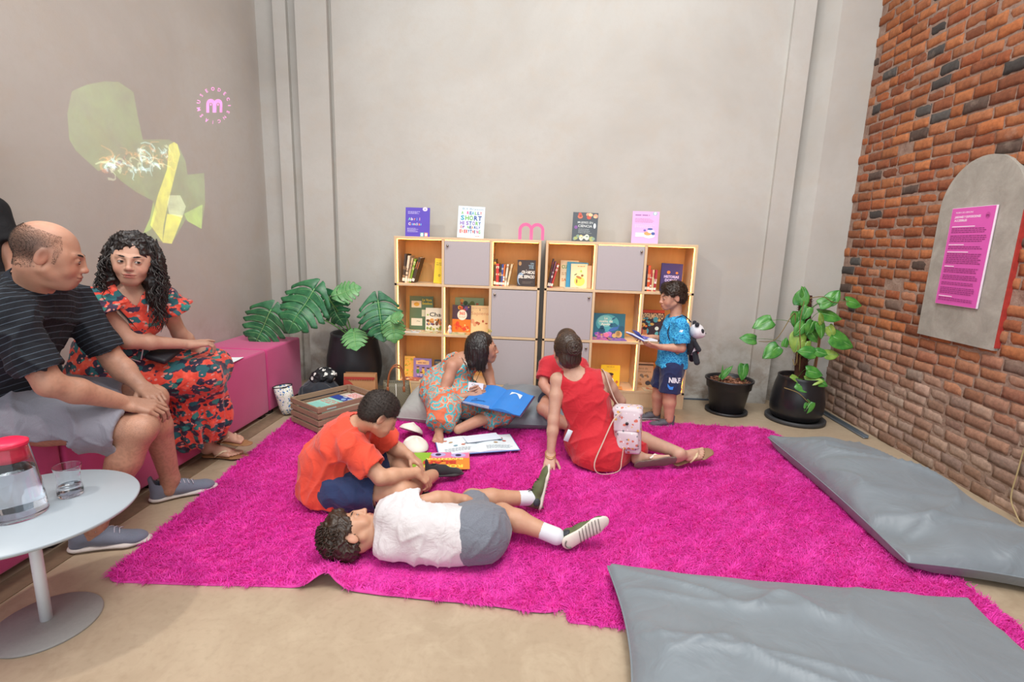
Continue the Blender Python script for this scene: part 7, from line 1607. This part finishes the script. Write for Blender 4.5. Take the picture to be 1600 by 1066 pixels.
# ---- woman in turquoise ------------------------------------------------------
def woman_teal():
    base = (-.62, 3.50, 0.0); t = person('dark haired woman in a turquoise and orange dress sitting with a blue picture book', base); g = .86
    HL = LF((-.385, 3.535, .560), (.93, .22, .0), (.06, .0, 1), .96)
    J = dict(pel=(-.705, 3.60, .245), waist=(-.660, 3.59, .315), chest=(-.575, 3.565, .395), neck=(-.475, 3.55, .475), head=HL, shR=(-.590, 3.425, .440), elR=(-.655, 3.315, .225), wrR=(-.445, 3.330, .265),
             shL=(-.385, 3.66, .435), elL=(-.315, 3.58, .235), wrL=(-.375, 3.43, .290), hiR=(-.70, 3.50, .215), knR=(-.610, 3.215, .185), anR=(-.625, 3.165, .100), hiL=(-.63, 3.66, .215), knL=(-.225, 3.37, .150), anL=(-.500, 3.135, .085))
    B = body_core(J, g, front=(.75, -.25, -.45), legr=(.092, .085, .062, .055, .036), armr=(.050, .047, .038, .038, .025)); B += head_prims(HL, nose=1.0, jaw=.92)
    HR = LF(J['wrR'], (.85, .15, .30), (-.1, -.75, .5), .86); HH = LF(J['wrL'], (-.15, -.75, .15), (.75, -.2, .45), .86)
    B += hand_prims(HR, 1, (.8, .85, .9, .95), .03, .8); B += hand_prims(HH, 1, (.7, .8, .8, .85), .03, .8)
    FR = LF((-.635, 3.195, .035), (.10, -.80, -.03), (.0, 0, 1), .88); FL = LF((-.560, 3.13, .06), (-.75, -.3, -.1), (.2, -.55, .75), .90); B += bare_foot(FR, side=-1)
    V, F = solid(B, .0078, [head_box(HL, .0034), hand_box(HR, .0028), hand_box(HH, .0028), (at(FR, (0, .13, .02))-.13, at(FR, (0, .13, .02))+.13, .0034)])
    C = paint(V, '#bd8c74'); face_paint(C, V, HL, '#a8605a', '#201612', '#c88472'); dab(C, V, HL, (0, -.05, .06), (.09, .09, .085), '#1a1412', .9, .1)
    to_obj('body', V, F, [SKIN, EYEW, IRIS, PUP], t, C, eyes(HL, (.1, 1, 0), .45), base)
    PA_ = paisley(); P = torso_prims(J['pel'], J['waist'], J['chest'], J['neck'], J['shR'], J['shL'], (.75, -.25, -.45), g, .04, .78, infl=.013)
    P += [cone(J['hiR'], J['knR'], .135, .112, .06), cone(J['knR'], (-.615, 3.115, .105), .110, .090, .05, cb=True), cone(J['hiL'], J['knL'], .130, .095, .06), cone(J['knL'], (-.33, 3.25, .105), .085, .075, .04, cb=True), cone(J['pel'], (-.50, 3.40, .18), .15, .12, .06)]
    nk = NP(J['neck']); P += [ell(nk+(.0, 0, .05), .125, None, .02, sub=True), cut(J['shR'], .10, NP(J['shR'])+(0, 0, -.030), (-.35, -.6, .7)), cut(J['shL'], .10, NP(J['shL'])+(0, 0, -.030), (.3, .6, .7)), cut((-.6, 3.3, .05), .5, (0, 0, .042), (0, 0, -1)), ell((-.40, 3.42, .515), .09, None, .02, sub=True)]
    V, F = solid(P, .0065); V = wrinkle(V, F, .006, 11, 41); d = to_obj('dress', V, F, PA_, t, origin=base)
    mb = MB(); O = NP(base); W_ = plain('#d8ccc0', .6)
    for pts in (((-.625, 3.455, .395), (-.595, 3.465, .470), (-.545, 3.475, .500), (-.495, 3.455, .465), (-.470, 3.44, .400)), ((-.44, 3.70, .40), (-.41, 3.66, .475), (-.37, 3.61, .47), (-.36, 3.57, .40))): mb.tube([NP(p)-O for p in pts], .008, 8, flat=.4)
    part('shoulder_strap', mb, W_, d)
    P = [Lell(HL, (0, -.030, .042), (.092, .100, .088), .02), Lell(HL, (0, -.085, -.030), (.088, .052, .095), .04), Lell(HL, (0, -.090, -.100), (.095, .048, .045), .03)]
    for s in (-1, 1): P += [Lell(HL, (s*.076, -.030, -.055), (.032, .058, .085), .03), Lell(HL, (s*.080, -.02, .0), (.026, .050, .06), .02)]
    P += [Lell(HL, (0, .095, -.010), (.064, .062, .080), .012, sub=True), cut(at(HL, (0, 0, -.1)), .25, at(HL, (0, 0, -.142)), HL['R'] @ np.array([0, .15, -1.]))]
    V, F = solid(P, .0045); V = wrinkle(V, F, .003, 40, 7, dirs=(2.2, 2.2, .5)); hr = to_obj('hair', V, F, HBLACK, t, origin=base)
    r = random.Random(9); roots = []
    for k in range(240):
        a = r.uniform(PI*.95, PI*2.05) if r.random() < .6 else r.choice((r.uniform(-.25, .3), PI-r.uniform(-.25, .3))); x, y = math.cos(a), math.sin(a)
        roots.append([at(HL, q)-O for q in ((x*.070, -.03+y*.070, .095), (x*.095, -.03+y*.105, .04), (x*.104, -.03+y*.112, -.05), (x*(.100+r.uniform(0, .02)), -.03+y*(.108+r.uniform(0, .02)), -.145-r.uniform(-.01, .016)))])
    mb = MB(); curls(mb, roots, .5, .003, .0028, 5); part('strands', mb, HBLACK, hr)
    # claw clip, name card on a cord
    mb = MB(); mb.rbox(at(HL, (-.040, .045, .128))-O, (.040, .010, .022), .004, 2, R=Matrix(HL['R'].tolist())); mb.rbox(at(HL, (.0, .055, .132))-O, (.030, .008, .016), .003, 2, R=Matrix(HL['R'].tolist())); mb.tube([at(HL, (-.060, .04, .115))-O, at(HL, (-.080, .015, .085))-O, at(HL, (-.092, .0, .05))-O], .004, 6); part('hair_clip', mb, plain('#b8ac58', .4), hr)
    mb = MB(); mb.tube([NP(p)-O for p in ((-.53, 3.46, .50), (-.47, 3.42, .42), (-.435, 3.385, .345))], .0018, 5); mb.tube([NP(p)-O for p in ((-.40, 3.62, .48), (-.40, 3.52, .40), (-.42, 3.385, .345))], .0018, 5); part('cord', mb, plain('#2a2420', .7), t)
    k = thing('name_card', 'white handwritten name card held by the woman in turquoise', 'card', (-.415, 3.355, .318), (math.radians(78), 0.10, .08)); mb = MB(); mb.rbox((0, 0, 0), (.105, .062, .0015), .0005, 1, smooth=False); part('card_sheet', mb, plain('#e2e0e8', .6, var=.01, bump=0), k)
    a = Art(); a.text('Clari', -.030, .010, .018, '#4a4a58', .0, width=.05); a.text('IN CIEN', -.040, -.014, .016, '#4a4a58', .02, width=.08); a.put('writing', k, Matrix.Translation((0, 0, .0012)))
woman_teal()
# blue picture book open on her knees
def blue_book():
    t = thing('open_book', 'open bright blue picture book on the knees of the woman in turquoise', 'book', (-.245, 3.295, .255), (math.radians(10), math.radians(5), math.radians(-16)))
    mb = MB()
    for s in (-1, 1):
        vs = []; fs = []; n = 10
        for i in range(n+1):
            q = i/n; z = .004+.020*math.sin(PI*min(1, q*1.25))*(1-q*.45)
            for y in (-.15, .15): vs += [(s*q*.205, y, .000), (s*q*.205, y, z)]
        for i in range(n): a = i*4; fs += [(a+1, a+5, a+7, a+3), (a, a+1, a+5, a+4), (a+2, a+6, a+7, a+3), (a, a+4, a+6, a+2)]
        fs.append((n*4, n*4+1, n*4+3, n*4+2)); mb.add(vs, fs)
    part('page_block', mb, plain('#2f7fd0', .5, var=.05, nscale=12, bump=0), t)
    mb = MB(); mb.rbox((0, 0, -.0025), (.43, .31, .003), .001, 1, smooth=False); part('cover', mb, plain('#4a2c4c', .5), t)
    def pz(x): q = min(1, abs(x)/.205); return .004+.020*math.sin(PI*min(1, q*1.25))*(1-q*.45)+.0012
    a = Art()
    def grid_poly(pts, col):
        a.poly(pts, col)
    for i in range(8): x0 = .055+i*.010; a.poly([(x0, .060+.035*math.sin(i*.45)), (x0+.0105, .060+.035*math.sin((i+1)*.45)), (x0+.0105, .105), (x0, .105)], '#dfe8e6', up=False)
    a.text('12', -.15, -.085, .022, '#12305c', .02); a.lines(-.16, -.05, -.10, 2, .008, .003, '#123a70', .3, 3)
    for i in range(5): a.rect(-.19+i*.012, -.145, -.185+i*.012, .145, '#3a8cdc', up=False) if False else None
    a.mb.v = [(x, y, z+pz(x)) for x, y, z in a.mb.v]; a.put('print', t, Matrix.Identity(4))
    mb = MB()
    for i in range(5): mb.add([(-.200-.002*i, -.152, .003+.003*i), (-.01, -.152, .003+.0045*i), (-.01, -.1525, .006+.0045*i), (-.200-.002*i, -.1525, .005+.003*i)], [(0, 1, 2, 3)])
    part('page_edges', mb, plain('#e8eef2', .6), t)
blue_book()

# ---- woman in red, seen from behind -----------------------------------------
def woman_red():
    base = (.36, 2.92, 0.0); t = person('woman in a sleeveless red dress seen from behind with her hair in a bun', base); g = .90
    HL = LF((.185, 2.99, .672), (-.20, .95, -.10), (-.06, .08, 1), .98)
    J = dict(pel=(.385, 2.91, .125), waist=(.345, 2.925, .270), chest=(.300, 2.945, .405), neck=(.225, 2.965, .560), head=HL, shL=(.135, 2.945, .505), elL=(.118, 2.865, .280), wrL=(.108, 2.805, .085),
             shR=(.415, 2.985, .515), elR=(.535, 3.045, .360), wrR=(.56, 3.19, .27), hiR=(.46, 2.94, .115), knR=(.62, 3.13, .105), anR=(.880, 2.852, .115), hiL=(.33, 2.99, .115), knL=(.46, 3.22, .12), anL=(.640, 2.865, .075))
    B = body_core(J, g, front=(.1, 1, 0), armr=(.046, .044, .037, .037, .025), legr=(.10, .09, .062, .058, .035)); B += head_prims(HL)
    HH = LF(J['wrL'], (-.08, -.62, -.55), (.05, -.55, .80), .88); HR = LF(J['wrR'], (.1, .9, -.2), (.3, .2, .9), .88); B += hand_prims(HH, -1, (.25, .3, .3, .3), .20, -.3); B += hand_prims(HR, -1)
    FR = LF((.840, 2.87, .045), (.62, .12, .16), (.25, -.30, .9), .92); FL = LF((.600, 2.815, .045), (.95, .12, .10), (-.05, .75, .45), .92); B += bare_foot(FR, side=-1, ank=.065) + bare_foot(FL, side=1, ank=.055)
    V, F = solid(B, .008, [head_box(HL, .004), hand_box(HH, .0028), (at(FR, (0, .12, .03))-.14, at(FR, (0, .12, .03))+.14, .004), (at(FL, (0, .12, .03))-.14, at(FL, (0, .12, .03))+.14, .004)])
    C = paint(V, '#c29a84'); face_paint(C, V, HL); dab(C, V, HL, (0, -.05, .05), (.09, .09, .085), '#2a1d18', .9, .1); to_obj('body', V, F, [SKIN, EYEW, IRIS, PUP], t, C, eyes(HL), base)
    P = torso_prims(J['pel'], J['waist'], J['chest'], J['neck'], J['shR'], J['shL'], (.1, 1, 0), g, .05, .80, infl=.012)
    P += [cone(J['pel'], (.40, 2.90, .10), .165, .185, .05), cone(J['hiR'], stretch(J['hiR'], J['knR'], .9), .135, .105, .06), cone(J['hiL'], stretch(J['hiL'], J['knL'], .9), .135, .11, .06), cone((.50, 2.93, .09), (.66, 2.97, .07), .10, .06, .05)]
    nk = NP(J['neck']); P += [ell(nk+(.0, -.05, .055), (.075, .12, .095), None, .02, sub=True), cut((.4, 2.9, 0), .5, (0, 0, .030), (0, 0, -1))]
    P += [cut(J['shL'], .13, (.150, 2.95, .5), (-1, .0, .12)), cut(J['shR'], .12, (.405, 2.98, .5), (1, 0, .12))]
    V, F = solid(P, .0062); V = wrinkle(V, F, .007, 10, 51); d = to_obj('dress', V, F, cloth('red_jersey', '#bb1424', '#cc2230', fold=.35, rough=.8), t, origin=base)
    P = [Lell(HL, (0, -.022, .040), (.086, .102, .088), .02), Lell(HL, (0, -.070, -.035), (.070, .040, .060), .03), Lell(HL, (.006, -.124, .040), (.044, .036, .044), .008), Lell(HL, (0, .10, -.02), (.066, .065, .085), .01, sub=True)]
    for s in (-1, 1): P += [Lell(HL, (s*.088, 0, -.012), (.018, .022, .034), .008, sub=True)]
    V, F = solid(P, .0042); V = wrinkle(V, F, .002, 70, 7, dirs=(1.6, 1.6, .35)); hr = to_obj('hair', V, F, HBUN, t, origin=base); O = NP(base)
    mb = MB(); r = random.Random(3)
    for k in range(60):   # twisted strands of the bun
        a0 = r.uniform(0, 6.28); rd = r.uniform(.012, .044); tl = r.uniform(-.35, .35); mb.tube([at(HL, (.006+rd*math.cos(a0+i*.35), -.134-.026*math.sqrt(max(0, 1-(rd/.05)**2))-.003*math.sin(i), .040+rd*math.sin(a0+i*.35)+tl*.01))-O for i in range(9)], [.0034]*8+[.001], 5)
    part('bun_strands', mb, HBUN, hr); mb = MB(); cen = np.array([0, -.10, .03])
    for k in range(300):  # strands combed from hairline to the bun
        a = r.uniform(0, 2*PI); p0 = np.array([math.cos(a)*.088, -.02, .03+math.sin(a)*.088 if math.sin(a) > 0 else .03+math.sin(a)*.105]); pts = []
        for i in range(8):
            q = i/7; p = p0*(1-q)+cen*q; v = p-np.array([0, -.022, .035]); v = v/max(1e-6, np.linalg.norm(v/np.array([.0875, .1035, .0895]))); pts.append(at(HL, np.array([0, -.022, .035])+v)-O)
        mb.tube(pts, [.0022]*7+[.0008], 4)
    part('strands', mb, HBUN, hr)
    mb = MB(); wl = NP(J['wrL'])
    for k, dz in enumerate((.018, .028)): mb.tube([wl+np.array([.030*math.cos(a), .030*math.sin(a), dz-.06+.012*math.sin(a)])-O+np.array([-.002, -.012, .045]) for a in [2*PI*i/24 for i in range(24)]], .0022, 6, closed=True)
    part('bracelet', mb, plain('#d8b878', .3, .8), t)
    flip_flop(t, LF(at(FR, (0, 0, -.014)), (.62, .12, .16), (.25, -.30, .9), .96), base, -1, plain('#8a6a4c', .6), plain('#c8b08c', .5)); flip_flop(t, LF(at(FL, (0, 0, -.014)), (.95, .12, .10), (-.05, .75, .45), .96), base, 1, plain('#7d7064', .8, var=.1), plain('#e0d4c8', .5))
    # white tag sticking out of the seam
    mb = MB(); mb.rbox(tuple(NP((.208, 2.84, .195))-O), (.030, .004, .075), .001, 1, R=Euler((0, .35, 0)).to_matrix()); part('seam_tag', mb, plain('#cfe0e6', .5), d)
woman_red()
# small patterned backpack on her right shoulder
def backpack():
    base = NP((.555, 2.835, .0)); t = thing('backpack', 'small white backpack with pink and yellow flowers slung on the woman in red', 'backpack', tuple(base))
    m = NT('flower_print_canvas'); v = m.coord(); n = m.noise(v, 30, 3); ad = m.n('VectorMath', operation='ADD'); m.l(v, ad.inputs[0]); s_ = m.n('VectorMath', operation='SCALE'); m.l(n.outputs[1], s_.inputs[0]); s_.inputs['Scale'].default_value = .02; m.l(s_.outputs[0], ad.inputs[1])
    def dots(sc, th, off): mp = m.n('Mapping'); mp.inputs['Location'].default_value = (off, off, off); m.l(ad.outputs[0], mp.inputs[0]); vo = m.n('TexVoronoi'); m.l(mp.outputs[0], vo.inputs[0]); vo.inputs['Scale'].default_value = sc; return m.ramp(vo.outputs['Distance'], [(0, (1,1,1)), (th, (1,1,1)), (th+.03, (0,0,0))])
    c = m.mix(dots(26, .22, 0), '#cdbfc4', '#c86a58'); c = m.mix(dots(24, .20, 3), c, '#d8a858'); c = m.mix(dots(34, .18, 7), c, '#6d7478'); c = m.mix(dots(40, .16, 11), c, '#e8e0e2'); m.base(c); m.rough(.6)
    x = unit((.95, -.25, 0)); Lb = LF((0, 0, .275), (-.25, -.95, .10), (-.05, .10, 1), 1.0)
    RB = Matrix(Lb['R'].tolist()); mb = MB(); mb.rbox(tuple(at(Lb, (0, 0, -.035))), (.155, .095, .255), .030, 6, R=RB); mb.rbox(tuple(at(Lb, (0, .050, -.070))), (.125, .040, .110), .018, 5, R=RB); mb.rbox(tuple(at(Lb, (.082, .0, -.080))), (.026, .07, .09), .012, 4, R=RB)
    o = part('bag_body', mb, m.m, t); mb = MB(); mb.rbox(tuple(at(Lb, (0, .008, .098))), (.165, .110, .055), .024, 6, R=RB); mb.rbox(tuple(at(Lb, (0, .056, .042))), (.145, .016, .120), .0075, 4, R=RB); part('flap', mb, m.m, t)
    for o in list(t.children):
        me = o.data; P_ = np.array([v.co for v in me.vertices]); dd = snoise(P_, 40, 4, 2)*.006; N_ = np.array([v.normal for v in me.vertices]); P_ += N_*dd[:, None]; me.vertices.foreach_set('co', P_.ravel()); me.update()
    mb = MB(); mb.lathe([(0, 0), (.009, 0), (.009, .005), (0, .006)], tuple(at(Lb, (0, .070, .030))), 16, cap=False, R=Matrix(Lb['R'].tolist()) @ Matrix.Rotation(-PI/2, 3, 'X')); part('snap', mb, plain('#2a2628', .4), t)
    O = base; mb = MB(); ST = plain('#c8b0a0', .5)
    mb.tube(smooth_path([NP(p)-O for p in ((.52, 2.86, .37), (.475, 2.875, .42), (.440, 2.90, .50), (.418, 2.935, .560), (.405, 2.99, .572), (.42, 3.05, .54), (.45, 3.08, .46))]), .0085, 8, flat=.35)
    mb.tube(smooth_path([NP(p)-O for p in ((.50, 2.78, .375), (.455, 2.765, .33), (.40, 2.725, .21), (.355, 2.690, .10), (.37, 2.680, .045), (.43, 2.685, .035), (.50, 2.71, .050), (.515, 2.74, .10), (.525, 2.765, .165))]), .0065, 8, flat=.4)
    part('strap', mb, ST, t)
backpack()

# ---- child hidden behind the woman in red -----------------------------------
def child_hidden():
    base = (.22, 3.55, .0); t = person('child in a red t-shirt on the grey cushion, mostly hidden by the woman in red', base); g = .74
    HL = LF((.215, 3.56, .610), (-.05, -.98, -.15), (0, -.1, 1), .86)
    J = dict(pel=(.21, 3.64, .235), waist=(.20, 3.62, .315), chest=(.20, 3.60, .40), neck=(.205, 3.58, .50), head=HL, shR=(.085, 3.56, .455), elR=(.055, 3.47, .33), wrR=(.13, 3.38, .26), shL=(.315, 3.56, .455), elL=(.345, 3.47, .33), wrL=(.27, 3.38, .26), hiR=(.15, 3.62, .215), knR=(.065, 3.355, .185), anR=(.24, 3.23, .10), hiL=(.27, 3.62, .215), knL=(.34, 3.36, .185), anL=(.17, 3.26, .10))
    B = body_core(J, g, front=(0, -1, 0)); B += head_prims(HL, 1); V, F = solid(B, .008, [head_box(HL, .0045)]); C = paint(V, '#c4907a'); face_paint(C, V, HL); to_obj('body', V, F, [SKIN, EYEW, IRIS, PUP], t, C, eyes(HL), base)
    P = torso_prims(J['pel'], J['waist'], J['chest'], J['neck'], J['shR'], J['shL'], (0, -1, 0), g, .04, .78, infl=.016)+[cone(J['sh'+q], stretch(J['sh'+q], J['el'+q], .75), .060, .064, .03, cb=True) for q in 'RL']+[cone(J['neck'], at(HL, (0, 0, -.03)), .055, .06, 0, sub=True)]
    V, F = solid(P, .007); V = wrinkle(V, F, .004, 12, 3); to_obj('t_shirt', V, F, cloth('red_jersey_child', '#b81e2c', '#c82c38'), t, origin=base)
    P = [cone(J['pel'], J['waist'], .13, .115, .04)]+[cone(J['hi'+q], stretch(J['hi'+q], J['kn'+q], .6), .09, .082, .03, cb=True) for q in 'RL']; V, F = solid(P, .007); to_obj('shorts', V, F, cloth('child_shorts', '#2a3448', '#3a445c'), t, origin=base)
    V, F = hair_cap(HL, .010, .052); to_obj('hair', V, F, HBROWN, t, origin=base)
child_hidden()

# ---- boy standing at the shelves --------------------------------------------
def boy_standing():
    base = (.97, 3.68, .0); t = person('small boy in a blue t-shirt and navy shorts standing at the bookcase', base); g = .70
    HL = LF((.965, 3.680, .965), (-.98, -.14, -.16), (-.08, 0, 1), .86)
    J = dict(pel=(1.005, 3.685, .475), waist=(1.000, 3.685, .56), chest=(1.010, 3.685, .69), neck=(1.005, 3.68, .815), head=HL, shL=(1.015, 3.580, .775), elL=(1.030, 3.555, .615), wrL=(.880, 3.570, .615), shR=(1.01, 3.785, .775), elR=(1.01, 3.80, .62), wrR=(.86, 3.735, .655),
             hiL=(1.00, 3.63, .455), knL=(.995, 3.625, .255), anL=(1.005, 3.615, .060), hiR=(.995, 3.74, .455), knR=(.950, 3.755, .255), anR=(.945, 3.765, .060))
    B = body_core(J, g, front=(-1, 0, 0), armr=(.050, .047, .042, .042, .030), legr=(.096, .09, .066, .066, .044)); B += head_prims(HL, 1, nose=.8)
    HH = LF(J['wrL'], (-.90, .12, .12), (-.15, -.60, -.75), .72); HR = LF(J['wrR'], (-.85, -.25, .10), (.05, -.1, 1), .72); B += hand_prims(HH, -1, (.3, .3, .35, .4), .05, .3); B += hand_prims(HR, 1, (.15, .5, .6, .6), .05, .3)
    V, F = solid(B, .0065, [head_box(HL, .0034), hand_box(HH, .0028), hand_box(HR, .0028)]); C = paint(V, '#c6957c'); face_paint(C, V, HL, '#b0685e', '#2a1c16', '#cc8a76'); dab(C, V, HL, (0, -.04, .05), (.095, .095, .075), '#3a2a22', .85, .15)
    to_obj('body', V, F, [SKIN, EYEW, IRIS, PUP], t, C, eyes(HL, (0, 1, -.5), .3, .0022), base)
    m = NT('blue_print_jersey'); v = m.coord(); vo = m.n('TexVoronoi', feature='DISTANCE_TO_EDGE'); ad = m.n('VectorMath', operation='ADD'); s_ = m.n('VectorMath', operation='SCALE'); m.l(m.noise(v, 40, 3).outputs[1], s_.inputs[0]); s_.inputs['Scale'].default_value = .03; m.l(v, ad.inputs[0]); m.l(s_.outputs[0], ad.inputs[1]); m.l(ad.outputs[0], vo.inputs[0]); vo.inputs['Scale'].default_value = 60
    m.base(m.ramp(vo.outputs['Distance'], [(0, '#45b4e0'), (.08, '#45b4e0'), (.14, '#1678b8'), (1, '#1a84c4')])); m.rough(.8)
    P = torso_prims(J['pel'], J['waist'], J['chest'], J['neck'], J['shR'], J['shL'], (-1, 0, 0), g, .035, .78, infl=.016); P += [cone((1.005, 3.685, .56), (1.005, 3.685, .430), .108, .118, .03, (-1, 0, 0), .92)]
    P += [cone(J['sh'+q], stretch(J['sh'+q], J['el'+q], .80), .054, .060, .02, cb=True) for q in 'RL']+[cone(stretch(J['sh'+q], J['el'+q], .7), stretch(J['sh'+q], J['el'+q], 1.1), .050, .052, 0, sub=True) for q in 'RL']; P += [cone(NP(J['neck'])+(0, 0, -.008), at(HL, (0, -.01, -.02)), .048, .056, .003, sub=True), cut(J['pel'], .2, (0, 0, .452), (0, 0, -1))]
    V, F = solid(P, .0055); V = wrinkle(V, F, .006, 14, 61); sh = to_obj('t_shirt', V, F, m.m, t, origin=base)
    a = Art(); a.poly([(-.012, -.006), (.004, -.010), (.014, .004), (.010, .010), (.0, .004), (-.006, .010)], '#e8f0f4'); o = a.put('emblem', t, frame(NP((1.005, 3.40, .745))-NP(base), (1, 0, 0), (0, 0, 1))); project(o, sh, (0, 1, 0))
    P = [cone((1.005, 3.685, .55), J['pel'], .098, .108, .03, (-1, 0, 0), .9)]+[cone(J['hi'+q], stretch(J['hi'+q], J['kn'+q], .93), .084, .078, .02, cb=True) for q in 'RL']+[cone(stretch(J['hi'+q], J['kn'+q], .85), stretch(J['hi'+q], J['kn'+q], 1.2), .068, .068, 0, sub=True) for q in 'RL']
    V, F = solid(P, .0055); V = wrinkle(V, F, .004, 14, 63); so = to_obj('shorts', V, F, cloth('navy_shorts', '#131f48', '#1b2a58', fold=.3), t, origin=base)
    a = Art(); a.text('NIKE', 0, .010, .052, '#e8ecf4', .05, 'CENTER', width=.082); a.poly([(-.046, .0), (-.044, -.024), (-.030, -.042), (-.010, -.042), (.050, .002), (-.008, -.020), (-.026, -.022), (-.038, -.012)], '#3a8ae8')
    o = a.put('printed_logo', t, frame(NP((1.002, 3.3, .350))-NP(base), (1, 0, 0), (.0, 0, 1))); project(o, so, (0, 1, 0))
    V, F = hair_cap(HL, .012, .050, extra=[Lell(HL, (0, .045, .095), (.06, .035, .028), .02)]); V = wrinkle(V, F, .003, 60, 3); hr = to_obj('hair', V, F, HBROWN, t, origin=base); part('short_hairs', fuzz(V-NP(base), F, 5000, .014, (-.5, 0, .1), 4, .0008), HBROWN, hr)
    U = plain('#55545c', .7, var=.2); S = plain('#8a8288', .6)
    sneaker(t, LF((1.050, 3.625, .002), (-1, -.12, 0), (0, 0, 1), .70), base, U, S, side=1, lace_mat=plain('#1a1a1e', .6)); sneaker(t, LF((.985, 3.775, .002), (-1, -.05, 0), (0, 0, 1), .70), base, U, S, side=-1, lace_mat=plain('#1a1a1e', .6))
    # straps of the panda bag
    mb = MB(); O = NP(base)
    mb.tube(smooth_path([NP(p)-O for p in ((1.10, 3.63, .795), (1.035, 3.607, .842), (.965, 3.60, .80), (.935, 3.598, .72), (.965, 3.585, .64), (1.03, 3.595, .58), (1.10, 3.62, .57))]), .0085, 8, flat=.4); mb.tube(smooth_path([NP(p)-O for p in ((1.10, 3.73, .79), (1.04, 3.755, .845), (.965, 3.77, .80), (.930, 3.77, .70), (1.0, 3.80, .60), (1.10, 3.75, .57))]), .0085, 8, flat=.4)
    part('bag_strap', mb, plain('#1e2a44', .7), t)
    # panda backpack
    p = thing('panda_backpack', 'black and white panda plush backpack on the back of the small boy', 'backpack', (1.125, 3.675, .60)); FUR = cloth('white_plush', '#d0ccd0', '#e4e0e2', sc=250, fold=.1); BF = cloth('black_plush', '#15151c', '#25252e', sc=250, fold=.1); O = NP((1.125, 3.675, .60))
    def bl(name, prims, mat, par=p): V, F = solid(prims, .0045); return to_obj(name, V, F, mat, par, origin=O)
    bl('head', [ell((1.155, 3.655, .725), (.052, .062, .055), k=.01), ell((1.185, 3.635, .708), (.026, .030, .024), k=.015)], FUR); bl('ear', [ell((1.140, 3.612, .780), (.016, .018, .018))], BF); bl('ear', [ell((1.150, 3.705, .780), (.016, .018, .018))], BF)
    bl('eye_patch', [ell((1.178, 3.607, .735), (.016, .012, .018))], BF); bl('body', [ell((1.120, 3.672, .615), (.040, .058, .072)), ell((1.118, 3.67, .66), (.042, .056, .035))], BF); bl('belly', [ell((1.143, 3.665, .590), (.030, .046, .045))], FUR)
    bl('leg', [cone((1.150, 3.632, .57), (1.165, 3.610, .505), .020, .022)], BF); bl('leg', [cone((1.145, 3.705, .57), (1.16, 3.715, .505), .020, .022)], BF); bl('arm', [cone((1.135, 3.620, .655), (1.165, 3.598, .600), .016, .018)], BF); bl('nose', [ell((1.210, 3.627, .716), .006)], BF)
    mb = MB(); mb.rbox(tuple(NP((1.172, 3.630, .590))-O), (.006, .016, .050), .002, 1); part('ribbon', mb, plain('#c8283c', .6), p)
    k = thing('open_book', 'small open book held by the small boy at the shelves', 'book', (.755, 3.640, .650), (math.radians(-4), math.radians(10), math.radians(8)))
    for s, rot in ((-1, .30), (1, -.16)):
        mb = MB(); R = Matrix.Rotation(rot, 3, 'Y'); mb.box(R @ Vector((s*.050, 0, .004)), (.098, .15, .010), R=R); part('page_block', mb, plain('#dfe6f0', .6, bump=0), k); mb = MB(); mb.box(R @ Vector((s*.050, 0, -.0025)), (.104, .156, .003), R=R); part('cover', mb, plain('#b08a58' if s > 0 else '#4a6ac8', .5), k)
    mb = MB(); mb.add([(0, -.07, .01), (-.055, -.065, .058), (-.055, .075, .058), (0, .07, .01)], [(0, 1, 2, 3)]); mb.add([(0, -.07, .012), (.040, -.066, .030), (.040, .072, .030), (0, .07, .012)], [(0, 1, 2, 3)]); part('turning_page', mb, plain('#4a5ec0', .5, bump=0), k)
boy_standing()

# ---- bystander at the left edge ---------------------------------------------
def bystander():
    base = (-2.35, 2.00, .0); t = person('person in a black top behind the balding man, only one arm in view', base); g = .60
    HL = LF((-2.34, 2.0, 1.62), (.9, -.3, -.1), (0, 0, 1), .98)
    J = dict(pel=(-2.35, 1.99, .93), waist=(-2.355, 1.99, 1.06), chest=(-2.355, 1.97, 1.24), neck=(-2.35, 1.97, 1.44), head=HL, shR=(-2.33, 1.86, 1.38), elR=(-2.29, 1.80, 1.12), wrR=(-2.24, 1.92, .92), shL=(-2.345, 2.07, 1.38), elL=(-2.270, 2.06, 1.13), wrL=(-2.28, 1.95, .95), hiR=(-2.33, 1.95, .90), knR=(-2.24, 1.94, .565), anR=(-2.375, 1.95, .56), hiL=(-2.33, 2.10, .90), knL=(-2.24, 2.12, .565), anL=(-2.375, 2.12, .56))
    B = body_core(J, g, front=(1, 0, 0), legr=(.085, .08, .055, .045, .035)); B += head_prims(HL); V, F = solid(B, .009); C = paint(V, '#a87860'); to_obj('body', V, F, SKIN, t, C, origin=base)
    P = torso_prims(J['pel'], J['waist'], J['chest'], J['neck'], J['shR'], J['shL'], (1, 0, 0), g, .04, .75, infl=.014)+[cone(J['sh'+q], stretch(J['sh'+q], J['el'+q], .55), .062, .058, .03, cb=True) for q in 'RL']+[cone((-2.35, 1.99, 1.10), (-2.34, 1.99, .95), .085, .085, .03)]
    V, F = solid(P, .008); to_obj('top', V, F, cloth('black_jersey', '#08070a', '#100e13', sheen=0.0), t, origin=base)
    P = [cone(J['pel'], J['waist'], .14, .11, .04)]+[x for q in 'RL' for x in (cone(J['hi'+q], J['kn'+q], .088, .064, .03), cone(J['kn'+q], J['an'+q], .060, .05, .02))]; V, F = solid(P, .009); to_obj('trousers', V, F, cloth('black_trousers', '#15151a', '#202026'), t, origin=base)
    V, F = hair_cap(HL, .012); to_obj('hair', V, F, HBROWN, t, origin=base)
bystander()
